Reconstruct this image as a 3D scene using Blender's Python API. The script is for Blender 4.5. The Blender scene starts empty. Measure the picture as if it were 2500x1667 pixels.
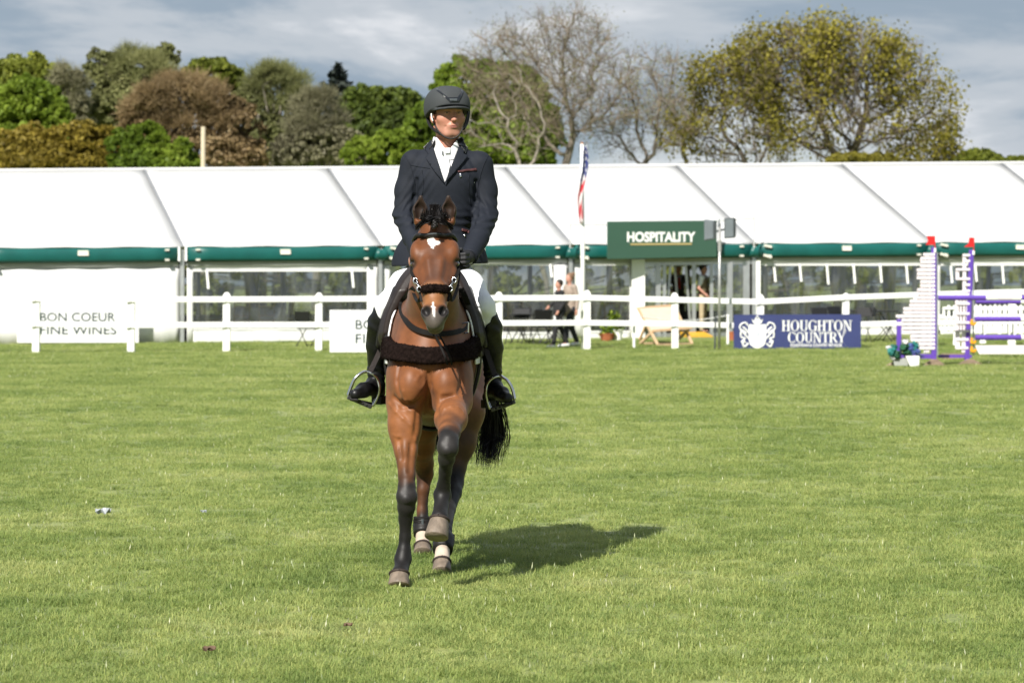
import bpy, math, random
import numpy as np
from mathutils import Vector, Matrix, geometry
from mathutils.bvhtree import BVHTree
from mathutils.kdtree import KDTree

S = bpy.context.scene
COL = S.collection
rng = np.random.default_rng(7)
random.seed(7)

# ---------------------------------------------------------------- camera
FP, CX, HY, CH = 6944.0, 1250.0, 695.0, 1.5      # focal length in photo pixels, principal column, horizon row, eye height
cam_d = bpy.data.cameras.new('camera'); cam = bpy.data.objects.new('camera', cam_d); COL.objects.link(cam)
cam.location = (0, 0, CH); cam.rotation_euler = (math.pi / 2, 0, 0)
cam_d.sensor_width = 36; cam_d.lens = 100; cam_d.shift_y = -138.5 / 2500
cam_d.clip_start = 0.5; cam_d.clip_end = 6000
cam_d.dof.use_dof = True; cam_d.dof.focus_distance = 14.1; cam_d.dof.aperture_fstop = 6.3
S.camera = cam

# ---------------------------------------------------------------- sky and sun
SUN_DIR = Vector((.312, .672, -.657)).normalized()      # the way the light travels
w = bpy.data.worlds.new('World'); S.world = w; w.use_nodes = True
def make_sky():
    nt = w.node_tree; N = nt.nodes; L = nt.links
    N.clear()
    out = N.new('ShaderNodeOutputWorld'); bg = N.new('ShaderNodeBackground'); bg.inputs[1].default_value = 0.10
    sky = N.new('ShaderNodeTexSky'); sky.sky_type = 'NISHITA'; sky.sun_disc = False
    sky.sun_elevation = math.asin(-SUN_DIR.z); sky.sun_rotation = math.atan2(-SUN_DIR.x, -SUN_DIR.y)
    sky.air_density = 1.0; sky.dust_density = 1.5
    tc = N.new('ShaderNodeTexCoord'); sp = N.new('ShaderNodeSeparateXYZ'); L.new(tc.outputs['Generated'], sp.inputs[0])
    zc = N.new('ShaderNodeMath'); zc.operation = 'MAXIMUM'; zc.inputs[1].default_value = 0; L.new(sp.outputs['Z'], zc.inputs[0])
    za = N.new('ShaderNodeMath'); za.operation = 'ADD'; za.inputs[1].default_value = .13; L.new(zc.outputs[0], za.inputs[0])
    dv = N.new('ShaderNodeVectorMath'); dv.operation = 'DIVIDE'; L.new(tc.outputs['Generated'], dv.inputs[0])
    cb = N.new('ShaderNodeCombineXYZ')
    for i in (0, 1): L.new(za.outputs[0], cb.inputs[i])
    cb.inputs[2].default_value = 1; L.new(cb.outputs[0], dv.inputs[1])
    mp = N.new('ShaderNodeMapping'); mp.inputs['Scale'].default_value = (.52, .36, 0); mp.inputs['Location'].default_value = SKY_LOC
    L.new(dv.outputs[0], mp.inputs[0])
    def noise(scale, detail, rough, dist=0):
        n = N.new('ShaderNodeTexNoise'); n.inputs['Scale'].default_value = scale; n.inputs['Detail'].default_value = detail
        n.inputs['Roughness'].default_value = rough; n.inputs['Distortion'].default_value = dist
        L.new(mp.outputs[0], n.inputs['Vector']); return n
    def ramp(src, stops):
        r = N.new('ShaderNodeValToRGB'); r.color_ramp.interpolation = 'EASE'
        e = r.color_ramp.elements
        while len(e) < len(stops): e.new(.5)
        for k, (p, c) in enumerate(stops): e[k].position = p; e[k].color = (*c, 1) if len(c) == 3 else c
        L.new(src, r.inputs[0]); return r
    n1 = noise(1.0, 6, .48, .3); n2 = noise(1.9, 8, .56, .35)
    cover = ramp(n1.outputs['Fac'], [(.30, (.62,)*3), (.50, (1,)*3)])
    k = 10.0     # the Background strength is 0.10
    tone = ramp(n2.outputs['Fac'], [(.36, (.105*k, .155*k, .215*k)), (.475, (.205*k, .255*k, .31*k)), (.56, (.33*k, .36*k, .395*k)), (.66, (.52*k, .53*k, .55*k))])
    mx = N.new('ShaderNodeMix'); mx.data_type = 'RGBA'
    L.new(cover.outputs[0], mx.inputs[0]); L.new(sky.outputs[0], mx.inputs[6]); L.new(tone.outputs[0], mx.inputs[7])
    L.new(mx.outputs[2], bg.inputs[0]); L.new(bg.outputs[0], out.inputs[0])
SKY_LOC = (-21.7, -17.3, 0)
make_sky()
sun_d = bpy.data.lights.new('sun', 'SUN'); sun_d.energy = 4.9; sun_d.angle = math.radians(.53); sun_d.color = (1, .955, .88)
sun = bpy.data.objects.new('sun', sun_d); COL.objects.link(sun)
sun.rotation_euler = SUN_DIR.to_track_quat('-Z', 'Y').to_euler(); sun.location = (-20, -30, 40)

S.view_settings.view_transform = 'Standard'; S.view_settings.look = 'None'
S.view_settings.exposure = 0.7; S.view_settings.gamma = 1.0; S.view_settings.use_curve_mapping = False
S.cycles.max_bounces = 8; S.cycles.transparent_max_bounces = 24; S.cycles.use_denoising = True
S.cycles.diffuse_bounces = 3; S.cycles.glossy_bounces = 3; S.cycles.transmission_bounces = 4
S.cycles.caustics_reflective = False; S.cycles.caustics_refractive = False

# ---------------------------------------------------------------- helpers
def P(px, py, Y):
    """A point at depth Y metres that stands at photo pixel (px, py)."""
    return Vector(((px - CX) * Y / FP, Y, CH - (py - HY) * Y / FP))

ORIG = {}
def mat(name, col, rough=.6, var=0, scale=8, bump=0, bscale=60, metal=0, spec=.4, sheen=0, trans=0, attr=None, coat=0, detail=4, stretch=None, col2=None):
    m = bpy.data.materials.new(name); m.use_nodes = True
    nt = m.node_tree; N = nt.nodes; L = nt.links; b = N['Principled BSDF']
    b.inputs['Base Color'].default_value = (*col, 1); b.inputs['Roughness'].default_value = rough
    b.inputs['Metallic'].default_value = metal; b.inputs['Specular IOR Level'].default_value = spec
    b.inputs['Sheen Weight'].default_value = sheen; b.inputs['Coat Weight'].default_value = coat
    tc = N.new('ShaderNodeTexCoord'); vec = tc.outputs['Object']
    if stretch:
        mp = N.new('ShaderNodeMapping'); mp.inputs['Scale'].default_value = stretch; L.new(vec, mp.inputs[0]); vec = mp.outputs[0]
    src = None
    if attr:
        a = N.new('ShaderNodeAttribute'); a.attribute_name = attr; src = a.outputs['Color']; L.new(src, b.inputs['Base Color'])
    if var or col2:
        n = N.new('ShaderNodeTexNoise'); n.inputs['Scale'].default_value = scale; n.inputs['Detail'].default_value = detail; L.new(vec, n.inputs['Vector'])
        r = N.new('ShaderNodeValToRGB'); e = r.color_ramp.elements
        e[0].position = .3; e[1].position = .7; L.new(n.outputs['Fac'], r.inputs[0])
        if src is None:
            c2 = col2 or tuple(c * (1 + var) for c in col); c1 = col if col2 else tuple(c * (1 - var) for c in col)
            e[0].color = (*c1, 1); e[1].color = (*c2, 1); L.new(r.outputs[0], b.inputs['Base Color'])
        else:
            e[0].color = (1 - var,) * 3 + (1,); e[1].color = (1 + var,) * 3 + (1,)
            mx = N.new('ShaderNodeMix'); mx.data_type = 'RGBA'; mx.blend_type = 'MULTIPLY'; mx.inputs[0].default_value = 1
            L.new(src, mx.inputs[6]); L.new(r.outputs[0], mx.inputs[7]); L.new(mx.outputs[2], b.inputs['Base Color'])
    if bump:
        n2 = N.new('ShaderNodeTexNoise'); n2.inputs['Scale'].default_value = bscale; n2.inputs['Detail'].default_value = 5; L.new(vec, n2.inputs['Vector'])
        bp = N.new('ShaderNodeBump'); bp.inputs['Strength'].default_value = bump; bp.inputs['Distance'].default_value = .01
        L.new(n2.outputs['Fac'], bp.inputs['Height']); L.new(bp.outputs[0], b.inputs['Normal'])
    if trans:
        t = N.new('ShaderNodeBsdfTranslucent'); ms = N.new('ShaderNodeMixShader'); ms.inputs[0].default_value = trans
        s = b.inputs['Base Color'].links
        if s: L.new(s[0].from_socket, t.inputs[0])
        else: t.inputs[0].default_value = (*col, 1)
        L.new(b.outputs[0], ms.inputs[1]); L.new(t.outputs[0], ms.inputs[2]); L.new(ms.outputs[0], N['Material Output'].inputs[0])
    return m

def tag(o, label, cat=None, group=None, kind=None):
    if label: o['label'] = label
    if cat: o['category'] = cat
    if group: o['group'] = group
    if kind: o['kind'] = kind
    return o
def thing(name, label, cat, loc=(0, 0, 0), group=None):
    o = bpy.data.objects.new(name, None); COL.objects.link(o); o.empty_display_size = .2
    o.location = loc; ORIG[o.name] = Vector(loc)
    return tag(o, label, cat, group)
def link(name, me, m, parent=None, smooth=False):
    o = bpy.data.objects.new(name, me); COL.objects.link(o)
    if m is not None: me.materials.append(m)
    if smooth: me.polygons.foreach_set('use_smooth', np.ones(len(me.polygons), bool))
    if parent is not None:
        o.parent = parent; ORIG[o.name] = ORIG[parent.name]
    else: ORIG[o.name] = Vector((0, 0, 0))
    return o
def copy_tree(o, parent=None):
    c = o.copy(); COL.objects.link(c)
    if parent is not None: c.parent = parent
    ORIG[c.name] = ORIG.get(o.name, Vector((0, 0, 0)))
    for ch in list(o.children): copy_tree(ch, c)
    return c

class MB:
    """Collects boxes, beams, tubes and prisms in world space, then links them as one mesh."""
    def __init__(s): s.v = []; s.f = []
    def add(s, vs, fs):
        n = len(s.v); s.v += [tuple(p) for p in vs]; s.f += [tuple(i + n for i in q) for q in fs]; return s
    def box(s, x0, x1, y0, y1, z0, z1):
        return s.add([(x, y, z) for z in (z0, z1) for y in (y0, y1) for x in (x0, x1)],
                     [(0, 2, 3, 1), (4, 5, 7, 6), (0, 1, 5, 4), (1, 3, 7, 5), (3, 2, 6, 7), (2, 0, 4, 6)])
    def hexa(s, lo, hi):
        """lo, hi: four corners each, same winding."""
        return s.add(list(lo) + list(hi), [(3, 2, 1, 0), (4, 5, 6, 7), (0, 1, 5, 4), (1, 2, 6, 5), (2, 3, 7, 6), (3, 0, 4, 7)])
    def beam(s, a, b, w, d, up=(0, 0, 1)):
        """Bar from a to b; w across (sideways), d along up."""
        a, b = Vector(a), Vector(b); t = (b - a).normalized(); up = Vector(up)
        if abs(t.dot(up)) > .98: up = Vector((0, 1, 0))
        x = t.cross(up).normalized(); y = x.cross(t).normalized()
        c = lambda p: [p - x * w / 2 - y * d / 2, p + x * w / 2 - y * d / 2, p + x * w / 2 + y * d / 2, p - x * w / 2 + y * d / 2]
        return s.hexa(c(a), c(b))
    def tube(s, pts, rad, n=8, cap=True, flat=1.0, nrm=None):
        pts = [Vector(p) for p in pts]; m = len(pts)
        if not hasattr(rad, '__len__'): rad = [rad] * m
        vs = []; prev = None
        for i, p in enumerate(pts):
            t = (pts[min(i + 1, m - 1)] - pts[max(i - 1, 0)])
            t = t.normalized() if t.length > 1e-9 else Vector((0, 0, 1))
            if nrm is not None: u = Vector(nrm[i]) if hasattr(nrm[0], '__len__') else Vector(nrm)
            elif prev is None: u = Vector((1, 0, 0)) if abs(t.x) < .9 else Vector((0, 1, 0))
            else: u = prev
            u = (u - t * u.dot(t)); u = u.normalized() if u.length > 1e-6 else t.orthogonal().normalized()
            prev = u; v = t.cross(u)
            for k in range(n):
                a = 2 * math.pi * k / n
                vs.append(p + (u * math.cos(a) * flat + v * math.sin(a)) * rad[i])
        fs = [(i * n + k, i * n + (k + 1) % n, (i + 1) * n + (k + 1) % n, (i + 1) * n + k) for i in range(m - 1) for k in range(n)]
        if cap: fs += [tuple(range(n - 1, -1, -1)), tuple((m - 1) * n + k for k in range(n))]
        return s.add(vs, fs)
    def lathe(s, prof, c=(0, 0, 0), n=16):
        """prof: (r, z) pairs, round the vertical through c."""
        vs = [(c[0] + r * math.cos(2 * math.pi * k / n), c[1] + r * math.sin(2 * math.pi * k / n), c[2] + z) for r, z in prof for k in range(n)]
        m = len(prof)
        fs = [(i * n + k, i * n + (k + 1) % n, (i + 1) * n + (k + 1) % n, (i + 1) * n + k) for i in range(m - 1) for k in range(n)]
        fs += [tuple(range(n - 1, -1, -1)), tuple((m - 1) * n + k for k in range(n))]
        return s.add(vs, fs)
    def ball(s, c, r, n=12, m=8):
        r = r if hasattr(r, '__len__') else (r, r, r)
        vs = [(c[0], c[1], c[2] + r[2])]
        for i in range(1, m):
            for k in range(n):
                a, b = math.pi * i / m, 2 * math.pi * k / n
                vs.append((c[0] + r[0] * math.sin(a) * math.cos(b), c[1] + r[1] * math.sin(a) * math.sin(b), c[2] + r[2] * math.cos(a)))
        vs.append((c[0], c[1], c[2] - r[2])); e = len(vs) - 1
        fs = [(0, 1 + k, 1 + (k + 1) % n) for k in range(n)]
        fs += [(1 + i * n + k, 1 + (i + 1) * n + k, 1 + (i + 1) * n + (k + 1) % n, 1 + i * n + (k + 1) % n) for i in range(m - 2) for k in range(n)]
        fs += [(e, 1 + (m - 2) * n + (k + 1) % n, 1 + (m - 2) * n + k) for k in range(n)]
        return s.add(vs, fs)
    def slab(s, poly, o, ux, uy, th):
        """Polygon poly (2D) in the plane o + x*ux + y*uy, th thick along ux x uy."""
        o, ux, uy = Vector(o), Vector(ux), Vector(uy); nn = ux.cross(uy).normalized() * th
        a = [o + ux * x + uy * y for x, y in poly]; n = len(a)
        return s.add(a + [p + nn for p in a], [tuple(range(n - 1, -1, -1)), tuple(range(n, 2 * n))] + [(i, (i + 1) % n, n + (i + 1) % n, n + i) for i in range(n)])
    def build(s, name, m, parent=None, smooth=False, bevel=0):
        o = ORIG[parent.name] if parent is not None else Vector((0, 0, 0))
        me = bpy.data.meshes.new(name)
        me.from_pydata([(p[0] - o[0], p[1] - o[1], p[2] - o[2]) for p in s.v], [], s.f)
        ob = link(name, me, m, parent, smooth)
        if bevel:
            md = ob.modifiers.new('bevel', 'BEVEL'); md.width = bevel; md.segments = 2; md.limit_method = 'ANGLE'
        return ob

def np_mesh(name, V, Fq, m, parent=None, smooth=False, attrs=None):
    """Mesh from numpy arrays; Fq: (n, k) faces."""
    o = np.array(ORIG[parent.name]) if parent is not None else np.zeros(3)
    me = bpy.data.meshes.new(name); k = Fq.shape[1]
    me.vertices.add(len(V)); me.vertices.foreach_set('co', (np.asarray(V, np.float32) - o.astype(np.float32)).ravel())
    me.loops.add(Fq.size); me.loops.foreach_set('vertex_index', Fq.astype(np.int32).ravel())
    me.polygons.add(len(Fq)); me.polygons.foreach_set('loop_start', np.arange(0, Fq.size, k, dtype=np.int32))
    me.update(calc_edges=True)
    for an, (dom, arr) in (attrs or {}).items():
        arr = np.asarray(arr, np.float32)
        if arr.ndim == 1: me.attributes.new(an, 'FLOAT', dom).data.foreach_set('value', arr)
        else: me.attributes.new(an, 'FLOAT_COLOR', dom).data.foreach_set('color', np.c_[arr, np.ones(len(arr), np.float32)].ravel())
    return link(name, me, m, parent, smooth)

def text_mesh(txt, size, spacing=1.0, bold=0.0, depth=0.004):
    """Lettering as a mesh in the XY plane, origin at its lower left, cap height = size; returns verts, faces, width."""
    c = bpy.data.curves.new('lettering', 'FONT'); c.body = txt; c.size = 1; c.space_character = spacing
    c.offset = bold; c.extrude = depth / 2 / size * .72; c.resolution_u = 4
    o = bpy.data.objects.new('lettering', c); COL.objects.link(o)
    bpy.context.view_layer.update()
    me = o.evaluated_get(bpy.context.evaluated_depsgraph_get()).to_mesh()
    v = np.array([x.co[:] for x in me.vertices]); f = [tuple(p.vertices) for p in me.polygons]
    bpy.data.objects.remove(o); bpy.data.curves.remove(c)
    v[:, :2] -= v[:, :2].min(0); h = v[:, 1].max()
    v *= size / h
    return v, f, v[:, 0].max()

def gz(x, y):
    """Height of the ground."""
    t = min(max((y - 60) / 13, 0), 1); t = t * t * (3 - 2 * t)
    return t * (.13 + .0055 * max(min(x, 16), -16))
# ---------------------------------------------------------------- ground and grass
def grass_nodes(m, blade):
    nt = m.node_tree; N = nt.nodes; L = nt.links; b = N['Principled BSDF']
    geo = N.new('ShaderNodeNewGeometry')
    def noise(scale, detail=4, rough=.55, sx=None):
        n = N.new('ShaderNodeTexNoise'); n.inputs['Scale'].default_value = scale; n.inputs['Detail'].default_value = detail; n.inputs['Roughness'].default_value = rough
        L.new(geo.outputs['Position'], n.inputs['Vector']); return n.outputs['Fac']
    def ramp(src, stops):
        r = N.new('ShaderNodeValToRGB'); e = r.color_ramp.elements
        while len(e) < len(stops): e.new(.5)
        for k, (p, c) in enumerate(stops): e[k].position = p; e[k].color = (*c, 1)
        L.new(src, r.inputs[0]); return r.outputs[0]
    def mix(a, c, fac, mode='MIX'):
        x = N.new('ShaderNodeMix'); x.data_type = 'RGBA'; x.blend_type = mode
        if isinstance(fac, float): x.inputs[0].default_value = fac
        else: L.new(fac, x.inputs[0])
        L.new(a, x.inputs[6]); L.new(c, x.inputs[7]); return x.outputs[2]
    patch = ramp(noise(.55, 5, .6), [(.30, GR[0]), (.47, GR[1]), (.60, GR[2]), (.74, GR[3])])
    fine = ramp(noise(4.5, 5, .65), [(.28, (.60, .68, .6)), (.48, (.98, 1, 1)), (.70, (1.18, 1.14, 1.14))])
    col = mix(patch, fine, 1.0, 'MULTIPLY')
    if blade:
        a = N.new('ShaderNodeAttribute'); a.attribute_name = 'tint'
        v = ramp(a.outputs['Fac'], [(0, (.38, .50, .42)), (.35, (.80, .90, .80)), (.8, (1.15, 1.10, 1.08)), (.96, (1.22, 1.15, 1.2)), (1, (2.0, 1.8, 3.6))])
        col = mix(col, v, 1.0, 'MULTIPLY')
    else:
        micro = ramp(noise(60, 4, .7), [(.35, (.30, .34, .30)), (.6, (.72, .72, .68))])
        col = mix(col, micro, 1.0, 'MULTIPLY')
    L.new(col, b.inputs['Base Color']); b.inputs['Roughness'].default_value = .55; b.inputs['Specular IOR Level'].default_value = .25
    if blade:
        t = N.new('ShaderNodeBsdfTranslucent'); ms = N.new('ShaderNodeMixShader'); ms.inputs[0].default_value = .45
        L.new(col, t.inputs[0]); L.new(b.outputs[0], ms.inputs[1]); L.new(t.outputs[0], ms.inputs[2]); L.new(ms.outputs[0], N['Material Output'].inputs[0])
GR = [(.225, .290, .085), (.325, .375, .120), (.405, .440, .160), (.47, .47, .21)]
m_ground = mat('turf', (.1, .14, .03), .9); grass_nodes(m_ground, False)
m_blade = mat('grass_blades', (.1, .14, .03), .6); grass_nodes(m_blade, True)

ys = np.r_[-30, np.arange(0, 120, 2.0), 140, 180, 250, 400, 800, 1600, 4000]
xs = np.r_[-3000, -800, -200, -100, -60, np.arange(-40, 41, 2.0), 60, 100, 200, 800, 3000]
V = np.array([(x, y, gz(x, y)) for y in ys for x in xs]); nx = len(xs)
Fq = np.array([(j * nx + i, j * nx + i + 1, (j + 1) * nx + i + 1, (j + 1) * nx + i) for j in range(len(ys) - 1) for i in range(nx - 1)])
o = np_mesh('ground', V, Fq, m_ground, smooth=True); o['kind'] = 'structure'; o['label'] = 'mown grass field of the show ground'

def make_clump(name, nb, rad, hmin, hmax, wid, stalks=0):
    vs, fs, tint = [], [], []
    def blade(x, y, h, w, a, lean, t, segs=3):
        n0 = len(vs); dx, dy = math.cos(a), math.sin(a); px_, py_ = -dy, dx
        for k in range(segs):
            u = k / segs; ww = w * (1 - u * .75) / 2; off = lean * u * u * h; z = h * u * (1 - .25 * lean * u)
            vs.extend([(x + dx * off + px_ * ww, y + dy * off + py_ * ww, z), (x + dx * off - px_ * ww, y + dy * off - py_ * ww, z)])
        vs.append((x + dx * lean * h, y + dy * lean * h, h * (1 - .25 * lean)))
        for k in range(segs - 1): fs.append((n0 + 2 * k, n0 + 2 * k + 1, n0 + 2 * k + 3, n0 + 2 * k + 2))
        fs.append((n0 + 2 * segs - 2, n0 + 2 * segs - 1, n0 + 2 * segs))
        tint.extend([t] * (2 * segs + 1))
    for _ in range(nb):
        r = rad * math.sqrt(random.random()); a = random.random() * 6.283
        blade(r * math.cos(a), r * math.sin(a), random.uniform(hmin, hmax), wid * random.uniform(.7, 1.4), random.random() * 6.283,
              random.uniform(.3, 2.1), min(.95, random.betavariate(2.0, 2.0)))
    for _ in range(stalks):
        r = rad * math.sqrt(random.random()); a = random.random() * 6.283; b = random.random() * 6.283
        h = random.uniform(hmax * 1.0, hmax * 1.8); ln = random.uniform(.3, 1.6)
        x, y = r * math.cos(a), r * math.sin(a)
        blade(x, y, h, wid * .55, b, ln, .9, 3)
        # pale seed head near the tip
        n0 = len(vs); q = Vector((x + math.cos(b) * ln * h, y + math.sin(b) * ln * h, h * (1 - .25 * ln))); p = q - Vector((math.cos(b) * ln * .5, math.sin(b) * ln * .5, 1)) * h * .3
        sx = Vector((-math.sin(b), math.cos(b), 0)) * wid * random.uniform(.4, .8)
        vs.extend([p, (p + q) / 2 + sx, q + (q - p) * .2, (p + q) / 2 - sx]); fs.append((n0, n0 + 1, n0 + 2, n0 + 3)); tint.extend([1.0] * 4)
    me = bpy.data.meshes.new(name); me.from_pydata(vs, [], fs)
    me.attributes.new('tint', 'FLOAT', 'POINT').data.foreach_set('value', tint)
    me.materials.append(m_blade)
    return bpy.data.objects.new(name, me)
gcol = bpy.data.collections.new('grass_clumps')
for k in range(14):
    gcol.objects.link(make_clump('grass_clump', (92, 92, 92, 60)[k % 4], .10, (.014, .014, .016, .020)[k % 4], (.034, .034, .038, .050)[k % 4], .0036, stalks=(0, 0, 0, 1, 0, 0, 0, 0, 0, 0, 0, 0, 1, 0)[k]))

def grass_field():
    ys = np.r_[np.arange(8.5, 30, 1.0), np.arange(30, 71, 2.5)]; cols = 13
    V, dn, sc = [], [], []
    for y in ys:
        hw = .195 * y + 2.8
        for i in range(cols):
            x = -hw + 2 * hw * i / (cols - 1); V.append((x, y, gz(x, y) + .002))
            dn.append(np.interp(y, [8, 13, 20, 32, 70], GDEN)); sc.append(np.interp(y, [8, 20, 40, 70], [1, 1, 1.25, 1.6]))
    F = np.array([(j * cols + i, j * cols + i + 1, (j + 1) * cols + i + 1, (j + 1) * cols + i) for j in range(len(ys) - 1) for i in range(cols - 1)])
    g = np_mesh('grass', np.array(V), F, m_blade, attrs={'dens': ('POINT', np.array(dn)), 'size': ('POINT', np.array(sc))})
    tag(g, 'short mown grass blades with pale seed heads', kind='stuff')
    ng = bpy.data.node_groups.new('grass_scatter', 'GeometryNodeTree')
    ng.interface.new_socket('Geometry', in_out='INPUT', socket_type='NodeSocketGeometry'); ng.interface.new_socket('Geometry', in_out='OUTPUT', socket_type='NodeSocketGeometry')
    N, L = ng.nodes, ng.links
    gi, go = N.new('NodeGroupInput'), N.new('NodeGroupOutput')
    dp = N.new('GeometryNodeDistributePointsOnFaces')
    na = N.new('GeometryNodeInputNamedAttribute'); na.data_type = 'FLOAT'; na.inputs[0].default_value = 'dens'
    L.new(gi.outputs[0], dp.inputs['Mesh']); L.new(na.outputs[0], dp.inputs['Density'])
    ci = N.new('GeometryNodeCollectionInfo'); ci.inputs[0].default_value = gcol; ci.inputs[1].default_value = True; ci.inputs[2].default_value = True
    ip = N.new('GeometryNodeInstanceOnPoints'); ip.inputs['Pick Instance'].default_value = True
    L.new(dp.outputs['Points'], ip.inputs['Points']); L.new(ci.outputs[0], ip.inputs['Instance'])
    rv = N.new('FunctionNodeRandomValue'); rv.data_type = 'FLOAT_VECTOR'; rv.inputs[0].default_value = (-.12, -.12, 0); rv.inputs[1].default_value = (.12, .12, 6.283)
    L.new(rv.outputs[0], ip.inputs['Rotation'])
    # clump height follows patches of lusher and thinner turf
    pos = N.new('GeometryNodeInputPosition'); nz = N.new('ShaderNodeTexNoise'); nz.inputs['Scale'].default_value = 1.7; nz.inputs['Detail'].default_value = 3
    L.new(pos.outputs[0], nz.inputs['Vector'])
    mr = N.new('ShaderNodeMapRange'); mr.inputs[1].default_value = .32; mr.inputs[2].default_value = .72; mr.inputs[3].default_value = .72; mr.inputs[4].default_value = 1.35
    L.new(nz.outputs[0], mr.inputs[0])
    sz = N.new('GeometryNodeInputNamedAttribute'); sz.data_type = 'FLOAT'; sz.inputs[0].default_value = 'size'
    # read size on the points
    mu = N.new('ShaderNodeMath'); mu.operation = 'MULTIPLY'; L.new(mr.outputs[0], mu.inputs[0]); L.new(sz.outputs[0], mu.inputs[1])
    cb = N.new('ShaderNodeCombineXYZ'); L.new(sz.outputs[0], cb.inputs[0]); L.new(sz.outputs[0], cb.inputs[1]); L.new(mu.outputs[0], cb.inputs[2])
    L.new(cb.outputs[0], ip.inputs['Scale']); L.new(ip.outputs[0], go.inputs[0])
    md = g.modifiers.new('grass_scatter', 'NODES'); md.node_group = ng
GDEN = [150, 130, 75, 40, 22]
grass_field()

# ---------------------------------------------------------------- trees
def leaf_cards(C, Nrm, size, elong=1.6, spread=.8):
    """Kite-shaped leaves at C; Nrm biases their facing. Returns verts (4n), faces."""
    n = len(C); R = rng.normal(size=(n, 3)); nn = Nrm + R * spread; nn /= np.linalg.norm(nn, axis=1)[:, None] + 1e-9
    t = np.cross(nn, rng.normal(size=(n, 3))); t /= np.linalg.norm(t, axis=1)[:, None] + 1e-9
    b = np.cross(nn, t); s = (size * rng.uniform(.6, 1.4, n))[:, None]
    V = np.stack([C - t * s * elong / 2, C + b * s / 2 + nn * s * .12, C + t * s * elong / 2, C - b * s / 2 + nn * s * .12], 1).reshape(-1, 3)
    return V, np.arange(4 * n).reshape(n, 4)
def leaf_mat(name, stops, trans=.35, rough=.55):
    m = mat(name, stops[0], rough, spec=.2); nt = m.node_tree; N = nt.nodes; L = nt.links; b = N['Principled BSDF']
    a = N.new('ShaderNodeAttribute'); a.attribute_name = 'tint'
    r = N.new('ShaderNodeValToRGB'); e = r.color_ramp.elements
    while len(e) < len(stops): e.new(.5)
    for k, c in enumerate(stops): e[k].position = k / (len(stops) - 1); e[k].color = (*c, 1)
    L.new(a.outputs['Fac'], r.inputs[0]); L.new(r.outputs[0], b.inputs['Base Color'])
    t = N.new('ShaderNodeBsdfTranslucent'); ms = N.new('ShaderNodeMixShader'); ms.inputs[0].default_value = trans
    L.new(r.outputs[0], t.inputs[0]); L.new(b.outputs[0], ms.inputs[1]); L.new(t.outputs[0], ms.inputs[2]); L.new(ms.outputs[0], N['Material Output'].inputs[0])
    return m
def vnoise(Pn, scale, seed=0):
    """Cheap smooth noise in -1..1 from a few sine waves."""
    r = np.random.default_rng(seed); out = np.zeros(len(Pn))
    for k in range(5):
        d = r.normal(size=3) * scale * (1 + .6 * k); out += np.sin(Pn @ d + r.uniform(0, 6.28)) / (1 + .5 * k)
    return out / 2.2

def colonize(root, trunk_h, ell, n_att, step, infl, kill, seed, iters=90, lean=(0, 0)):
    """Space colonization: limbs that fill the ellipsoids ell = [(centre, radii)]. Returns nodes, parents."""
    r = np.random.default_rng(seed); A = []
    vol = np.array([e[1][0] * e[1][1] * e[1][2] for e in ell]); cnt = (n_att * vol / vol.sum()).astype(int) + 1
    for (c, rad), k in zip(ell, cnt):
        q = r.normal(size=(k, 3)); q /= np.linalg.norm(q, axis=1)[:, None]; q *= r.uniform(.12, 1, (k, 1)) ** (1 / 2.4)
        A.append(q * np.array(rad) + np.array(c))
    A = np.concatenate(A); A = A[A[:, 2] > root[2] + trunk_h * .7]
    nodes = [Vector(root)]; par = [-1]; k = int(trunk_h / step)
    for i in range(k):
        p = nodes[-1] + Vector((lean[0] + r.normal() * .12, lean[1] + r.normal() * .12, 1)).normalized() * step
        par.append(len(nodes) - 1); nodes.append(p)
    A = [Vector(a) for a in A]
    for it in range(iters):
        kd = KDTree(len(nodes))
        for i, p in enumerate(nodes): kd.insert(p, i)
        kd.balance(); pull = {}; keep = []
        for a in A:
            p, i, d = kd.find(a)
            if d < kill: continue
            keep.append(a)
            if d < infl: pull.setdefault(i, []).append((a - p) / d)
        A = keep
        if not pull: break
        grew = 0
        for i, ds in pull.items():
            d = sum(ds, Vector()) / len(ds) + Vector(r.normal(size=3)) * .22
            if d.length < .1: d = Vector(r.normal(size=3))
            par.append(i); nodes.append(nodes[i] + d.normalized() * step); grew += 1
        if not A or len(nodes) > 9000: break
    return nodes, par
def limbs(nodes, par, r_tip, expo, r_max):
    n = len(nodes); rad = np.full(n, 0.0); ch = [[] for _ in range(n)]
    for i in range(1, n): ch[par[i]].append(i)
    acc = np.zeros(n)
    for i in range(n - 1, -1, -1):
        acc[i] = acc[i] if ch[i] else 1.0
        if par[i] >= 0: acc[par[i]] += acc[i]
    rad = r_tip * acc ** expo; rad = rad * min(1, r_max / rad[0]) if rad[0] > r_max else rad
    return np.maximum(rad, r_tip), ch
def limb_mesh(nodes, par, rad):
    """One tube per node segment chain: follows the thickest child so that limbs run on smoothly."""
    mb = MB(); n = len(nodes); ch = [[] for _ in range(n)]
    for i in range(1, n): ch[par[i]].append(i)
    start = [(0, None)]
    while start:
        i, pre = start.pop(); pts, rr = [], []
        if pre is not None: pts.append(nodes[pre]); rr.append(rad[i])
        while True:
            pts.append(nodes[i]); rr.append(rad[i])
            if not ch[i]: break
            c = sorted(ch[i], key=lambda k: -rad[k])
            for k in c[1:]: start.append((k, i))
            i = c[0]
        if len(pts) > 1:
            rr[-1] *= .4
            mb.tube(pts, rr, 6 if max(rr) > .12 else (4 if max(rr) > .035 else 3), cap=False)
    return mb

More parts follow.
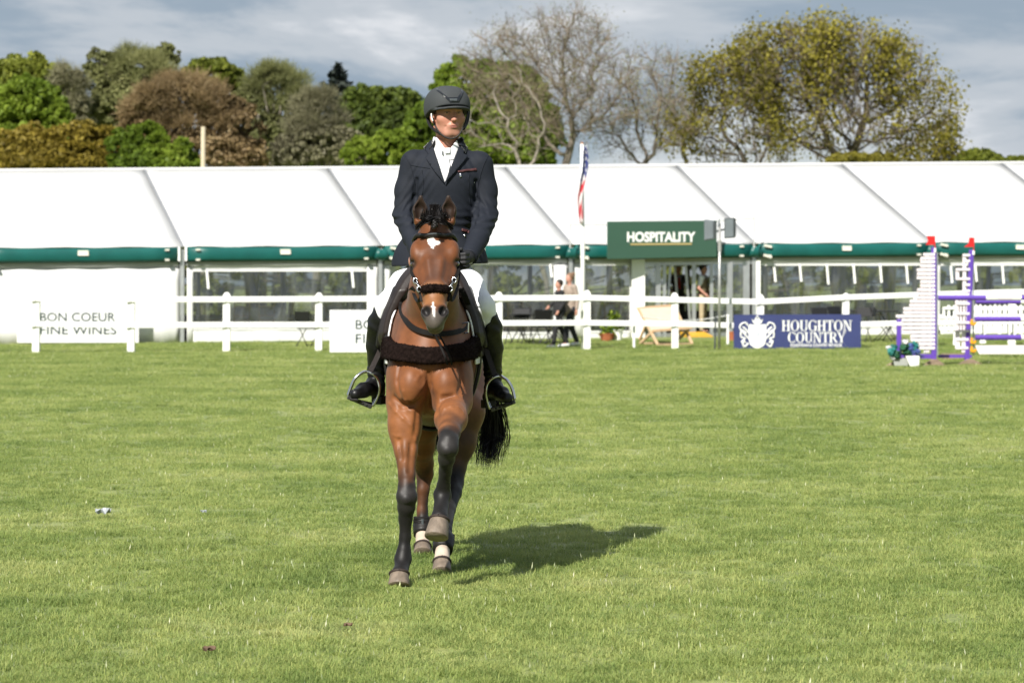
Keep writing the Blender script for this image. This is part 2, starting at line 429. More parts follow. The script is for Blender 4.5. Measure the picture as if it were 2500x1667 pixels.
m_bark = mat('bark_grey', (.17, .145, .12), .9, var=.35, scale=3, bump=.6, bscale=9)
m_bark_pale = mat('bark_pale', (.26, .23, .19), .9, var=.3, scale=3, bump=.5, bscale=9)
m_twig = mat('twig_bark', (.185, .145, .105), .9, var=.25, scale=2)
m_bark_dark = mat('bark_dark', (.075, .062, .048), .9, var=.4, scale=3, bump=.6, bscale=9)

def twig_cards(C, D, length, wid):
    """Thin twig slivers starting at C along D (triangles as narrow quads)."""
    n = len(C); L_ = (length * rng.uniform(.5, 1.3, n))[:, None]; s = np.cross(D, rng.normal(size=(n, 3))); s /= np.linalg.norm(s, axis=1)[:, None] + 1e-9
    E = C + D * L_; V = np.stack([C - s * wid / 2, C + s * wid / 2, E + s * wid * .2, E - s * wid * .2], 1).reshape(-1, 3)
    return V, np.arange(4 * n).reshape(n, 4)

def limb_tree(name, label, root, trunk_h, ell, n_att, step, seed, bark, lmat, leaves_per=5, leaf=.2, group=None, cat='tree', tip=.014, expo=.5, rmax=.5, twigs=4, twl=.9, iters=90, lean=(0, 0), leafrange=.6, patchy=0.0, kill=None, twmat=None):
    t = thing(name, label, cat, root, group)
    nodes, par = colonize(root, trunk_h, ell, n_att, step, step * 9, kill or step * 1.7, seed, iters, lean)
    rad, ch = limbs(nodes, par, tip, expo, rmax)
    limb_mesh(nodes, par, rad).build('trunk', bark, t, smooth=True)
    Pn = np.array([n[:] for n in nodes]); thin = np.where((rad < tip * 3.2) & (np.arange(len(Pn)) > 5))[0]
    if twigs and len(thin):
        idx = np.repeat(thin, twigs); D = Pn[idx] - Pn[np.maximum(np.array(par)[idx], 0)]
        D = D / (np.linalg.norm(D, axis=1)[:, None] + 1e-9) + rng.normal(size=(len(idx), 3)) * .75 + np.array([0, 0, .25]); D /= np.linalg.norm(D, axis=1)[:, None]
        V, F = twig_cards(Pn[idx], D, twl, tip * 1.3)
        e1 = V.reshape(-1, 4, 3)[:, 2]; b1 = V.reshape(-1, 4, 3)[:, 0]; i2 = np.repeat(np.arange(len(e1)), 4); u2 = rng.uniform(.25, 1, (len(i2), 1)); D2 = D[i2] + rng.normal(size=(len(i2), 3)) * .6 + np.array([0, 0, .2]); D2 /= np.linalg.norm(D2, axis=1)[:, None]
        V2, F2 = twig_cards(b1[i2] * (1 - u2) + e1[i2] * u2, D2, twl * .55, tip * .75)
        V = np.concatenate([V, V2]); F = np.concatenate([F, F2 + len(e1) * 4])
        o = np_mesh('twigs', V, F, twmat or bark, t); o['kind'] = 'stuff'
        ends = V.reshape(-1, 4, 3)[:, 2]
    else: ends = Pn[thin]
    if leaves_per:
        if patchy:
            cn = np.array([np.average([e[0][0] for e in ell]), np.average([e[0][1] for e in ell]), root[2] + trunk_h * 1.1]); hw_ = np.ptp(ends[:, 0]) / 2; hh_ = ends[:, 2].max() - cn[2]
            q_ = np.sqrt(((ends[:, 0] - cn[0]) / hw_) ** 2 + ((ends[:, 2] - cn[2]) / hh_) ** 2); ends = ends[(vnoise(ends, 1.5, seed) > -1 + patchy * 2) & (rng.random(len(ends)) < np.clip((q_ - .35) / .45, .18, 1))]
        C = np.repeat(ends, leaves_per, 0); C = C + rng.normal(size=C.shape) * leafrange
        cen = Pn.mean(0); Nn = (C - cen); Nn /= np.linalg.norm(Nn, axis=1)[:, None] + 1e-9
        V, F = leaf_cards(C, Nn * .6 + np.array([0, 0, .5]), leaf)
        tint = np.clip(.5 + .35 * vnoise(C, .55, seed + 1) + rng.normal(size=len(C)) * .16, 0, 1)
        o = np_mesh('crown', V, F, lmat, t, attrs={'tint': ('POINT', np.repeat(tint, 4))}); o['kind'] = 'stuff'
    return t

def lobe_tree(name, label, root, lobes, n, size, lmat, seed, bark=None, trunk_r=.3, twig=False, group=None, cat='tree', shell=.35, spread=.7, elong=1.6, limbs_n=0, bumps=0):
    """Dense crown: leaves gathered in sub-clumps over the surfaces of the lobes, dark gaps between them."""
    r = np.random.default_rng(seed); t = thing(name, label, cat, root, group); size = size * .74
    Cs, Ns = [], []
    area = np.array([l[1][0] * l[1][2] + l[1][0] * l[1][1] for l in lobes]); cnt = (n * area / area.sum()).astype(int)
    for (c, rad), k in zip(lobes, (cnt * 2.6).astype(int)):
        rad = np.array(rad); c = np.array(c); nsub = max(14, k // 55)
        q = r.normal(size=(nsub, 3)); q /= np.linalg.norm(q, axis=1)[:, None]; q[:, 2] = np.where(q[:, 2] < -.5, -q[:, 2], q[:, 2])
        sub = q * rad * r.uniform(.72, 1.06, (nsub, 1)) + c; sr = rad.mean() * r.uniform(.10, .27, nsub)
        pick = r.integers(0, nsub, k); z = r.normal(size=(k, 3)); z /= np.linalg.norm(z, axis=1)[:, None]
        z = z + q[pick] * .5; z /= np.linalg.norm(z, axis=1)[:, None]
        Cs.append(sub[pick] + z * sr[pick][:, None] * r.uniform(1 - shell, 1.08, (k, 1)) * np.array([1, 1, .75])); Ns.append(z)
    C = np.concatenate(Cs); Nn = np.concatenate(Ns)
    if twig:
        h_ = len(C) // 4; D = Nn[:h_] * .4 + r.normal(size=(h_, 3)) * .6 + np.array([0, 0, .45]); D /= np.linalg.norm(D, axis=1)[:, None]
        V1, F1 = twig_cards(C[:h_], D, size * 4.5, size * .22); V2, F2 = leaf_cards(C[h_:], Nn[h_:] * .5, size * .95, 2.2, 1.3)
        V = np.concatenate([V1, V2]); F = np.concatenate([F1, F2 + len(V1)])
    else: V, F = leaf_cards(C, Nn, size, elong, spread)
    tint = np.clip(.5 + .33 * vnoise(C, .5, seed) + r.normal(size=len(C)) * .18, 0, 1)
    o = np_mesh('crown', V, F, lmat, t, attrs={'tint': ('POINT', np.repeat(tint, 4))}); o['kind'] = 'stuff'
    mb = MB(); root = Vector(root); top = max(l[0][2] for l in lobes)
    mb.tube([root, root + Vector((.1, 0, (top - root.z) * .35)), root + Vector((-.05, .1, (top - root.z) * .7))], [trunk_r, trunk_r * .75, trunk_r * .4], 8)
    for li, (c, rad) in enumerate(lobes):
        if li % (bumps + 1): continue
        b0 = root + Vector((0, 0, (top - root.z) * r.uniform(.25, .5))); c = Vector(c)
        mb.tube([b0, b0.lerp(c, .5) + Vector((0, 0, .4)), c + Vector((0, 0, rad[2] * .5))], [trunk_r * .45, trunk_r * .25, .03], 6)
        for _ in range(limbs_n):
            d = Vector(r.normal(size=3)); d.z = abs(d.z); d.normalize(); e = c + Vector((d.x * rad[0], d.y * rad[1], d.z * rad[2])) * r.uniform(.5, .85)
            mb.tube([b0.lerp(c, r.uniform(.3, .9)), c.lerp(e, .4) + Vector(r.normal(size=3)) * .3, e], [trunk_r * .28, .07, .02], 4)
    mb.build('trunk', bark or m_bark_dark, t, smooth=True)
    return t

L_green = leaf_mat('leaves_bright', [(0.074, 0.115, 0.014), (.115, .175, .018), (.19, .26, .028), (.27, .34, .05)], .4)
L_olive = leaf_mat('leaves_olive', [(0.074, 0.088, 0.016), (.11, .135, .018), (.175, .20, .028), (.25, .27, .045)])
L_dark = leaf_mat('leaves_dark', [(0.047, 0.065, 0.016), (.075, .108, .020), (.125, .165, .028), (.19, .23, .045)])
L_gold = leaf_mat('leaves_gold', [(0.149, 0.119, 0.022), (.20, .155, .024), (.29, .22, .034), (.36, .29, .05)])
L_oak = leaf_mat('leaves_young_oak', [(.10, .09, .018), (.165, .15, .024), (.24, .215, .03), (.33, .29, .05)])
L_copper = leaf_mat('twigs_copper', [(0.162, 0.119, 0.062), (.20, .142, .070), (.28, .20, .10), (.36, .28, .16)], .3)
L_grey = leaf_mat('twigs_grey', [(0.162, 0.149, 0.101), (.18, .172, .10), (.25, .24, .14), (.34, .32, .21)], .3)
L_moss = leaf_mat('twigs_moss', [(0.142, 0.142, 0.065), (.16, .172, .066), (.23, .24, .094), (.31, .31, .14)], .3)
L_fir = leaf_mat('needles_dark', [(.010, .016, .016), (.018, .026, .024), (.03, .04, .034), (.05, .06, .05)], .1)

def lobes_px(spec, Y, depth=.8, bumps=0):
    """Lobes given as (px, py, half-width px, half-height px[, extra depth m]) at depth Y."""
    out = []
    for s in spec:
        c = P(s[0], s[1], Y + (s[4] if len(s) > 4 else 0)); k = Y / FP
        rad = np.array((s[2] * k, s[2] * k * depth, s[3] * k)); out.append((tuple(c), tuple(rad)))
        if bumps:
            rr = np.random.default_rng(int(s[0] * 7 + s[1]))
            for _ in range(bumps):
                q = rr.normal(size=3); q[1] = -abs(q[1]); q[2] = abs(q[2]) * .9 - .15; q /= np.linalg.norm(q); out.append((tuple(np.array(c[:]) + q * rad * rr.uniform(.72, .92)), tuple(rad * rr.uniform(.26, .44))))
    return out
def root_px(px, Y): return (( px - CX) * Y / FP, Y, gz((px - CX) * Y / FP, Y))

G_l, G_r = 'trees behind the left half of the marquee', 'trees behind the right half of the marquee'
def all_trees():
    LT = lambda name, label, px, Y, spec, n, size, m, seed, **k: lobe_tree(name, label, root_px(px, Y), lobes_px(spec, Y, .8, 5), n, size, m, seed, bumps=5, **k)
    LT('broadleaf_tree', 'dark olive green dome-shaped tree rising behind the bright green tree', 95, 182, [(60, 215, 90, 72), (140, 235, 62, 68), (95, 300, 110, 90), (10, 240, 60, 70)], 15000, .30, L_olive, 11, group=G_l)
    LT('broadleaf_tree', 'bright green leafy tree at the far left end of the wood', 75, 152, [(70, 262, 78, 62), (120, 300, 50, 66), (15, 290, 55, 70), (60, 360, 95, 60)], 17000, .26, L_green, 12, group=G_l)
    LT('budding_tree', 'grey bare tree squeezed between the green domes and the tall mossy tree', 175, 172, [(165, 230, 45, 70), (180, 310, 50, 80)], 5200, .16, L_grey, 13, twig=True, limbs_n=4, group=G_l)
    LT('budding_tree', 'tallest mossy grey tree of the wood, wispy twigs on top', 320, 175, [(350, 185, 85, 55), (270, 210, 65, 60), (310, 290, 105, 80), (400, 150, 40, 38), (250, 160, 45, 38)], 12500, .17, L_moss, 14, twig=True, limbs_n=7, group=G_l)
    LT('broadleaf_tree', 'mossy tree core with ivy', 330, 178, [(345, 225, 72, 55), (300, 300, 85, 70)], 7000, .26, L_dark, 34, limbs_n=2, group=G_l)['label'] = 'ivy-clad dark green tree inside the tall mossy grey one'
    LT('broadleaf_tree', 'olive green tree top behind the copper brown tree', 510, 190, [(510, 200, 78, 48), (570, 260, 60, 70), (455, 250, 60, 60)], 11000, .28, L_olive, 15, group=G_l)
    LT('copper_tree', 'wide reddish brown tree still in bud behind the wooden pole', 470, 155, [(450, 280, 120, 92), (560, 320, 85, 75), (370, 300, 75, 78), (480, 390, 160, 60)], 24000, .16, L_copper, 16, twig=True, limbs_n=10, group=G_l, shell=.8)
    LT('golden_tree', 'golden orange low tree above the left end of the marquee roof', 130, 135, [(70, 372, 95, 58), (185, 365, 90, 58), (260, 395, 70, 40), (120, 410, 150, 40)], 14000, .20, L_gold, 17, limbs_n=5, group=G_l, spread=1.2)
    LT('broadleaf_tree', 'mid green low tree beside the wooden pole', 385, 128, [(360, 360, 55, 52), (430, 390, 50, 45), (300, 370, 42, 50), (370, 410, 95, 42)], 11000, .20, L_green, 18, limbs_n=3, group=G_l)
    LT('budding_tree', 'grey green budding tree with a pale forked trunk', 680, 165, [(675, 235, 82, 68), (620, 290, 60, 70), (720, 300, 60, 75), (670, 360, 95, 60)], 15000, .16, L_moss, 19, twig=True, bark=m_bark_pale, trunk_r=.45, limbs_n=10, group=G_l, shell=.7)
    LT('budding_tree', 'brown grey thicket tree left of the dark green dome', 775, 155, [(770, 300, 70, 72), (800, 370, 90, 70), (720, 380, 60, 50)], 12000, .16, L_grey, 20, twig=True, bark=m_bark_pale, trunk_r=.35, limbs_n=9, group=G_l, shell=.8)
    LT('broadleaf_tree', 'dark green dome-shaped tree left of the rider\'s helmet', 930, 172, [(900, 275, 70, 62), (975, 285, 62, 66), (935, 340, 105, 80)], 13000, .28, L_dark, 21, limbs_n=5, group=G_l)
    LT('broadleaf_tree', 'low bright green tree beside the rider\'s right shoulder', 960, 140, [(890, 380, 55, 45), (960, 375, 60, 55), (1030, 340, 48, 80), (1010, 400, 60, 40)], 10000, .20, L_green, 22, group=G_l)
    LT('broadleaf_tree', 'bright green rounded tree behind the bare ash trees', 1200, 165, [(1150, 222, 88, 74), (1240, 240, 88, 76), (1110, 310, 92, 84), (1255, 330, 112, 84), (1190, 390, 155, 48)], 30000, .25, L_green, 23, limbs_n=6, group=G_r)
    LT('thicket_tree', 'shadowy thicket tree low between the golden tree and the copper tree', 250, 186, [(250, 385, 110, 75)], 5000, .28, L_dark, 51, group=G_l)
    LT('thicket_tree', 'shadowy thicket tree low under the pale forked trunk', 640, 186, [(650, 390, 120, 70)], 5000, .28, L_dark, 52, group=G_l)
    LT('thicket_tree', 'shadowy thicket tree low left of the rider', 860, 186, [(850, 385, 110, 80)], 5000, .28, L_dark, 53, group=G_l)
    hd_lobes = []
    for i in range(26): hd_lobes.append((tuple(Vector((-26 + i * 2.1, 104 + .6 * math.sin(i * 2.3), 1.5 + .5 * math.sin(i * 1.7)))), (1.7, 1.3, 1.5 + .4 * math.sin(i * 3.1))))
    lobe_tree('hedge', 'long dark green hedge behind the marquee seen through its clear windows', (0, 104, gz(0, 104)), hd_lobes, 9000, .26, L_olive, 61, trunk_r=.1, cat='hedge')
    # a small dark fir
    t = thing('fir_tree', 'small black green fir poking above the wood', 'tree', root_px(818, 195), G_l)
    tp = P(826, 165, 195); rt = Vector(root_px(818, 195)); mb = MB(); mb.tube([rt, tp], [.3, .03], 6); mb.build('trunk', m_bark_dark, t)
    C = []
    for k in range(60):
        u = rng.uniform(0, 1) ** .8; a = rng.uniform(0, 6.28); ln = .25 + 2.1 * u; base = Vector((tp.x, tp.y, tp.z - 4.2 * u))
        for s in range(26): C.append(np.array(base) + np.array([math.cos(a), math.sin(a), -.12 + .25 * s / 26]) * ln * (s / 26) + rng.normal(size=3) * .12)
    C = np.array(C); V, F = leaf_cards(C, np.tile([0, 0, 1.], (len(C), 1)), .3)
    o = np_mesh('crown', V, F, L_fir, t, attrs={'tint': ('POINT', np.repeat(rng.uniform(0, 1, len(C)), 4))}); o['kind'] = 'stuff'
    # bare ash trees
    E = lambda spec, Y: lobes_px(spec, Y, .75)
    limb_tree('ash_tree', 'tallest bare ash tree with two upright limbs behind the flagpole', root_px(1400, 142), 5.2, E([(1390, 130, 115, 115), (1260, 150, 120, 95), (1370, 250, 150, 110), (1200, 180, 85, 90), (1500, 250, 70, 90)], 142), 2100, .42, 31, m_bark, L_moss, leaves_per=1, leaf=.055, twmat=m_twig, tip=.025, expo=.47, rmax=.42, twigs=5, twl=.9, leafrange=.25, group=G_r)
    limb_tree('ash_tree', 'bare ash tree with a pale leaning trunk beside the rider', root_px(1345, 136), 5.6, E([(1210, 300, 100, 90), (1290, 330, 80, 80), (1250, 200, 90, 60)], 136), 300, .42, 32, m_bark_pale, L_moss, leaves_per=1, leaf=.055, twmat=m_twig, tip=.025, expo=.5, rmax=.36, twigs=2, twl=.7, lean=(-.22, 0), leafrange=.25, group=G_r)
    limb_tree('ash_tree', 'bare ash tree in the gap right of the flagpole', root_px(1560, 146), 5.6, E([(1560, 190, 78, 75), (1600, 290, 90, 85), (1500, 320, 60, 60)], 146), 950, .42, 33, m_bark, L_moss, leaves_per=1, leaf=.055, twmat=m_twig, tip=.025, expo=.5, rmax=.34, twigs=5, twl=.8, leafrange=.25, group=G_r)
    limb_tree('ash_tree', 'thin bare ash tree touching the left edge of the big oak', root_px(1660, 150), 5.5, E([(1660, 190, 62, 70), (1650, 290, 80, 80)], 150), 700, .42, 35, m_bark, L_moss, leaves_per=1, leaf=.055, twmat=m_twig, tip=.025, expo=.5, rmax=.3, twigs=5, twl=.8, leafrange=.25, group=G_r)
    # the young-leaved oaks
    limb_tree('oak_tree', 'big spreading oak with young yellow green leaves', root_px(2050, 142), 5.6, E([(2010, 165, 190, 118), (2150, 195, 150, 105), (1890, 190, 150, 120), (2235, 270, 105, 100), (2030, 300, 200, 90), (2150, 330, 120, 60), (2090, 130, 110, 70)], 142), 3400, .42, 41, m_bark_dark, L_oak, leaves_per=3, leaf=.12, tip=.026, expo=.49, rmax=.7, twigs=4, twl=.7, leafrange=.22, twmat=m_twig, group=G_r, patchy=.36)
    limb_tree('oak_tree', 'smaller oak with yellow leaves in front of the big oak\'s left side', root_px(1945, 138), 5.4, E([(1760, 230, 90, 95), (1740, 330, 105, 75), (1850, 360, 100, 60), (1820, 190, 70, 80)], 138), 1500, .42, 42, m_bark_dark, L_oak, leaves_per=3, leaf=.12, tip=.024, expo=.48, rmax=.45, twigs=4, twl=.7, lean=(-.3, 0), leafrange=.22, twmat=m_twig, group=G_r, patchy=.32)
    limb_tree('oak_tree', 'little oak sapling tree right of the big oak', root_px(2290, 150), 5.4, E([(2290, 370, 62, 62), (2230, 400, 60, 40)], 150), 450, .40, 43, m_bark_dark, L_oak, leaves_per=3, leaf=.13, tip=.02, expo=.48, rmax=.22, twigs=4, twl=.6, leafrange=.22, twmat=m_twig, group=G_r)
    lobe_tree('hedge_tree', 'low olive hedge tree at the right end above the marquee roof', root_px(2400, 160), lobes_px([(2390, 405, 60, 34), (2450, 412, 60, 26), (2520, 418, 60, 30)], 160), 6000, .22, L_olive, 44, group=G_r)
    lobe_tree('hedge_tree', 'low golden bush under the big oak above the marquee roof', root_px(2100, 132), lobes_px([(2080, 402, 60, 24), (2150, 400, 45, 22)], 132), 5000, .18, L_oak, 45, group=G_r)
all_trees()
# wooden pole behind the tent
t = thing('utility_pole', 'pale wooden utility pole standing in front of the copper brown tree', 'pole', root_px(495, 112))
a = Vector(root_px(495, 112)); b = P(496, 310, 112)
MB().tube([a, b], [.11, .085], 10).build('shaft', mat('pole_wood', (.42, .37, .26), .85, var=.2, scale=6, stretch=(6, 6, .5)), t, smooth=True)
# ---------------------------------------------------------------- the marquee
TH = math.radians(16.2); UX = Vector((math.cos(TH), math.sin(TH), 0)); NX = Vector((-math.sin(TH), math.cos(TH), 0)); E0 = Vector((0, 72.3, 0)); SPAN = 6.0
def T(s, d, z): p = E0 + UX * s + NX * d; return Vector((p.x, p.y, z))
def s_px(px, d=0):
    t = (px - CX) / FP; o = E0 + NX * d
    return (o.y * t - o.x) / (math.cos(TH) - t * math.sin(TH))
def z_py(py, s, d=0): return CH - (py - HY) * (E0 + UX * s + NX * d).y / FP
def ze(s): return 2.49 + .0095 * s
def zr(s): return 4.69 + .0188 * s
def tz(s, d=0): p = T(s, d, 0); return gz(p.x, p.y)

m_pvc = mat('white_pvc', (.60, .60, .595), .5, var=.035, scale=.6, bump=.25, bscale=2.2, trans=.08)
m_pvcwall = mat('white_pvc_wall', (.70, .70, .695), .5, var=.04, scale=1.2, bump=.3, bscale=2.5)
m_white = mat('white_paint', (.80, .80, .78), .45, var=.04, scale=2, bump=.05, bscale=20)
m_alu = mat('aluminium', (.50, .51, .52), .38, metal=.85, var=.08, scale=5)
m_teal = mat('teal_pvc', (.006, .088, .078), .38, var=.12, scale=2.5, bump=.2, bscale=4)
m_greyband = mat('matt_grey', (.33, .34, .32), .7, var=.1, scale=3)
m_clip = mat('cream_plastic', (.70, .68, .60), .5)
m_floor = mat('brown_carpet', (.045, .035, .028), .95, var=.3, scale=5)
m_inner = mat('inner_lining', (.42, .42, .41), .8, var=.1, scale=2)
def clear_mat():
    m = bpy.data.materials.new('clear_pvc'); m.use_nodes = True; nt = m.node_tree; N = nt.nodes; L = nt.links; N.clear()
    out = N.new('ShaderNodeOutputMaterial'); tr = N.new('ShaderNodeBsdfTransparent'); tr.inputs[0].default_value = (.76, .77, .74, 1)
    gl = N.new('ShaderNodeBsdfGlossy'); gl.inputs['Roughness'].default_value = .07; gl.inputs[0].default_value = (.8, .82, .82, 1)
    df = N.new('ShaderNodeBsdfDiffuse'); df.inputs[0].default_value = (.5, .52, .5, 1)
    tc = N.new('ShaderNodeTexCoord'); mp = N.new('ShaderNodeMapping'); mp.inputs['Scale'].default_value = (2.2, 2.2, .35); mp.inputs['Rotation'].default_value = (0, .5, 0)
    n = N.new('ShaderNodeTexNoise'); n.inputs['Scale'].default_value = 1.6; n.inputs['Detail'].default_value = 4; n.inputs['Distortion'].default_value = 1.2
    L.new(tc.outputs['Object'], mp.inputs[0]); L.new(mp.outputs[0], n.inputs['Vector'])
    bp = N.new('ShaderNodeBump'); bp.inputs['Strength'].default_value = .55; bp.inputs['Distance'].default_value = .12; L.new(n.outputs['Fac'], bp.inputs['Height'])
    L.new(bp.outputs[0], gl.inputs['Normal']); L.new(bp.outputs[0], df.inputs['Normal'])
    a = N.new('ShaderNodeMixShader'); a.inputs[0].default_value = .16; L.new(tr.outputs[0], a.inputs[1]); L.new(gl.outputs[0], a.inputs[2])
    r = N.new('ShaderNodeValToRGB'); r.color_ramp.elements[0].position = .45; r.color_ramp.elements[0].color = (.02,) * 3 + (1,); r.color_ramp.elements[1].position = .75; r.color_ramp.elements[1].color = (.16,) * 3 + (1,)
    L.new(n.outputs['Fac'], r.inputs[0])
    b = N.new('ShaderNodeMixShader'); L.new(r.outputs[0], b.inputs[0]); L.new(a.outputs[0], b.inputs[1]); L.new(df.outputs[0], b.inputs[2])
    L.new(b.outputs[0], out.inputs[0]); return m
m_clear = clear_mat()

tent = thing('marquee', 'long white hospitality marquee with green gutters and clear windows', 'marquee', T(0, 0, 0))
SI = [-8.45 + 5 * i for i in range(-2, 7)]
def grid_sheet(f, nu, nv, name, m, parent, th=0):
    V = np.array([f(i / nu, j / nv)[:] for j in range(nv + 1) for i in range(nu + 1)])
    F = np.array([(j * (nu + 1) + i, j * (nu + 1) + i + 1, (j + 1) * (nu + 1) + i + 1, (j + 1) * (nu + 1) + i) for j in range(nv) for i in range(nu)])
    o = np_mesh(name, V, F, m, parent, smooth=True)
    if th: md = o.modifiers.new('thickness', 'SOLIDIFY'); md.thickness = th; md.offset = 0
    return o
def roof_pt(s, v, back=False):
    d = SPAN * v * (1 if not back else 1); z = ze(s) + (zr(s) - ze(s)) * v
    return (SPAN * v, z) if not back else (2 * SPAN - SPAN * v, z)
def tent_build():
    for a, b in zip(SI[:-1], SI[1:]):
        for back in (False, True):
            def f(u, v, a=a, b=b, back=back):
                s = a + .02 + (b - a - .04) * u; d, z = roof_pt(s, v, back)
                sag = -.09 * math.sin(math.pi * u) * math.sin(math.pi * v) + .010 * math.sin(u * 31 + v * 9 + a) * abs(u - .5) ** 1.5 + (.012 * math.sin(u * 19 + v * 4) * (1 - v) ** 3)
                return T(s, d - (.12 * (1 - v) if not back else -.12 * (1 - v)), z + sag + .02)
            grid_sheet(f, 14, 10, 'roof_panel', m_pvc, tent, .006)
        # the rolled green gutter along the eave
        za, zb = ze(a), ze(b); e = .10
        prof = [(-.13, .0), (-.165, -.06), (-.18, -.16), (-.175, -.27), (-.15, -.335), (-.05, -.345), (-.03, -.02)]
        mb = MB(); vs = []
        for q in range(9):
            u = q / 8; s = a + e + (b - a - 2 * e) * u; bul = 1 + .06 * math.sin(u * 9)
            vs += [T(s, d * bul, ze(s) + z + .01 - .012 * math.sin(math.pi * u)) for d, z in prof]
        n = len(prof)
        fs = [(i * n + k, (i + 1) * n + k, (i + 1) * n + (k + 1) % n, i * n + (k + 1) % n) for i in range(8) for k in range(n)] + [tuple(range(n)), tuple(8 * n + k for k in range(n - 1, -1, -1))]
        g = mb.add(vs, fs).build('gutter', m_teal, tent, smooth=True)
        s = (a + b) / 2 + .05; MB().hexa([T(s - .13, -.192, ze(s) - .18), T(s + .13, -.192, ze(s) - .18), T(s + .13, -.192, ze(s) - .055), T(s - .13, -.192, ze(s) - .055)],
                                  [T(s - .13, -.20, ze(s) - .18), T(s + .13, -.20, ze(s) - .18), T(s + .13, -.17, ze(s) - .055), T(s - .13, -.17, ze(s) - .055)]).build('maker_plate', m_clip, g)
        for ss in (a + .36, b - .40):
            for zz in (-.055, -.30): MB().beam(T(ss - .05, -.205, ze(ss) + zz), T(ss + .05, -.205, ze(ss) + zz), .05, .045).build('clip', m_clip, g)
        MB().hexa([T(a + .1, -.06, za - .45), T(b - .1, -.06, zb - .45), T(b - .1, -.03, zb - .45), T(a + .1, -.03, za - .45)],
                  [T(a + .1, -.06, za - .352), T(b - .1, -.06, zb - .352), T(b - .1, -.03, zb - .352), T(a + .1, -.03, za - .352)]).build('eave_band', m_greyband, tent)  # plain grey strip in the gap below the gutter
    for i, s in enumerate(SI):
        z0 = ze(s); MB().beam(T(s, -.15, z0 + .015), T(s, SPAN, zr(s) + .045), .055, .03).beam(T(s, SPAN * 2 + .15, z0 + .015), T(s, SPAN + .02, zr(s) + .04), .055, .03).build('rafter', m_alu, tent)
        MB().box(-.05, .05, -.05, .05, 0, 1) if False else None
        MB().beam(T(s, -.045, tz(s)), T(s, -.045, z0 - .05), .10, .10).build('leg', m_alu, tent)
        MB().beam(T(s, 2 * SPAN, tz(s, 12)), T(s, 2 * SPAN, z0 - .05), .10, .10).build('leg', m_alu, tent)
        # joint between two gutters
        if i in (2,):
            for k in (-1, 1): MB().beam(T(s + k * .085, -.12, z0 - .33), T(s + k * .085, -.12, z0 + .01), .05, .16, up=(0, -1, 0)).build('gutter_end', m_white, tent)
        else:
            mb = MB(); mb.tube([T(s - .13, -.11, z0 - .17), T(s - .05, -.13, z0 - .20), T(s + .05, -.125, z0 - .22), T(s + .13, -.11, z0 - .17)], [.155, .14, .15, .16], 10); mb.build('gutter_joint', m_teal, tent, smooth=True)
            MB().beam(T(s + .22, -.23, z0 - .03), T(s + .42, -.22, z0 - .07), .05, .06).build('clip', m_clip, tent)
            MB().beam(T(s + .2, -.22, z0 - .28), T(s + .42, -.22, z0 - .34), .05, .06).build('clip', m_clip, tent)
    mb = MB(); mb.tube([T(s, SPAN, zr(s) + .03) for s in SI], .05, 8); mb.build('ridge_beam', m_pvc, tent, smooth=True)
    def panel(s0, s1, z0, z1, d=0, name='wall_panel', fold=.03, m=None, th=.006):
        sd = rng.uniform(0, 9)
        def f(u, v):
            s = s0 + (s1 - s0) * u; z = z0(s) + (z1(s) - z0(s)) * v
            return T(s, d + fold * (1 - .6 * v) * (math.sin(s * 5.3 + sd) * .5 + math.sin(s * 11.7 + sd * 2 + v * 2) * .3 * (1 - v)), z)
        return grid_sheet(f, max(4, int((s1 - s0) * 9)), 5, name, m or m_pvcwall, tent, th)
    low = lambda s: tz(s) - .02; top = lambda s: ze(s) - .40
    def window_wall(s0, s1, wa, wb, ytop, ybot, straps, d=0, strap_len=.5):
        """White wall from s0 to s1 round a clear window between photo columns wa, wb and rows ytop, ybot."""
        a, b = (s_px(wa), s_px(wb)); zt = lambda s: z_py(ytop, s); zb = lambda s: z_py(ybot, s)
        if a - s0 > .03: panel(s0, a, low, top, d, fold=.012)
        if s1 - b > .03: panel(b, s1, low, top, d, fold=.012)
        panel(a, b, zt, top, d, fold=.012); panel(a, b, low, zb, d, fold=.02)
        w = MB(); wd = .05
        for q in (1, -1):
            zz = zt if q > 0 else zb; w.hexa([T(a, d - .02, zz(a) - (wd if q > 0 else 0)), T(b, d - .02, zz(b) - (wd if q > 0 else 0)), T(b, d + .02, zz(b) - (wd if q > 0 else 0)), T(a, d + .02, zz(a) - (wd if q > 0 else 0))],
                                             [T(a, d - .02, zz(a) + (0 if q > 0 else wd)), T(b, d - .02, zz(b) + (0 if q > 0 else wd)), T(b, d + .02, zz(b) + (0 if q > 0 else wd)), T(a, d + .02, zz(a) + (0 if q > 0 else wd))])
        win = w.build('window', m_pvcwall, tent)
        p = panel(a, b, lambda s: zb(s) + .03, lambda s: zt(s) - .03, d + .004, 'pane', .012, m_clear, 0)
        p.parent = win
        for sp in straps:
            s = s_px(sp); zz = zt(s); mb = MB()
            mb.beam(T(s - .01, d - .035, zz - .01), T(s + .03, d - .05, zz - strap_len * rng.uniform(.9, 1.1)), .055, .012, up=(0, 1, 0)); mb.build('strap', m_white, win)
        return win
    # front wall, bay by bay from the left
    panel(SI[0], SI[1] - .07, low, top); panel(SI[1] + .07, SI[2] - .06, low, top, fold=.05)
    window_wall(SI[2] + .12, SI[3] - .06, 471, 896, 658, 806, (505, 859))
    window_wall(SI[3] + .06, SI[4] - .06, 952, 1352, 643, 815, (1343,), strap_len=.35)
    window_wall(SI[4] + .06, s_px(1541), 1424, 1537, 643, 812, ())
    window_wall(s_px(1841), SI[6] - .05, 1857, 2258, 644, 800, (1889, 1952, 2018, 2083, 2148, 2212))
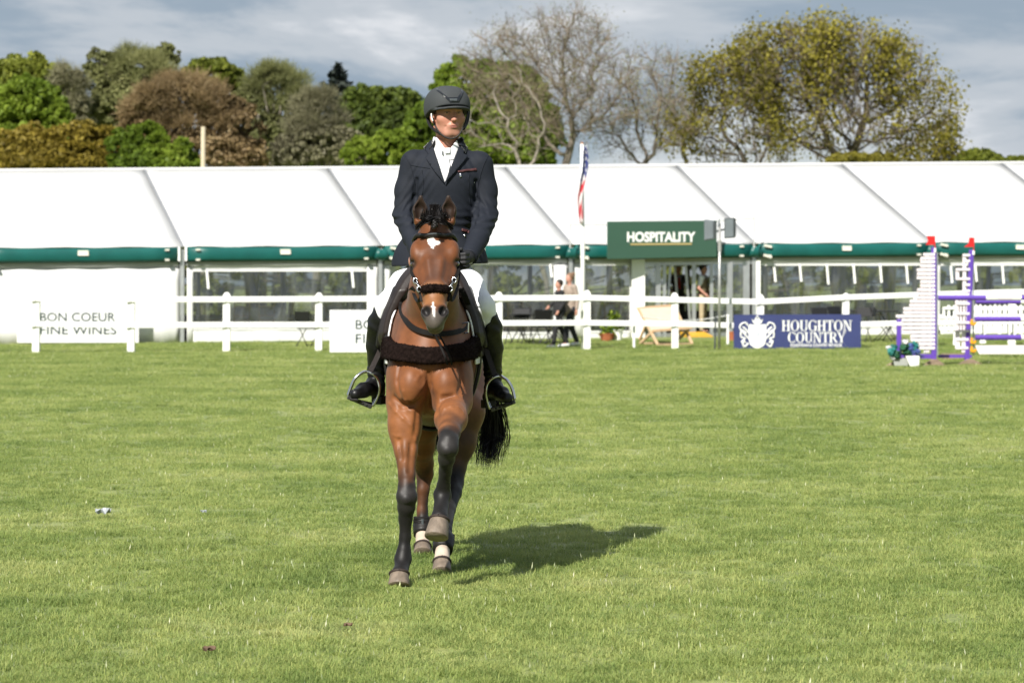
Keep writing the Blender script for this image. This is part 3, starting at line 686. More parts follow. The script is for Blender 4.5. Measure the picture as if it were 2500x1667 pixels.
    window_wall(SI[6] + .06, SI[7] - .05, 2296, 2690, 644, 800, (2320, 2380, 2446, 2510))
    panel(SI[7] + .06, SI[8], low, top)
    # rolled-back white curtain and white box posts
    sa = s_px(1366); mb = MB(); mb.tube([T(sa, -.06, tz(sa)), T(sa + .02, -.07, 1.0), T(sa, -.06, 2.0)], [.14, .13, .17], 12); mb.build('rolled_curtain', m_pvcwall, tent, smooth=True)
    for pa in (1555,):
        sa = s_px(pa); MB().beam(T(sa, -.10, tz(sa) - .02), T(sa, -.10, ze(sa) - .37), .34, .22, up=(0, -1, 0)).build('box_post', m_white, tent, bevel=.01)
    sa = s_px(1848); MB().beam(T(sa, -.05, tz(sa) - .02), T(sa, -.05, ze(sa) - .40), .13, .14, up=(0, -1, 0)).build('box_post', m_white, tent)
    # glazed entrance
    d0 = .0; door = None
    mb = MB()
    cols = [(1607, .13), (1622, .09), (1694, .10), (1737, .09), (1781, .16), (1822, .17)]
    for px, wd in cols:
        s = s_px(px); mb.beam(T(s, d0, tz(s)), T(s, d0, ze(s) - .42), wd, .09, up=(0, -1, 0))
    s0, s1 = s_px(1573), s_px(1838)
    mb.beam(T(s0, d0, z_py(644, s0)), T(s1, d0, z_py(640, s1)), .075, .10); mb.beam(T(s0, d0, tz(s0) + .05), T(s1, d0, tz(s1) + .05), .08, .10)
    ent = mb.build('entrance_frame', m_alu, tent)
    for a, b in ((1575, 1601), (1744, 1773), (1789, 1814)):
        sa, sb = s_px(a), s_px(b)
        MB().hexa([T(sa, -.006, tz(sa) + .1), T(sb, -.006, tz(sb) + .1), T(sb, .006, tz(sb) + .1), T(sa, .006, tz(sa) + .1)],
                  [T(sa, -.006, ze(sa) - .46), T(sb, -.006, ze(sb) - .46), T(sb, .006, ze(sb) - .46), T(sa, .006, ze(sa) - .46)]).build('pane', m_clear, ent)
    # doors folded open inside, floor, back wall
    for px, k in ((1627, 1), (1690, -1)):
        s = s_px(px); mb = MB()
        for dd in (.1, .95): mb.beam(T(s, dd, tz(s) + .08), T(s + k * .15, dd, ze(s) - .5), .06, .05)
        mb.beam(T(s, .1, tz(s) + .1), T(s, .95, tz(s) + .1), .05, .1); mb.beam(T(s + k * .15, .1, ze(s) - .53), T(s + k * .15, .95, ze(s) - .53), .05, .08)
        mb.build('door', m_alu, tent)
    def fl(u, v): s = SI[0] + .05 + (SI[-1] - SI[0] - .1) * u; d = .12 + 11.76 * v; return T(s, d, tz(s, d) + .06)
    grid_sheet(fl, 40, 8, 'floor', m_floor, tent)
    for k, (a, b) in enumerate(zip(SI[:-1], SI[1:])):
        lo = lambda s: tz(s, 12) - .02; D = 12.0
        if k in (0, 1): panel(a, b, lo, lambda s: ze(s), D, 'back_panel', m=m_inner); continue
        panel(a, b, lo, lambda s: tz(s, 12) + .55, D, 'back_panel', m=m_inner); panel(a, b, lambda s: ze(s) - .35, lambda s: ze(s), D, 'back_panel', m=m_inner)
        panel(a + .05, b - .05, lambda s: tz(s, 12) + .55, lambda s: ze(s) - .35, D, 'back_pane', .02, m_clear, 0)
        for ss in (a + .02, (a + b) / 2, b - .02): MB().beam(T(ss, D + .03, tz(ss, 12)), T(ss, D + .03, ze(ss)), .14, .05, up=(0, -1, 0)).build('mullion', m_inner, tent)
    for s in (SI[0], SI[-1]):
        a = [T(s, 0, tz(s)), T(s, 12, tz(s, 12)), T(s, 12, ze(s)), T(s, 6, zr(s)), T(s, 0, ze(s))]
        MB().add([p + UX * q for q in (0, .02) for p in a], [(0, 1, 2, 3, 4), (9, 8, 7, 6, 5)] + [(i, (i + 1) % 5, 5 + (i + 1) % 5, 5 + i) for i in range(5)]).build('gable_wall', m_inner, tent)
    # interior drapes gathered by the legs
    for s, dd, c in ((SI[3] - .35, 1.2, 0), (SI[4] + .5, 2.6, 0), (SI[5] + .55, 1.5, 1), (SI[6] - .4, 1.8, 1), (SI[6] + 1.9, 2.0, 1), (SI[2] + 2.3, 3.0, 1), (SI[5] + 3.4, 2.4, 1)):
        mb = MB(); mb.tube([T(s, dd, .2), T(s + .03, dd, 1.1), T(s - .02, dd, 2.5)], [.22, .15, .26], 10)
        mb.build('drape', m_drape, tent, smooth=True)
m_drape = mat('grey_drape', (.16, .155, .16), .9, var=.25, scale=4, stretch=(6, 6, .6))
tent_build()

# ---------------------------------------------------------------- lettering
def put_text(name, txt, px0, px1, py0, py1, frame, m, parent, bold=0.0, off=.004):
    """Lettering that fills the box between photo columns px0, px1 and rows py0, py1 on the plane frame = (point fn, ...)."""
    v, f, wd = text_mesh(txt, 1.0, bold=bold, depth=.03)
    f3 = [tuple(q) for q in f]; pts = [frame(px0 + (px1 - px0) * p[0] / wd, py1 + (py0 - py1) * p[1], off + p[2] * .2) for p in v]
    return MB().add(pts, f3).build(name, m, parent)
def tent_frame(d):
    def fr(px, py, off): s = s_px(px, d - off); return T(s, d - off, z_py(py, s, d - off))
    return fr
def flat_frame(Y, yaw=0):
    def fr(px, py, off): return P(px, py, Y + (px - CX) / 1000 * yaw - off)
    return fr
def board(fr, px0, px1, py0, py1, th=.04):
    q = [(px0, py1), (px1, py1), (px1, py0), (px0, py0)]
    return MB().hexa([fr(x, y, 0) for x, y in q], [fr(x, y, -th) for x, y in q])
m_ink = mat('slate_ink', (.035, .055, .06), .5)
m_banner = mat('white_banner', (.80, .80, .81), .4, var=.03, scale=2, bump=.06, bscale=6)
def wine_board(fr, x0, x1, y0, y1, tx0, label):
    t = thing('wine_board', label, 'sign board', fr((x0 + x1) / 2, y1, 0), 'wine sponsor boards')
    board(fr, x0, x1, y0, y1, .10).build('panel', m_banner, t, bevel=.008)
    k = (x1 - x0) / 298.0; h = (y1 - y0)
    put_text('lettering', 'BON COEUR', tx0, tx0 + 184 * k, y0 + .23 * h, y0 + .455 * h, fr, m_ink, t, .008)
    put_text('lettering', 'FINE WINES', tx0, tx0 + 187 * k, y0 + .56 * h, y0 + .785 * h, fr, m_ink, t, .008)
    return t
wine_board(tent_frame(-.5), 42, 339, 741, 837, 98, 'white wine sponsor board against the marquee wall behind the rails')
wine_board(flat_frame(62.0, 1.6), 805, 1130, 757, 860, 868, 'white wine sponsor board in front of the rails, half hidden by the rider')

# hospitality sign
m_signgreen = mat('sign_green', (.035, .085, .058), .5, var=.05, scale=1)
m_gold = mat('gold_line', (.42, .33, .14), .5)
def hospitality():
    d = -.62; fr = tent_frame(d); t = thing('hospitality_sign', 'dark green entrance sign with white HOSPITALITY lettering over the doors', 'sign', fr(1616, 633, 0))
    q = [(1482, 633), (1750, 627), (1750, 538), (1482, 541)]
    MB().hexa([fr(x, y, 0) for x, y in q], [fr(x, y, -.18) for x, y in q]).build('panel', m_signgreen, t, bevel=.01)
    put_text('lettering', 'HOSPITALITY', 1531, 1698, 566, 591, fr, m_white, t, .035)
    MB().hexa(*[[fr(x, y, o) for x, y in ((1539, 598.5), (1689, 597.5), (1689, 593.5), (1539, 594.5))] for o in (.012, -.01)]).build('underline', m_gold, t)
    mb = MB()
    for a, b in (((1392, 548), (1482, 549)), ((1392, 548), (1392, 606)), ((1750, 540), (1841, 533)), ((1841, 533), (1841, 606)), ((1841, 525), (1841, 533))):
        mb.tube([fr(*a, -.05), fr(*b, -.05)], .018, 6)
    mb.build('frame', mat('grey_rod', (.5, .5, .5), .4), t)
hospitality()

# houghton board: crest and serif lettering from strokes
m_navy = mat('navy_banner', (.040, .050, .145), .38, var=.06, scale=3, bump=.05, bscale=8)
def serif_glyphs():
    """Stroke glyphs in a unit box: list of (kind, ...) with thick stems and thin bars, serifs added to stem ends."""
    st, th = .17, .065
    def stem(x, y0=0, y1=1, w=st): return ('p', [(x - w / 2, y0), (x + w / 2, y0), (x + w / 2, y1), (x - w / 2, y1)])
    def serif(x, y, w=.34): return ('p', [(x - w / 2, y), (x + w / 2, y), (x + w / 2, y + .06), (x - w / 2, y + .06)])
    def bar(x0, x1, y, h=th): return ('p', [(x0, y), (x1, y), (x1, y + h), (x0, y + h)])
    def ring(cx, cy, rx, ry, a0=0, a1=360, thick=.19, thin=.06):
        n = 20; out = []
        for i in range(n):
            q = []
            for j, s in ((i, 1), (i + 1, 1), (i + 1, 0), (i, 0)):
                a = math.radians(a0 + (a1 - a0) * j / n); c, si = math.cos(a), math.sin(a)
                t = thin + (thick - thin) * abs(c) ** 1.5
                r = 1.0 if s else None
                q.append((cx + c * rx, cy + si * ry) if s else (cx + c * (rx - t), cy + si * (ry - thin)))
            out.append(('p', q))
        return out
    def diag(x0, y0, x1, y1, w=.17): return ('p', [(x0 - w / 2, y0), (x0 + w / 2, y0), (x1 + w / 2, y1), (x1 - w / 2, y1)])
    G = {}
    G['H'] = (.92, [stem(.2), stem(.72), bar(.2, .72, .47)] + [serif(x, y) for x in (.2, .72) for y in (0, .94)])
    G['O'] = (.95, ring(.475, .5, .44, .52))
    G['U'] = (.9, [stem(.2, .3), stem(.72, .3, 1, .09)] + ring(.46, .34, .345, .36, 180, 360, .17) + [serif(.2, .94), serif(.72, .94, .28)])
    G['G'] = (.95, ring(.475, .5, .44, .52, 48, 330) + [stem(.78, .05, .45), serif(.76, .42), stem(.80, .72, .97, .06)])
    G['C'] = (.86, ring(.475, .5, .44, .52, 48, 318) + [stem(.78, .70, .97, .06), stem(.76, .06, .2, .05)])
    G['T'] = (.8, [stem(.4), serif(.4, 0), bar(.04, .76, .93, .07), stem(.06, .76, 1, .06), stem(.74, .76, 1, .06)])
    G['N'] = (.95, [stem(.18, 0, 1, .08), stem(.78, 0, 1, .08), diag(.76, 0, .22, 1), serif(.18, 0), serif(.16, .94), serif(.78, .94)])
    G['R'] = (.9, [stem(.2), serif(.2, 0), serif(.18, .94)] + ring(.42, .73, .33, .27, -90, 90, .17) + [bar(.2, .44, .94), bar(.2, .44, .46), diag(.82, 0, .44, .5), serif(.82, 0, .24)])
    G['Y'] = (.86, [stem(.43, 0, .45), serif(.43, 0), diag(.40, .42, .14, 1, .16), diag(.46, .42, .74, 1, .08), serif(.14, .94, .32), serif(.74, .94, .28)])
    return G
def serif_text(txt, px0, px1, py0, py1, fr, m, parent, off=.006):
    G = serif_glyphs(); tot = sum(G[c][0] for c in txt); k = (px1 - px0) / tot; x = 0; mb = MB()
    for c in txt:
        w_, polys = G[c]
        for j, (_, q) in enumerate(polys):
            mb.add([fr(px0 + (x + a) * k, py1 + (py0 - py1) * b, off + .0004 * (j % 7)) for a, b in q], [tuple(range(len(q)))])
        x += w_
    return mb.build('lettering', m, parent)
def houghton():
    fr = flat_frame(63.6, 1.0); t = thing('sponsor_board', 'navy blue sponsor board with white crest and serif lettering', 'sign board', fr(1946, 857, 0))
    q = [(1791, 858), (2102, 854), (2102, 767), (1791, 768)]
    MB().hexa([fr(x, y, 0) for x, y in q], [fr(x, y, -.05) for x, y in q]).build('panel', m_navy, t)
    serif_text('HOUGHTON', 1908, 2080, 782, 808, fr, m_white, t); serif_text('COUNTRY', 1923, 2064, 811, 836, fr, m_white, t)
    put_text('lettering', 'EQUESTRIAN & COUNTRY RETAILER', 1930, 2056, 839, 847, fr, m_white, t, .02)
    # crest: shield, crown, monogram, scrolls
    cx = 1849
    def plate(pts, off, m, name, par): return MB().add([fr(x, y, off) for x, y in pts] + [fr(x, y, off - .006) for x, y in pts], [tuple(range(len(pts) - 1, -1, -1))] + [(i, (i + 1) % len(pts), len(pts) + (i + 1) % len(pts), len(pts) + i) for i in range(len(pts))]).build(name, m, par)
    sh = [(cx - 19, 791), (cx - 9, 793), (cx, 790), (cx + 9, 793), (cx + 19, 791), (cx + 22, 796), (cx + 21, 830), (cx + 17, 842), (cx + 8, 848), (cx, 853), (cx - 8, 848), (cx - 17, 842), (cx - 21, 830), (cx - 22, 796)]
    crest = plate(sh, .008, m_white, 'crest', t)
    plate([(cx - 9, 790), (cx - 14, 778), (cx - 7, 784), (cx - 5, 774), (cx, 779), (cx + 5, 774), (cx + 7, 784), (cx + 14, 778), (cx + 9, 790)], .008, m_white, 'crown', crest)
    MB().ball(fr(cx, 773, .005), .025, 8, 6).build('orb', m_white, crest)
    serif_text('H', cx - 13, cx + 8, 797, 822, fr, m_crestgrey, crest, .011); serif_text('C', cx - 5, cx + 14, 812, 838, fr, m_crestgrey, crest, .013)
    for k in (-1, 1):
        mb = MB()
        for curve in ([(22, 838), (32, 846), (36, 834), (30, 826), (40, 822), (38, 806), (27, 814)], [(22, 826), (34, 812), (43, 800), (38, 790), (28, 788), (24, 795)], [(28, 836), (38, 832), (34, 842)], [(20, 814), (30, 802), (36, 798)]):
            pts = [fr(cx + k * a, b, .008) for a, b in curve]; sm = []
            for i in range(len(pts) - 1):
                p0, p1, p2, p3 = pts[max(i - 1, 0)], pts[i], pts[i + 1], pts[min(i + 2, len(pts) - 1)]
                for j in range(4):
                    u = j / 4; sm.append(.5 * ((2 * p1) + (-p0 + p2) * u + (2 * p0 - 5 * p1 + 4 * p2 - p3) * u * u + (-p0 + 3 * p1 - 3 * p2 + p3) * u ** 3))
            sm.append(pts[-1]); mb.tube(sm, .018, 5)
        mb.build('scroll', m_white, crest)
    for px in (1830, 2065):
        MB().beam(fr(px, 857, -.09), fr(px, 772, -.09), .05, .05).build('stake', m_greyband, t)
m_crestgrey = mat('crest_grey', (.45, .47, .55), .5)
houghton()

# ---------------------------------------------------------------- white rail fence
def fence_Y(px): return 62.0 + 1.55 * px / 1000
def fence_z(px):  # the ground under the fence
    y = fence_Y(px); return gz((px - CX) * y / FP, y)
def rail_fence():
    t = thing('rail_fence', 'white two-rail fence across the field in front of the marquee', 'fence', (0, 64, 0))
    posts = [(-360, 727), (-137, 725), (88, 722), (320, 725), (553, 716), (778, 717), (1000, 717), (1218, 715), (1433, 711), (1648, 717), (1856, 721), (2064, 718), (2268, 716), (2470, 716), (2672, 716), (2870, 716)]
    sh = {553: 3, 1433: 3}
    for px, ty in posts:
        Y = fence_Y(px); top = P(px, ty, Y); b = Vector((top.x, Y, gz(top.x, Y) - .05)); lean = rng.uniform(-.012, .012)
        w = .155; mb = MB(); q = Vector((lean, 0, 0))
        mb.hexa([b + Vector((x, y, 0)) for x, y in ((-w / 2, -w / 2), (w / 2, -w / 2), (w / 2, w / 2), (-w / 2, w / 2))],
                [top + q + Vector((x, y, -.03)) for x, y in ((-w / 2, -w / 2), (w / 2, -w / 2), (w / 2, w / 2), (-w / 2, w / 2))])
        mb.hexa([top + q + Vector((x, y, -.03)) for x, y in ((-.07, -.07), (.07, -.07), (.07, .07), (-.07, .07))], [top + q + Vector((x, y, .02)) for x, y in ((-.03, -.03), (.03, -.03), (.03, .03), (-.03, .03))])
        mb.build('post', m_white, t, bevel=.008)
    tops = {-360: 728, -137: 729, 88: 729, 320: 731, 553: 731, 778: 730, 1000: 729, 1218: 728, 1433: 727, 1648: 732, 1856: 737, 2064: 726, 2268: 719, 2470: 713, 2672: 710, 2870: 710}
    lows = {-360: 790, -137: 791, 88: 791, 320: 794, 553: 793, 778: 793, 1000: 792, 1218: 789, 1433: 788, 1648: 791, 1856: 796, 2064: 793, 2268: 787, 2470: 785, 2672: 783, 2870: 783}
    for (pa, _), (pb, _) in zip(posts[:-1], posts[1:]):
        for dct in (tops, lows):
            if dct is lows and pa in (778, 1856) : pass
            a, b = P(pa, dct[pa], fence_Y(pa) - .10), P(pb, dct[pb], fence_Y(pb) - .10); g = (b - a).normalized() * .004
            MB().beam(a + g, b - g, .045, .125).build('rail', m_white, t, bevel=.012)
rail_fence()
# thin white rope posts beside the entrance
for px, y1, Y, lb in ((1548, 848, 65.0, 'thin white rope post left of the big deck chair'), (1777, 840, 67.0, 'thin white rope post left of the navy sponsor board')):
    b = P(px, y1, Y); b.z = gz(b.x, b.y); t = thing('rope_post', lb, 'post', b, 'thin rope posts at the entrance')
    MB().tube([b, b + Vector((0, 0, 1.12 if px < 1600 else .66))], .032, 8).build('stem', m_white, t)
    MB().ball(b + Vector((0, 0, 1.13 if px < 1600 else .67)), .04, 8, 6).build('knob', m_white, t)
a, b = P(1552, 771, 65.0), P(1777, 770, 67.0); mb = MB(); mb.tube([a.lerp(b, i / 8) + Vector((0, 0, -.12 * math.sin(math.pi * i / 8))) for i in range(9)], .012, 5)
tag(mb.build('rope', m_white), 'thin white rope slung between the two rope posts', 'rope')

# ---------------------------------------------------------------- flagpole and flag
def flagpole():
    b = P(1424, 850, 64.5); b.z = gz(b.x, b.y); tp = P(1421, 352, 64.5)
    t = thing('flagpole', 'tall white flagpole carrying a limp striped flag', 'flagpole', b)
    MB().tube([b, b.lerp(tp, .5), tp], [.055, .05, .04], 10).build('pole', m_white, t, smooth=True)
    MB().tube([tp, tp + Vector((0, 0, .05))], [.045, .02], 10).build('cap', mat('pole_cap', (.25, .12, .07), .5), t)
    # the flag hangs in folds from its hoist
    fl = thing('flag', 'limp star-spangled flag hanging in folds from the white flagpole', 'flag', tp)
    nu, nv = 46, 26; top = P(1427, 366, 64.42); bot = P(1417, 546, 64.42); V = []; C = []
    for j in range(nv + 1):
        v = j / nv
        for i in range(nu + 1):
            u = i / nu; c = top.lerp(bot, v)
            wd = .145 * (math.sin(min(1, v * 3 + .25) * 1.57)) * (1 - .70 * v ** 2.2)
            fold = math.sin(u * 13 + v * 5) ; x = (u - .5) * 1.1 + .28 * math.sin(u * 9.5 + v * 4)
            V.append((c.x + x * wd + .03 * math.sin(v * 7), c.y + .05 * fold * (1 - .5 * v) - .02, c.z + .12 * u * (1 - v)))
            # stripes run along the fly and fold over as the cloth hangs: diagonal on the drop
            if v + .12 * (u - .5) < .42 and u < .82:
                star = (int(u * 14) + int(v * 30) * 3) % 5 == 0
                C.append((.72, .72, .75) if star else (.03, .045, .20))
            else:
                k = int((u * 2.6 + v * 7.5) * 1.05) % 2
                C.append((.58, .035, .055) if k else (.78, .76, .76))
    F = np.array([(j * (nu + 1) + i, j * (nu + 1) + i + 1, (j + 1) * (nu + 1) + i + 1, (j + 1) * (nu + 1) + i) for j in range(nv) for i in range(nu)])
    o = np_mesh('cloth', np.array(V), F, mat('flag_cloth', (.8, .8, .8), .8, attr='col', trans=.25), fl, smooth=True, attrs={'col': ('POINT', np.array(C))})
    md = o.modifiers.new('thickness', 'SOLIDIFY'); md.thickness = .004
flagpole()

# ---------------------------------------------------------------- loudspeaker mast
m_spk = mat('speaker_grey', (.13, .15, .165), .5, var=.08, scale=6); m_spk2 = mat('speaker_dark', (.05, .06, .065), .6, var=.1, scale=6)
m_steel = mat('galvanised_steel', (.42, .42, .41), .45, metal=.6, var=.15, scale=8)
def mast():
    Y = 64.0; b = P(1756, 857, Y); b.z = gz(b.x, b.y); tp = P(1757, 545, Y)
    t = thing('speaker_mast', 'slim steel mast in front of the fence carrying two loudspeakers', 'mast', b)
    MB().tube([b, tp], .030, 10).build('pole', m_steel, t, smooth=True); c = P(1757, 600, Y)
    MB().tube([c - Vector((0, 0, .12)), c + Vector((0, 0, .12))], .042, 10).build('collar', m_steel, t)
    MB().tube([P(1745, 858, Y + .02), P(1747, 770, Y + .02)], .02, 6).build('stay', m_spk2, t)
    mb = MB(); mb.beam(P(1749, 565, Y), P(1769, 560, Y), .04, .05); mb.build('bracket', m_spk2, t)
    MB().hexa([P(1752, 556, Y - .05), P(1757, 549, Y - .05), P(1757, 549, Y + .1), P(1752, 556, Y + .1)], [P(1753, 540, Y - .05), P(1758, 531, Y - .05), P(1758, 531, Y + .1), P(1753, 540, Y + .1)]).build('horn', m_spk, t)
    for name, q, back, lb in (('loudspeaker', [(1719, 588), (1743, 585), (1743, 538), (1719, 535)], [(1725, 586), (1749, 583), (1749, 541), (1725, 539)], 'pale grey loudspeaker on the mast in front of the green sign'),
                              ('loudspeaker', [(1768, 583), (1793, 581), (1793, 531), (1768, 533)], [(1772, 582), (1797, 580), (1797, 533), (1772, 535)], 'darker grey loudspeaker on the mast in front of the white roof')):
        s = thing(name, lb, 'loudspeaker', P(q[0][0], q[0][1], Y), 'loudspeakers on the mast')
        yo = .12
        MB().hexa([P(x, y, Y - yo) for x, y in q], [P(x, y, Y + .28) for x, y in back]).build('cabinet', m_spk if q[0][0] < 1750 else m_spk2, s, bevel=.02)
        x0, x1 = q[0][0] + 2.5, q[1][0] - 2.5
        MB().hexa([P(x, y, Y - yo - .012) for x, y in ((x0, q[0][1] - 3), (x1, q[1][1] - 3), (x1, q[2][1] + 3), (x0, q[3][1] + 3))], [P(x, y, Y - yo + .01) for x, y in ((x0, q[0][1] - 3), (x1, q[1][1] - 3), (x1, q[2][1] + 3), (x0, q[3][1] + 3))]).build('grille', m_spk, s)
mast()
# ---------------------------------------------------------------- smooth solids for bodies and clothes
import openvdb
class Field:
    """A signed distance field on a grid; shapes are melted together with smooth minima, then meshed."""
    def __init__(s, lo, hi, vx):
        s.lo = np.array(lo, np.float32); s.vx = vx; s.n = np.ceil((np.array(hi) - np.array(lo)) / vx).astype(int) + 1
        s.D = np.full(s.n, .4, np.float32)
        s.ax = [s.lo[i] + vx * np.arange(s.n[i], dtype=np.float32) for i in range(3)]
    def _win(s, lo, hi):
        a = np.clip(np.floor((np.array(lo) - s.lo) / s.vx).astype(int), 0, s.n); b = np.clip(np.ceil((np.array(hi) - s.lo) / s.vx).astype(int) + 1, 0, s.n)
        sl = tuple(slice(x, y) for x, y in zip(a, b))
        return sl, s.ax[0][sl[0]][:, None, None], s.ax[1][sl[1]][None, :, None], s.ax[2][sl[2]][None, None, :]
    def _op(s, lo, hi, f, k, op):
        if min(np.array(hi) - np.array(lo)) <= 0: return
        sl, X, Y, Z = s._win(lo, hi)
        if s.D[sl].size == 0: return
        d = f(X, Y, Z).astype(np.float32); a = s.D[sl]
        if op == 'sub':
            h = np.clip(.5 - .5 * (a + d) / k, 0, 1); s.D[sl] = a * (1 - h) - d * h + k * h * (1 - h)
        elif op == 'and':
            h = np.clip(.5 - .5 * (d - a) / k, 0, 1); s.D[sl] = d * (1 - h) + a * h + k * h * (1 - h)
        else:
            h = np.clip(.5 + .5 * (a - d) / k, 0, 1); s.D[sl] = a * (1 - h) + d * h - k * h * (1 - h)
        return s
    def cap(s, a, b, ra, rb, k=.02, flat=None, op='add'):
        """Tapered capsule; flat = per-axis scale of the cross section, e.g. (.7, 1, 1) for narrower in x."""
        a = np.array(a, np.float32); b = np.array(b, np.float32); fl = np.array(flat or (1, 1, 1), np.float32)
        m = max(ra, rb) + k + .06; ab = b - a; L2 = float(ab @ ab) + 1e-9; mn = float(fl.min())
        def f(X, Y, Z):
            h = np.clip(((X - a[0]) * ab[0] + (Y - a[1]) * ab[1] + (Z - a[2]) * ab[2]) / L2, 0, 1)
            d = np.sqrt(((X - a[0] - h * ab[0]) / fl[0]) ** 2 + ((Y - a[1] - h * ab[1]) / fl[1]) ** 2 + ((Z - a[2] - h * ab[2]) / fl[2]) ** 2)
            return (d - (ra + (rb - ra) * h)) * (mn if mn < 1 else 1)
        s._op(np.minimum(a, b) - m, np.maximum(a, b) + m, f, k, op); return s
    def chain(s, pts, k=.02, flat=None, op='add'):
        for (a, ra), (b, rb) in zip(pts[:-1], pts[1:]): s.cap(a, b, ra, rb, k, flat, op)
        return s
    def ell(s, c, r, k=.02, R=None, op='add'):
        """Ellipsoid; R: three local axes as rows."""
        c = np.array(c, np.float32); r = np.array(r, np.float32); m = float(r.max()) + k + .06
        R_ = np.eye(3, dtype=np.float32) if R is None else np.array([list(v) for v in R], np.float32)
        def f(X, Y, Z):
            x, y, z = X - c[0], Y - c[1], Z - c[2]
            q = [R_[i, 0] * x + R_[i, 1] * y + R_[i, 2] * z for i in range(3)]
            k0 = np.sqrt((q[0] / r[0]) ** 2 + (q[1] / r[1]) ** 2 + (q[2] / r[2]) ** 2)
            k1 = np.sqrt((q[0] / r[0] ** 2) ** 2 + (q[1] / r[1] ** 2) ** 2 + (q[2] / r[2] ** 2) ** 2)
            return np.where(k1 > 1e-6, k0 * (k0 - 1) / np.maximum(k1, 1e-6), -r.min())
        s._op(c - m, c + m, f, k, op); return s
    def fn(s, lo, hi, f, k=.01, op='add'): s._op(lo, hi, f, k, op); return s
    def march(s, px, py, y0, y1):
        """First surface point on the line of sight through a photo pixel."""
        for y in np.arange(y0, y1, .004):
            p = P(px, py, y); i = [int(round((p[k] - s.lo[k]) / s.vx)) for k in range(3)]
            if all(0 <= i[k] < s.n[k] for k in range(3)) and s.D[tuple(i)] < 0: return p
        return P(px, py, y1)
    def mesh(s, name, m, parent=None, D=None, lo=None, attrs_fn=None, smooth_it=0):
        D = s.D if D is None else D; lo = s.lo if lo is None else lo
        g = openvdb.FloatGrid(.4); g.copyFromArray(np.ascontiguousarray(D, np.float32))
        V, Q = g.convertToQuads(isovalue=0.0)
        V = V * s.vx + lo
        at = attrs_fn(V) if attrs_fn else None
        return np_mesh(name, V, Q, m, parent, smooth=True, attrs=at), V
    def sub(s, lo, hi):
        sl, X, Y, Z = s._win(lo, hi)
        return s.D[sl], np.array([s.ax[i][sl[i].start] for i in range(3)]), X, Y, Z
def sstep(a, b, x): t = np.clip((x - a) / (b - a), 0, 1); return t * t * (3 - 2 * t)
def Zp(px, Y, z): return Vector(((px - CX) * Y / FP, Y, z))
def arr(v): return np.array(v[:], float)

# ---------------------------------------------------------------- the horse
HV = .0065
Hf = Field((-.95, 13.45, -.02), (.0, 16.45, 2.0), HV)
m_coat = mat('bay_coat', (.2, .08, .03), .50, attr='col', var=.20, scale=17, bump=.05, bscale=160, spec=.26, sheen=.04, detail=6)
LEGS = {
 'near_fore': [(P(994, 925, 14.47), .096, 0), (P(988, 985, 14.42), .082, 0), (P(989, 1040, 14.36), .072, .06), (P(991, 1100, 14.31), .057, .26), (P(993, 1160, 14.27), .041, .48), (P(993, 1190, 14.25), .042, .72), (P(993, 1213, 14.235), .047, 1), (P(992, 1238, 14.25), .0425, 1), (P(990, 1266, 14.27), .033, 1), (P(989, 1310, 14.28), .0275, 1), (P(986, 1345, 14.275), .033, 1), (P(984, 1364, 14.27), .0415, 1), (P(981, 1384, 14.235), .034, 1), (P(976, 1400, 14.19), .044, 1)],
 'raised_fore': [(P(1102, 925, 14.45), .098, 0), (P(1106, 980, 14.36), .088, 0), (P(1101, 1022, 14.15), .074, .12), (P(1097, 1055, 14.00), .053, .5), (P(1095, 1078, 13.94), .047, 1), (P(1093, 1094, 13.925), .046, 1), (P(1090, 1120, 13.96), .039, 1), (P(1087, 1150, 14.02), .030, 1), (P(1083, 1185, 14.07), .031, 1), (P(1080, 1207, 14.09), .042, 1), (P(1077, 1238, 14.04), .034, 1), (P(1073, 1264, 13.98), .044, 1)],
 'left_hind': [(P(1122, 930, 15.92), .165, 0), (P(1126, 1005, 15.62), .122, 0), (P(1121, 1080, 15.58), .086, .05), (P(1112, 1140, 15.54), .058, .4), (P(1108, 1180, 15.50), .052, .85), (P(1104, 1202, 15.42), .050, 1), (P(1096, 1245, 15.27), .034, 1), (P(1088, 1295, 15.08), .032, 1), (P(1083, 1322, 14.98), .043, 1), (P(1080, 1350, 14.90), .035, 0), (P(1079, 1368, 14.86), .044, 0)],
 'right_hind': [(P(1030, 930, 15.95), .165, 0), (P(1022, 1020, 15.75), .125, 0), (P(1024, 1085, 15.86), .080, .25), (P(1034, 1130, 15.98), .056, .35), (P(1037, 1156, 16.02), .048, .45), (P(1033, 1195, 16.0), .034, .5), (P(1031, 1245, 15.99), .029, .6), (P(1033, 1285, 15.97), .041, 1), (P(1032, 1312, 15.92), .036, 0), (P(1032, 1330, 15.88), .042, 0)],
}
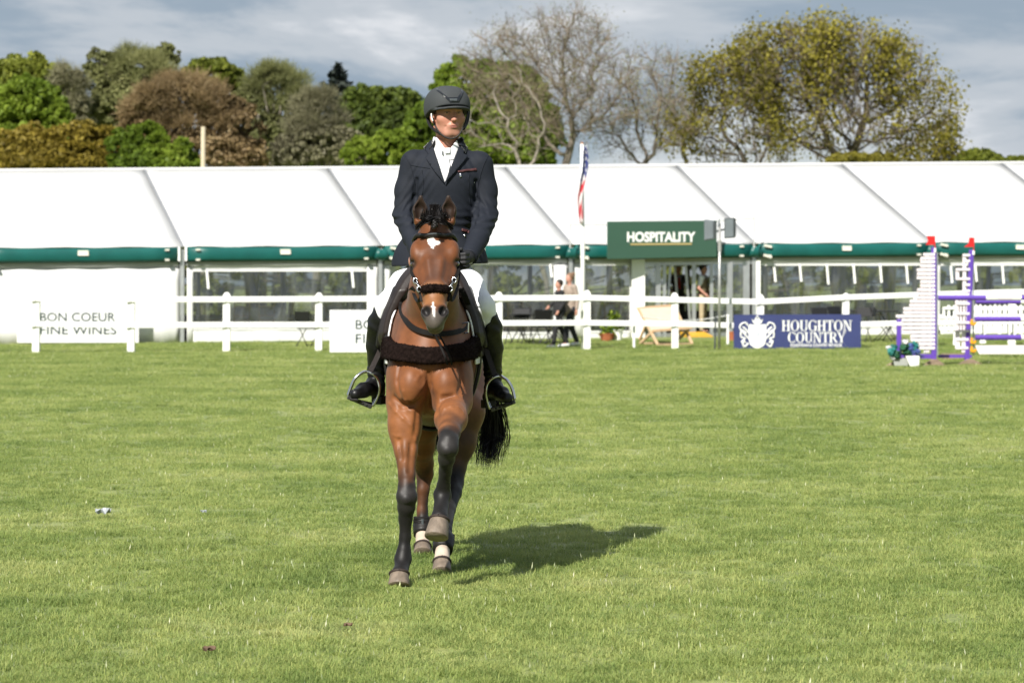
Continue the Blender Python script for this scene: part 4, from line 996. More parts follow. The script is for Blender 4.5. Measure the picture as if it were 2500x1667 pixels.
# head frame: d from poll to muzzle, n out of the forehead
POLL, NOSE = P(1061, 543, 14.06), P(1061, 771, 13.72)
hd = (NOSE - POLL).normalized(); HL = (NOSE - POLL).length; hu = Vector((1, 0, 0)); hu = (hu - hd * hu.dot(hd)).normalized(); hn = hu.cross(hd).normalized()
if hn.y > 0: hn = -hn
def HP(t, u, n): return POLL + hd * (t * HL) + hu * u + hn * n
HEAD = [(0, .072, .10), (.08, .088, .11), (.16, .100, .122), (.24, .108, .135), (.32, .110, .142), (.40, .106, .138), (.48, .098, .124), (.56, .084, .106), (.64, .069, .088), (.68, .062, .080), (.72, .053, .074), (.80, .051, .066), (.88, .053, .060), (.95, .049, .052), (1.0, .038, .042)]
def build_horse():
    f = Hf
    f.ell(Zp(1056, 14.95, 1.15), (.236, .62, .395), .05); f.ell(Zp(1066, 15.42, 1.12), (.250, .55, .36), .08); f.ell(Zp(1082, 15.92, 1.20), (.235, .37, .35), .10)
    f.ell(Zp(1088, 15.95, 1.40), (.19, .30, .16), .08); f.cap(Zp(1057, 14.72, 1.47), Zp(1060, 15.3, 1.44), .09, .12, .10)
    f.ell(Zp(1049, 14.50, 1.10), (.188, .25, .27), .06)
    f.chain([(Zp(1052, 14.60, 1.25), .255), (Zp(1058, 14.38, 1.45), .165), (Zp(1060, 14.18, 1.64), .122), (Zp(1060, 14.11, 1.74), .10)], .05, (.70, 1, 1))
    # pectorals, points of the shoulder, groove between them
    f.ell(P(1006, 942, 14.335), (.088, .12, .125), .025); f.ell(P(1090, 942, 14.335), (.088, .12, .125), .025)
    f.ell(P(978, 925, 14.44), (.066, .13, .16), .05); f.ell(P(1120, 925, 14.44), (.066, .13, .16), .05)
    f.cap(P(1047, 905, 14.185), P(1046, 990, 14.21), .010, .034, .035, op='sub'); f.ell(P(1046, 1010, 14.25), (.055, .10, .09), .05, op='sub')
    f.cap(P(975, 985, 14.26), P(1028, 985, 14.27), .010, .012, .03, op='sub')
    for nm, ch in LEGS.items():
        f.chain([(a, r) for a, r, _ in ch[:4]], .045); f.chain([(a, r) for a, r, _ in ch[3:]], .016)
    # forearm muscle, knee bones, tendons at the back of the cannons
    f.ell(P(975, 1030, 14.36), (.045, .07, .14), .04); f.ell(P(1008, 1022, 14.34), (.035, .06, .12), .035)
    for nm, i, dy in (('near_fore', 6, 0), ('raised_fore', 5, 0)):
        c = LEGS[nm][i][0]; f.ell(c + Vector((-.028, -.012, .008)), (.022, .027, .036), .015); f.ell(c + Vector((.028, -.012, .0)), (.022, .027, .038), .015)
        f.ell(c + Vector((0, -.040, -.008)), (.026, .016, .022), .012); f.ell(c + Vector((0, .045, .0)), (.018, .02, .04), .015)
    for nm, a, b in (('near_fore', 7, 11), ('raised_fore', 6, 9), ('left_hind', 5, 8), ('right_hind', 4, 7)):
        p, q = LEGS[nm][a][0], LEGS[nm][b][0]; o = Vector((0, .034, 0)) if nm != 'raised_fore' else Vector((0, .03, .012))
        f.cap(p + o, q + o, .016, .017, .014)
        f.ell(q + Vector((0, .034, -.012)), (.022, .022, .024), .02)
    f.cap(P(1103, 1192, 15.5) + Vector((0, .06, .03)), P(1117, 1130, 15.58) + Vector((0, .05, 0)), .026, .022, .03); f.cap(P(1037, 1150, 16.02) + Vector((0, .05, .02)), P(1027, 1095, 15.95) + Vector((0, .05, 0)), .024, .02, .03)
    # veins
    for pts, r in (([(950, 985), (968, 1005), (985, 1022), (1003, 1037), (1012, 1050), (1014, 1075)], .0065), ([(1078, 1012), (1085, 998), (1100, 992), (1118, 996), (1130, 1008)], .006), ([(1016, 930), (1022, 918), (1032, 912), (1040, 918), (1040, 932), (1026, 948)], .006), ([(985, 955), (990, 975), (1003, 990)], .005), ([(962, 1062), (975, 1066), (990, 1062)], .004)):
        f.chain([(f.march(*p, 13.8, 14.7) + Vector((0, .003, 0)), r) for p in pts], .010)
    for pts, r in (([(963, 972), (983, 990), (1008, 990), (1024, 974)], .009), ([(1066, 1008), (1070, 986), (1082, 972), (1106, 966)], .008), ([(1046, 912), (1047, 940), (1046, 990)], .008), ([(1020, 1000), (1014, 1060)], .006), ([(976, 886), (969, 930), (973, 962)], .007), ([(1120, 886), (1127, 930), (1122, 960)], .007), ([(975, 1075), (980, 1120)], .005), ([(1003, 1085), (1000, 1150)], .005)):
        f.chain([(f.march(*p, 13.8, 14.7) + Vector((0, -.002, 0)), r) for p in pts], .022, op='sub')
    # head
    prev = None
    for t, wd, dp in HEAD:
        f.ell(HP(t, 0, -dp), (wd, dp, .075 if t < .9 else .05), .030, (hu, hn, hd))
    for k in (-1, 1):
        f.ell(HP(.30, k * .062, -.205), (.034, .10, .105), .05, (hu, hn, hd))                    # jowl
        f.ell(HP(.255, k * .090, -.046), (.030, .034, .055), .045, (hu, hn, hd))                 # brow bone
        f.cap(HP(.34, k * .100, -.085), HP(.58, k * .068, -.070), .020, .010, .025)              # facial crest
        f.cap(HP(.42, k * .040, -.010), HP(.74, k * .026, -.012), .012, .010, .045)               # nasal bones
        f.ell(HP(.345, k * .116, -.075), (.020, .026, .030), .018, (hu, hn, hd), 'sub')          # eye socket
        f.cap(HP(.325, k * .112, -.052), HP(.33, k * .104, -.088), .011, .010, .010)             # upper lid
        f.cap(HP(.375, k * .108, -.060), HP(.372, k * .101, -.090), .008, .008, .010)            # lower lid
        f.ell(HP(.925, k * .042, -.030), (.026, .030, .036), .018, (hu, hn, hd))                 # nostril rim
        Rn = (hu * k * .9 + hn * .35 + hd * -.2).normalized()
        f.ell(HP(.935, k * .042, -.006), (.019, .030, .031), .008, ((hu + hd * .45 * k).normalized(), hn, (hd - hu * .45 * k).normalized()), 'sub')
        # ear: leaf-shaped shell, open to the front
        e0, e1 = P(1060 + k * 36 + (1 if k > 0 else 1), 540, 14.07), P(1061 + k * 33.5, 477, 14.05)
        mid = e0.lerp(e1, .45); ax = (e1 - e0).normalized()
        f.cap(e0, e0.lerp(e1, .45), .031, .036, .012, (1, .8, 1)); f.cap(e0.lerp(e1, .45), e1.lerp(e0, .07), .036, .011, .012, (1, .8, 1))
        f.cap(e0.lerp(e1, .16) + Vector((k * -.002, -.024, 0)), e0.lerp(e1, .5) + Vector((0, -.021, 0)), .022, .027, .006, (1, .9, 1), 'sub'); f.cap(e0.lerp(e1, .5) + Vector((0, -.021, 0)), e0.lerp(e1, .90) + Vector((0, -.014, 0)), .027, .005, .006, (1, .9, 1), 'sub')
    for k in (-1, 1):
        f.ell(HP(.165, k * .066, .012), (.026, .022, .040), .035, (hu, hn, hd), 'sub'); f.cap(HP(.40, k * .074, .004), HP(.60, k * .056, .002), .016, .012, .035, op='sub')
    f.ell(HP(.975, 0, -.118), (.038, .03, .03), .025, (hu, hn, hd)); f.ell(HP(.90, 0, -.15), (.045, .035, .05), .03, (hu, hn, hd))   # lower lip, chin
    f.cap(HP(1.065, -.036, -.078), HP(1.065, .036, -.078), .006, .006, .008, op='sub')
    f.cap(HP(.93, 0, .0), HP(1.02, 0, -.03), .005, .006, .012, op='sub')
    f.ell(P(1060, 535, 14.10), (.060, .06, .035), .03)

    def colour(V):
        n = len(V); col = np.tile(np.array([.145, .050, .018]), (n, 1))
        z = V[:, 2]; nz = vnoise(V, 7, 3)
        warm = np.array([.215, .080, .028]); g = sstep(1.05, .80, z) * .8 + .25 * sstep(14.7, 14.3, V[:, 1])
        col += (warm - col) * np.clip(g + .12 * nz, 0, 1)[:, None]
        nk = sstep(1.22, 1.36, z) * (V[:, 1] < 15); col *= (1 - .30 * nk)[:, None]  # the head's shade on the neck, painted into the coat
        # shade under the belly and between the legs painted into the coat
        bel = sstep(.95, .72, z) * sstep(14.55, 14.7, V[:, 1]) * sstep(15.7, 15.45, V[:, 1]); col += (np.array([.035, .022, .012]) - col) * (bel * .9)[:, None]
        blk = np.zeros(n); wht = np.zeros(n); best = np.full(n, 9.0)
        for nm, ch in LEGS.items():
            for (a, ra, ba), (b, rb, bb) in zip(ch[:-1], ch[1:]):
                a_, b_ = arr(a), arr(b); ab = b_ - a_; h = np.clip(((V - a_) @ ab) / (ab @ ab), 0, 1)
                d = np.linalg.norm(V - a_ - h[:, None] * ab, axis=1) / (ra + (rb - ra) * h)
                u = (d < best) & (d < 2.1); blk[u] = (ba + (bb - ba) * h)[u]; best[u] = d[u]
                if 'hind' in nm and z.min() < 1 and ba == 1 and bb == 0: wht[u] = sstep(.25, .6, h[u])
                elif 'hind' in nm and ba == 0 and bb == 0 and ch.index((b, rb, bb)) > 6: wht[u] = 1
                elif True: wht[u] = 0
        edge = np.clip(blk + .16 * vnoise(V, 22, 5) * (blk > .05) * (blk < .97), 0, 1)
        # front of the stance leg stays brown lower down than its sides
        col += (np.array([.009, .008, .008]) - col) * sstep(.12, .82, edge)[:, None]
        # paler grey round the knees of the black forelegs
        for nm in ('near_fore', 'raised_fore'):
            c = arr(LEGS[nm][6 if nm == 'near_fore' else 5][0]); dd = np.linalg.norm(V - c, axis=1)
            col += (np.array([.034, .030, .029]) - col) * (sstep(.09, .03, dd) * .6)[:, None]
        col += (np.array([.44, .36, .29]) - col) * sstep(.3, .7, wht + .2 * vnoise(V, 60, 8) * (wht > .1) * (wht < .9))[:, None]
        # the head
        rel = V - arr(POLL); t = rel @ arr(hd) / HL; u = rel @ arr(hu); nn = rel @ arr(hn)
        hm = (V[:, 1] < 14.2) & (t > -.45) & (nn > -.33) & (z > 1.2) & (V[:, 1] < 14.06 + 0 * t + .16)
        face = hm & (t > .0)
        dk = np.exp(-(u / .042) ** 2) * sstep(.1, .3, t) * sstep(.75, .6, t) * .75
        hcol = np.tile(np.array([.118, .040, .014]), (n, 1)); hcol += (np.array([.066, .027, .015]) - hcol) * np.clip(dk + .18 * vnoise(V, 30, 2), 0, 1)[:, None]
        tan = sstep(.62, .72, t) * sstep(.93, .84, t) * sstep(-.16, -.06, nn); hcol += (np.array([.25, .105, .038]) - hcol) * (tan * .75)[:, None]
        gr = np.clip(sstep(.885, .965, t + .07 * (np.abs(u) / .06) ** 2 - .02), 0, 1); hcol += (np.array([.070, .056, .047]) - hcol) * gr[:, None]
        nost = np.zeros(n)
        for k in (-1, 1):
            nost = np.maximum(nost, sstep(.046, .022, np.linalg.norm(V - arr(HP(.935, k * .042, -.018)), axis=1)))
            eye = sstep(.050, .026, np.linalg.norm((V - arr(HP(.35, k * .108, -.072))), axis=1)); hcol += (np.array([.022, .014, .010]) - hcol) * (eye * .9)[:, None]
        hcol += (np.array([.012, .010, .010]) - hcol) * nost[:, None]
        lip = sstep(.98, 1.03, t) * sstep(.05, .0, np.abs(u)); hcol += (np.array([.085, .072, .062]) - hcol) * (lip * .7)[:, None]
        # star and snip, true markings of the coat, jagged by noise
        px = CX + V[:, 0] * FP / V[:, 1]; py = HY - (V[:, 2] - CH) * FP / V[:, 1]; j = .7 * vnoise(V, 260, 4)
        from_poly = lambda poly: np.array([1.0 if inside(poly, x, y) else 0.0 for x, y in zip(px + j, py + j)])
        star = [(1041, 575), (1059, 574), (1061, 588), (1076, 589), (1072, 596), (1062, 598), (1058, 608), (1053, 604), (1045, 594)]
        snip = [(1055, 737), (1059, 738), (1061, 752), (1063, 766), (1059, 775), (1056, 764), (1054, 750)]
        idx = np.where(face & (nn > -.10) & (np.abs(u) < .06))[0]
        sm = np.zeros(n)
        for i in idx:
            x, y = px[i] + j[i], py[i] + j[i]
            if inside(star, x, y): sm[i] = 1
            elif inside(snip, x, y): sm[i] = .85
        hcol += (np.array([.72, .68, .64]) - hcol) * sm[:, None]
        ear = hm & (t < -.02) & (np.abs(u) > .035)
        col[face] = hcol[face]
        inner = sstep(-.10, -.20, t); ec = np.tile(np.array([.020, .010, .006]), (n, 1)); col[ear] = ec[ear]
        e2 = ear & (nn < -.0); col[e2] = np.array([.014, .008, .005])
        pollz = hm & (t <= 0) & (np.abs(u) <= .035); col[pollz] = np.array([.02, .016, .015])
        return {'col': ('POINT', np.clip(col, .004, .9))}
    def inside(poly, x, y):
        c = False; n = len(poly)
        for i in range(n):
            (x1, y1), (x2, y2) = poly[i], poly[i - 1]
            if (y1 > y) != (y2 > y) and x < (x2 - x1) * (y - y1) / (y2 - y1) + x1: c = not c
        return c
    t = thing('horse', 'bay horse with black legs and a white star walking towards the camera', 'horse', (P(1060, 1432, 15)[0], 15.0, 0))
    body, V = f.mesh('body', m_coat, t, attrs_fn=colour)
    return t, body, V
horse, horse_body, HVerts = build_horse()
def bvh_of(o):
    me = o.data; off = o.parent.location if o.parent else Vector()
    return BVHTree.FromPolygons([v.co + off for v in me.vertices], [p.vertices[:] for p in me.polygons])
HB = bvh_of(horse_body)
CAMP = Vector((0, 0, CH))
def hit(bvh, px, py):
    """Where the line of sight through a photo pixel meets the surface: point and normal."""
    d = P(px, py, 10) - CAMP; r = bvh.ray_cast(CAMP, d.normalized()); return (r[0], r[1] if r[1].dot(d) < 0 else -r[1]) if r[0] else (None, None)
def smooth_path(pts, sub=5):
    out = []
    for i in range(len(pts) - 1):
        p0, p1, p2, p3 = pts[max(i - 1, 0)], pts[i], pts[i + 1], pts[min(i + 2, len(pts) - 1)]
        for j in range(sub):
            u = j / sub; out.append(.5 * ((2 * p1) + (p2 - p0) * u + (2 * p0 - 5 * p1 + 4 * p2 - p3) * u * u + (3 * p1 - p0 - 3 * p2 + p3) * u ** 3))
    return out + [pts[-1]]
def strap(mb, pts, w, th, bvh=None, off=.004, sub=5):
    """A flat leather strap along pts; laid on the surface when a tree is given."""
    q = smooth_path([Vector(p) for p in pts], sub); nr = []
    for i, p in enumerate(q):
        if bvh:
            r = bvh.find_nearest(p)
            if r[0] is not None and (r[0] - p).length < .06: q[i] = r[0] + r[1] * off; nr.append((r[1] + Vector((0, -.8, 0))).normalized()); continue
        nr.append(Vector((0, -1, 0)))
    m = len(q); vs = []
    for i, p in enumerate(q):
        t = (q[min(i + 1, m - 1)] - q[max(i - 1, 0)]).normalized(); s = t.cross(nr[i]).normalized(); n = s.cross(t).normalized()
        vs += [p - s * w / 2 - n * th / 2, p + s * w / 2 - n * th / 2, p + s * w / 2 + n * th / 2, p - s * w / 2 + n * th / 2]
    fs = [(i * 4 + k, i * 4 + (k + 1) % 4, (i + 1) * 4 + (k + 1) % 4, (i + 1) * 4 + k) for i in range(m - 1) for k in range(4)] + [(3, 2, 1, 0), tuple((m - 1) * 4 + k for k in range(4))]
    return mb.add(vs, fs)
def pxline(pts, n):
    """n points evenly along a polyline of photo pixels, smoothed."""
    q = smooth_path([Vector((x, y, 0)) for x, y in pts], 8); d = np.r_[0, np.cumsum([(q[i + 1] - q[i]).length for i in range(len(q) - 1)])]
    t = np.linspace(0, d[-1], n); return list(zip(np.interp(t, d, [v.x for v in q]), np.interp(t, d, [v.y for v in q])))
m_hoof = mat('hoof_horn', (.16, .125, .095), .55, var=.3, scale=14, bump=.4, bscale=30, stretch=(2, 2, .4))
m_hair2 = mat('coronet_hair', (.030, .020, .016), .7)
m_eye = mat('dark_eye', (.012, .008, .006), .05, spec=.8, coat=1)
m_hair = mat('black_hair', (.010, .0085, .0085), .5, spec=.25)
def hooves():
    def hoof(c_top, c_bot, rt, rb, fwd):
        a, b = Vector(c_top), Vector(c_bot); ax = (b - a).normalized(); fw = Vector(fwd); fw = (fw - ax * fw.dot(ax)).normalized(); sd = ax.cross(fw); mb = MB(); n = 20; vs = []
        for i, u in enumerate((-.10, 0, .35, .7, .95, 1.0)):
            r = rt + (rb - rt) * max(u, 0) if u < 1 else rb * .95; sh = .016 * max(u, 0)
            if u < 0: r = rt * .90
            for k in range(n):
                an = 2 * math.pi * k / n; fx = math.cos(an); rr = r * (1.08 if fx > 0 else .88)
                vs.append(a + (b - a) * u + fw * (fx * rr + sh) + sd * math.sin(an) * r)
        fs = [(i * n + k, i * n + (k + 1) % n, (i + 1) * n + (k + 1) % n, (i + 1) * n + k) for i in range(5) for k in range(n)] + [tuple(range(n - 1, -1, -1)), tuple(5 * n + k for k in range(n))]
        return mb.add(vs, fs)
    hoof(P(975, 1400, 14.19), Vector((P(974, 1400, 14.15).x, 14.155, -.005)), .046, .056, (0, -1, 0)).build('hoof', m_hoof, horse, smooth=True)
    hoof(P(1073, 1268, 13.98), P(1066, 1315, 13.93), .046, .060, (-.15, -1, -.1)).build('hoof', m_hoof, horse, smooth=True)
    hoof(P(1079, 1371, 14.85), Vector((P(1079, 1371, 14.83).x, 14.80, -.005)), .044, .052, (0, -1, 0)).build('hoof', m_hoof, horse, smooth=True)
    hoof(P(1032, 1333, 15.87), Vector((P(1032, 1333, 15.84).x, 15.82, -.005)), .044, .052, (0, -1, 0)).build('hoof', m_hoof, horse, smooth=True)
    for ho in list(horse.children):
        if ho.name.startswith('hoof'):
            vs = [v.co + horse.location for v in ho.data.vertices][20:40]; c = sum(vs, Vector()) / 20; ring_ = [c + (v - c) * .99 for v in vs]
            mb = MB(); mb.tube(ring_ + [ring_[0]], .0085, 6, cap=False); mb.build('coronet', m_hair2, ho, smooth=True)
    for k in (-1, 1): MB().ball(HP(.35, k * .0985, -.076), .0215, 16, 10).build('eye', m_eye, horse, smooth=True)
hooves()
def hair_mesh(name, strands, m, parent, w0=.004):
    """strands: list of (points, width); flat tapering ribbons."""
    V, F = [], []
    for pts, w in strands:
        n = len(pts); base = len(V); sd = Vector(rng.normal(size=3))
        for i, p in enumerate(pts):
            t = (pts[min(i + 1, n - 1)] - pts[max(i - 1, 0)]); s = t.cross(sd); s = s.normalized() if s.length > 1e-6 else Vector((1, 0, 0))
            ww = w * (1 - .85 * (i / (n - 1)) ** 2) / 2; V += [p - s * ww, p + s * ww]
        F += [(base + 2 * i, base + 2 * i + 1, base + 2 * i + 3, base + 2 * i + 2) for i in range(n - 1)]
    return np_mesh(name, np.array([v[:] for v in V]), np.array(F), m, parent, smooth=True)
def horse_hair():
    st = []
    for _ in range(620):       # tail
        a = Vector(P(1172, 905, 16.28)) + Vector(rng.normal(size=3) * [.02, .02, .03]); u = rng.normal(); v = rng.random()
        end = P(1190 + 17 * u, 1136 - 75 * v * v + rng.normal() * 7, 16.45 + .06 * rng.normal()); k1 = P(1193 + 13 * u, 985, 16.42); k2 = P(1200 + 18 * u, 1060, 16.48)
        q = smooth_path([a, k1 + Vector(rng.normal(size=3) * .012), k2 + Vector(rng.normal(size=3) * .015), end], 4); st.append((q, .006))
    for _ in range(90):        # wisps swung behind the legs
        a = Vector(P(1120, 960, 16.3)); end = P(1050 + 18 * rng.random(), 1085 + 30 * rng.random(), 16.4)
        q = smooth_path([a, P(1095 + 6 * rng.normal(), 1020, 16.4), P(1075 + 6 * rng.normal(), 1062, 16.42), end], 4); st.append((q, .004))
    hair_mesh('tail', st, m_hair, horse)
    st = []
    for _ in range(520):       # forelock, swept to both sides over the browband
        k = rng.choice([-1, 1]); a = P(1060 + rng.normal() * 8, 530 + rng.normal() * 4, 14.02); u = rng.random()
        m1 = P(1060 + k * (14 + 12 * u), 538 + 3 * rng.normal(), 13.95); e = P(1060 + k * (38 + 10 * rng.random()), 553 + 4 * rng.normal() + 5 * u, 13.975)
        st.append((smooth_path([a, m1, e], 4), .006))
    for _ in range(420):       # tuft standing between the ears
        k = rng.normal(); a = P(1060 + 13 * k, 536, 14.05 + .03 * rng.random()); e = P(1060 + 13 * k + 2 * rng.normal(), 509 + 8 * rng.random() + 3 * abs(k) - 18 * (rng.random() < .10), 14.08); m1 = a.lerp(e, .5) + Vector((0, -.04, .0)) + Vector(rng.normal(size=3) * .006)
        st.append((smooth_path([a, m1, e], 3), .006))
    for _ in range(160):
        a = P(1060 + rng.normal() * 5, 500, 14.05); e = P(1061 + rng.normal() * 6, 552 + rng.normal() * 3, 13.965); st.append((smooth_path([a, P(1060 + rng.normal() * 6, 528, 13.985), e], 3), .006))
    # the little plait in the middle
    hair_mesh('forelock', st, m_hair, horse)
    mb = MB()
    for i in range(5): mb.ball(P(1061 + (1.5 if i % 2 else -1.5), 541 + i * 3.4, 13.945 - .004 * i), (.009, .008, .009), 8, 6)
    mb.build('plait', m_hair, horse, smooth=True)
    st = []
    for _ in range(300):       # mane plaits along the crest
        s = rng.random(); a = Zp(1059, 14.16 + .5 * s, 1.84 - .28 * s) + Vector(rng.normal(size=3) * [.012, .02, .012]); e = a + Vector((rng.normal() * .05, .02, -.06 - .04 * rng.random()))
        st.append((smooth_path([a, a.lerp(e, .5) + Vector((0, 0, .02)), e], 3), .007))
    hair_mesh('mane', st, m_hair, horse)
horse_hair()
# ---------------------------------------------------------------- saddlery
m_leather = mat('black_leather', (.0105, .0088, .0082), .48, var=.25, scale=14, bump=.12, bscale=90, spec=.3)
m_strap = mat('strap_leather', (.009, .008, .0075), .62, var=.2, scale=14, spec=.12)
m_brown = mat('dark_brown_leather', (.017, .0115, .010), .42, var=.25, scale=10, bump=.12, bscale=50, spec=.35)
m_fleece = mat('dark_brown_fleece', (.013, .008, .007), .95, var=.45, scale=60, bump=1.0, bscale=220, spec=.05)
m_whitecloth = mat('white_cotton', (.78, .78, .79), .8, var=.04, scale=9, bump=.15, bscale=120)
m_stock = mat('ivory_silk', (.66, .66, .67), .5, var=.05, scale=20, bump=.1, bscale=60)
m_chrome = mat('polished_steel', (.62, .62, .63), .18, metal=1)
def shell(lo, hi, f, name, m, parent):
    """A piece that lies on the horse: f(D, X, Y, Z) -> distance, meshed over a box of the body field."""
    D, o, X, Y, Z = Hf.sub(lo, hi); d = f(D, X, Y, Z).astype(np.float32)
    d[0] = d[-1] = .1; d[:, 0] = d[:, -1] = .1; d[:, :, 0] = d[:, :, -1] = .1
    ob, V = Hf.mesh(name, m, parent, D=d, lo=o); return ob
def rnd(*ds, r=.01):
    """Rounded intersection of slabs: each d already is a distance."""
    q = [np.maximum(d + r, 0) for d in ds]; return np.sqrt(sum(x * x for x in q)) - r + np.minimum(np.maximum.reduce(list(np.broadcast_arrays(*[d + r for d in ds]))), 0)
cx_h = P(1058, 0, 14.95)[0]
def tack():
    lo, hi = (-.78, 14.0, .6), (-.05, 15.6, 1.75)
    # numnah
    t = thing('saddle_cloth', 'white saddle cloth whose edge shows under the dark saddle', 'saddle cloth', (cx_h, 14.95, 1.5))
    def pad(D, X, Y, Z):
        fr = 14.652 + .40 * np.maximum(1.25 - Z, 0) + .25 * np.maximum(Z - 1.34, 0); return rnd(np.abs(D - .012) - .006, fr - Y, Y - 15.36, 1.085 - Z, r=.006)
    shell(lo, hi, pad, 'cloth', m_whitecloth, t)
    # saddle
    s = thing('saddle', 'dark brown and black leather jumping saddle under the rider', 'saddle', (cx_h, 14.95, 1.5))
    def flap(D, X, Y, Z):
        fr = 14.66 + .55 * np.maximum(1.25 - Z, 0) + .6 * np.maximum(Z - 1.47, 0); roll = .022 * np.exp(-((Y - fr - .06) / .045) ** 2) * sstep(1.16, 1.24, Z); return rnd(np.abs(D - .022 - roll / 2) - .017 - roll / 2, fr - Y, Y - 15.18 + .6 * np.maximum(1.2 - Z, 0), 1.125 - Z, r=.009)
    shell(lo, hi, flap, 'flap', m_brown, s)
    def block(D, X, Y, Z):
        c = 14.73 + .35 * np.maximum(1.36 - Z, 0); return rnd(np.abs(D - .046) - .016, np.abs(Y - c - .03) - .06, 1.17 - Z, Z - 1.50, r=.018)
    shell(lo, hi, block, 'knee_block', m_leather, s)
    f = Field((-.70, 14.55, 1.35), (-.15, 15.5, 1.75), .006)
    f.cap(Zp(1058, 14.72, 1.545), Zp(1060, 14.98, 1.515), .045, .06, .02, (1.6, 1, 1)); f.cap(Zp(1060, 14.98, 1.505), Zp(1064, 15.3, 1.565), .06, .05, .03, (2.0, 1, .8)); f.cap(Zp(1040, 15.33, 1.56), Zp(1086, 15.33, 1.56), .04, .04, .03)
    f.chain([(P(1058 - 46, 706, 14.74), .032), (P(1058 - 20, 690, 14.70), .03), (P(1058 + 20, 690, 14.70), .03), (P(1058 + 48, 706, 14.74), .032)], .02)
    f.mesh('seat', m_leather, s)
    # stirrup leathers and irons
    for k, top, bot, a0, a1, arch in ((-1, P(930, 850, 14.86), P(903, 908, 14.83), P(849.5, 966, 14.80), P(909, 991, 14.84), P(896, 907, 14.82)),
                                      (1, P(1184, 845, 14.86), P(1209, 917, 14.83), P(1257, 977, 14.80), P(1198, 998, 14.84), P(1221, 918, 14.82))):
        mb = MB(); strap(mb, [P(1058 + k * 108, 790, 14.86), top, bot], .026, .006); mb.build('stirrup_leather', m_brown, s)
        if k < 0: c = [a0, P(855, 950, 14.80), P(866, 925, 14.80), P(882, 911, 14.81), arch, P(911, 914, 14.82), P(921, 926, 14.83), P(926.5, 946, 14.83), P(922, 968, 14.84), a1]
        else: c = [a0, P(1251, 950, 14.80), P(1240, 930, 14.80), P(1228, 921, 14.81), arch, P(1205, 922, 14.82), P(1192, 935, 14.83), P(1187, 955, 14.83), P(1191, 980, 14.84), a1]
        mb = MB(); mb.tube(smooth_path(c, 4), .0085, 8, nrm=(0, 1, 0), flat=1.5)
        iron = mb.build('stirrup_iron', m_chrome, s, smooth=True)
        e = (a1 - a0); n = Vector((0, 1, 0)); up = e.cross(n).normalized(); up = up if up.z > 0 else -up; mb = MB()
        q = lambda o: [a0 - n * .028 + o, a1 - n * .028 + o, a1 + n * .03 + o, a0 + n * .03 + o]
        mb.hexa(q(up * -.016), q(up * .004)); mb.build('tread', m_steel2, iron, bevel=.004)
        mb = MB()
        for j in range(5): mb.ball(a0.lerp(a1, .15 + .16 * j) - n * .029 + up * -.006, (.006, .003, .006), 8, 5)
        mb.build('grip_hole', m_leather, iron)
    # girth
    g = thing('girth', 'black girth strap buckled under the horse\'s belly', 'girth', (cx_h, 14.95, .75))
    shell((-.75, 14.7, .55), (-.05, 15.3, 1.3), lambda D, X, Y, Z: rnd(np.abs(D - .014) - .009, np.abs(Y - 14.95) - .075, Z - 1.16, r=.006), 'strap', m_leather, g)
    # sheepskin breast collar
    b = thing('breast_collar', 'wide dark brown sheepskin breast collar across the horse\'s chest', 'breast collar', (cx_h, 14.2, 1.17))
    def coll(D, X, Y, Z):
        zc = 1.164 + .030 * sstep(14.3, 14.75, Y) - .02 * np.exp(-((X - cx_h) / .12) ** 2); fz = .003 * np.sin(X * 310 + Z * 170) * np.sin(Y * 260 + Z * 330 + X * 120)
        return np.sqrt(np.maximum(np.abs(D - .018) - .007, 0) ** 2 + np.maximum(np.abs(Z - zc) - .026, 0) ** 2) - .017 + fz + np.maximum(Y - 14.74, 0) * 3
    shell((-.78, 13.9, .95), (-.05, 14.85, 1.4), coll, 'fleece', m_fleece, b)
    st = []
    me = b.children[0].data; N = len(me.vertices)
    for i in rng.integers(0, N, 5200):
        v = me.vertices[int(i)]; p = v.co + Vector(ORIG[b.name]); n = v.normal
        if n.y > .5: continue
        d = (n + Vector(rng.normal(size=3)) * .55 + Vector((0, 0, -.35))).normalized() * rng.uniform(.004, .009); st.append(([p, p + d * .5, p + d + Vector((0, 0, -.002))], .0022))
    hair_mesh('wool', st, m_fleece, b)['kind'] = 'stuff'
    mb = MB(); strap(mb, [P(940, 800, 14.72), P(945, 835, 14.62)], .022, .006, HB, .03); strap(mb, [P(1178, 800, 14.72), P(1172, 835, 14.62)], .022, .006, HB, .03); mb.build('side_strap', m_leather, b)
    # neck strap with martingale fork
    n = thing('neck_strap', 'black leather neck strap with a buckle below the horse\'s muzzle', 'neck strap', P(1060, 812, 14.2))
    path = [P(1012, 702, 14.72), P(985, 728, 14.64), P(975, 748, 14.56), P(985, 775, 14.42), P(1003, 797, 14.26), P(1030, 808, 14.16), P(1063, 815, 14.10), P(1100, 812, 14.13), P(1137, 802, 14.26), P(1150, 775, 14.42), P(1147, 740, 14.58), P(1130, 702, 14.72)]
    q = []
    for x, y in pxline([(1010, 704), (988, 726), (976, 748), (986, 775), (1003, 797), (1030, 809), (1063, 815), (1100, 813), (1137, 803), (1146, 775), (1143, 740), (1126, 704)], 44):
        p, nn = None, None
        r_ = HB.ray_cast(P(x, y, 14.0), (P(x, y, 14.0) - CAMP).normalized()) if 735 < y < 820 and abs(x - 1061) < 50 else hit(HB, x, y)
        p = r_[0]
        q.append((p + Vector((0, -.022, .0))) if p and p.y < 14.9 and p.y > 14.0 else P(x, y, 14.62))
    for _ in range(4): q = [q[0]] + [(q[i - 1] + q[i] + q[i + 1]) / 3 for i in range(1, len(q) - 1)] + [q[-1]]
    mb = MB(); strap(mb, q, .026, .007, None, 0, 2); mb.build('strap', m_strap, n)
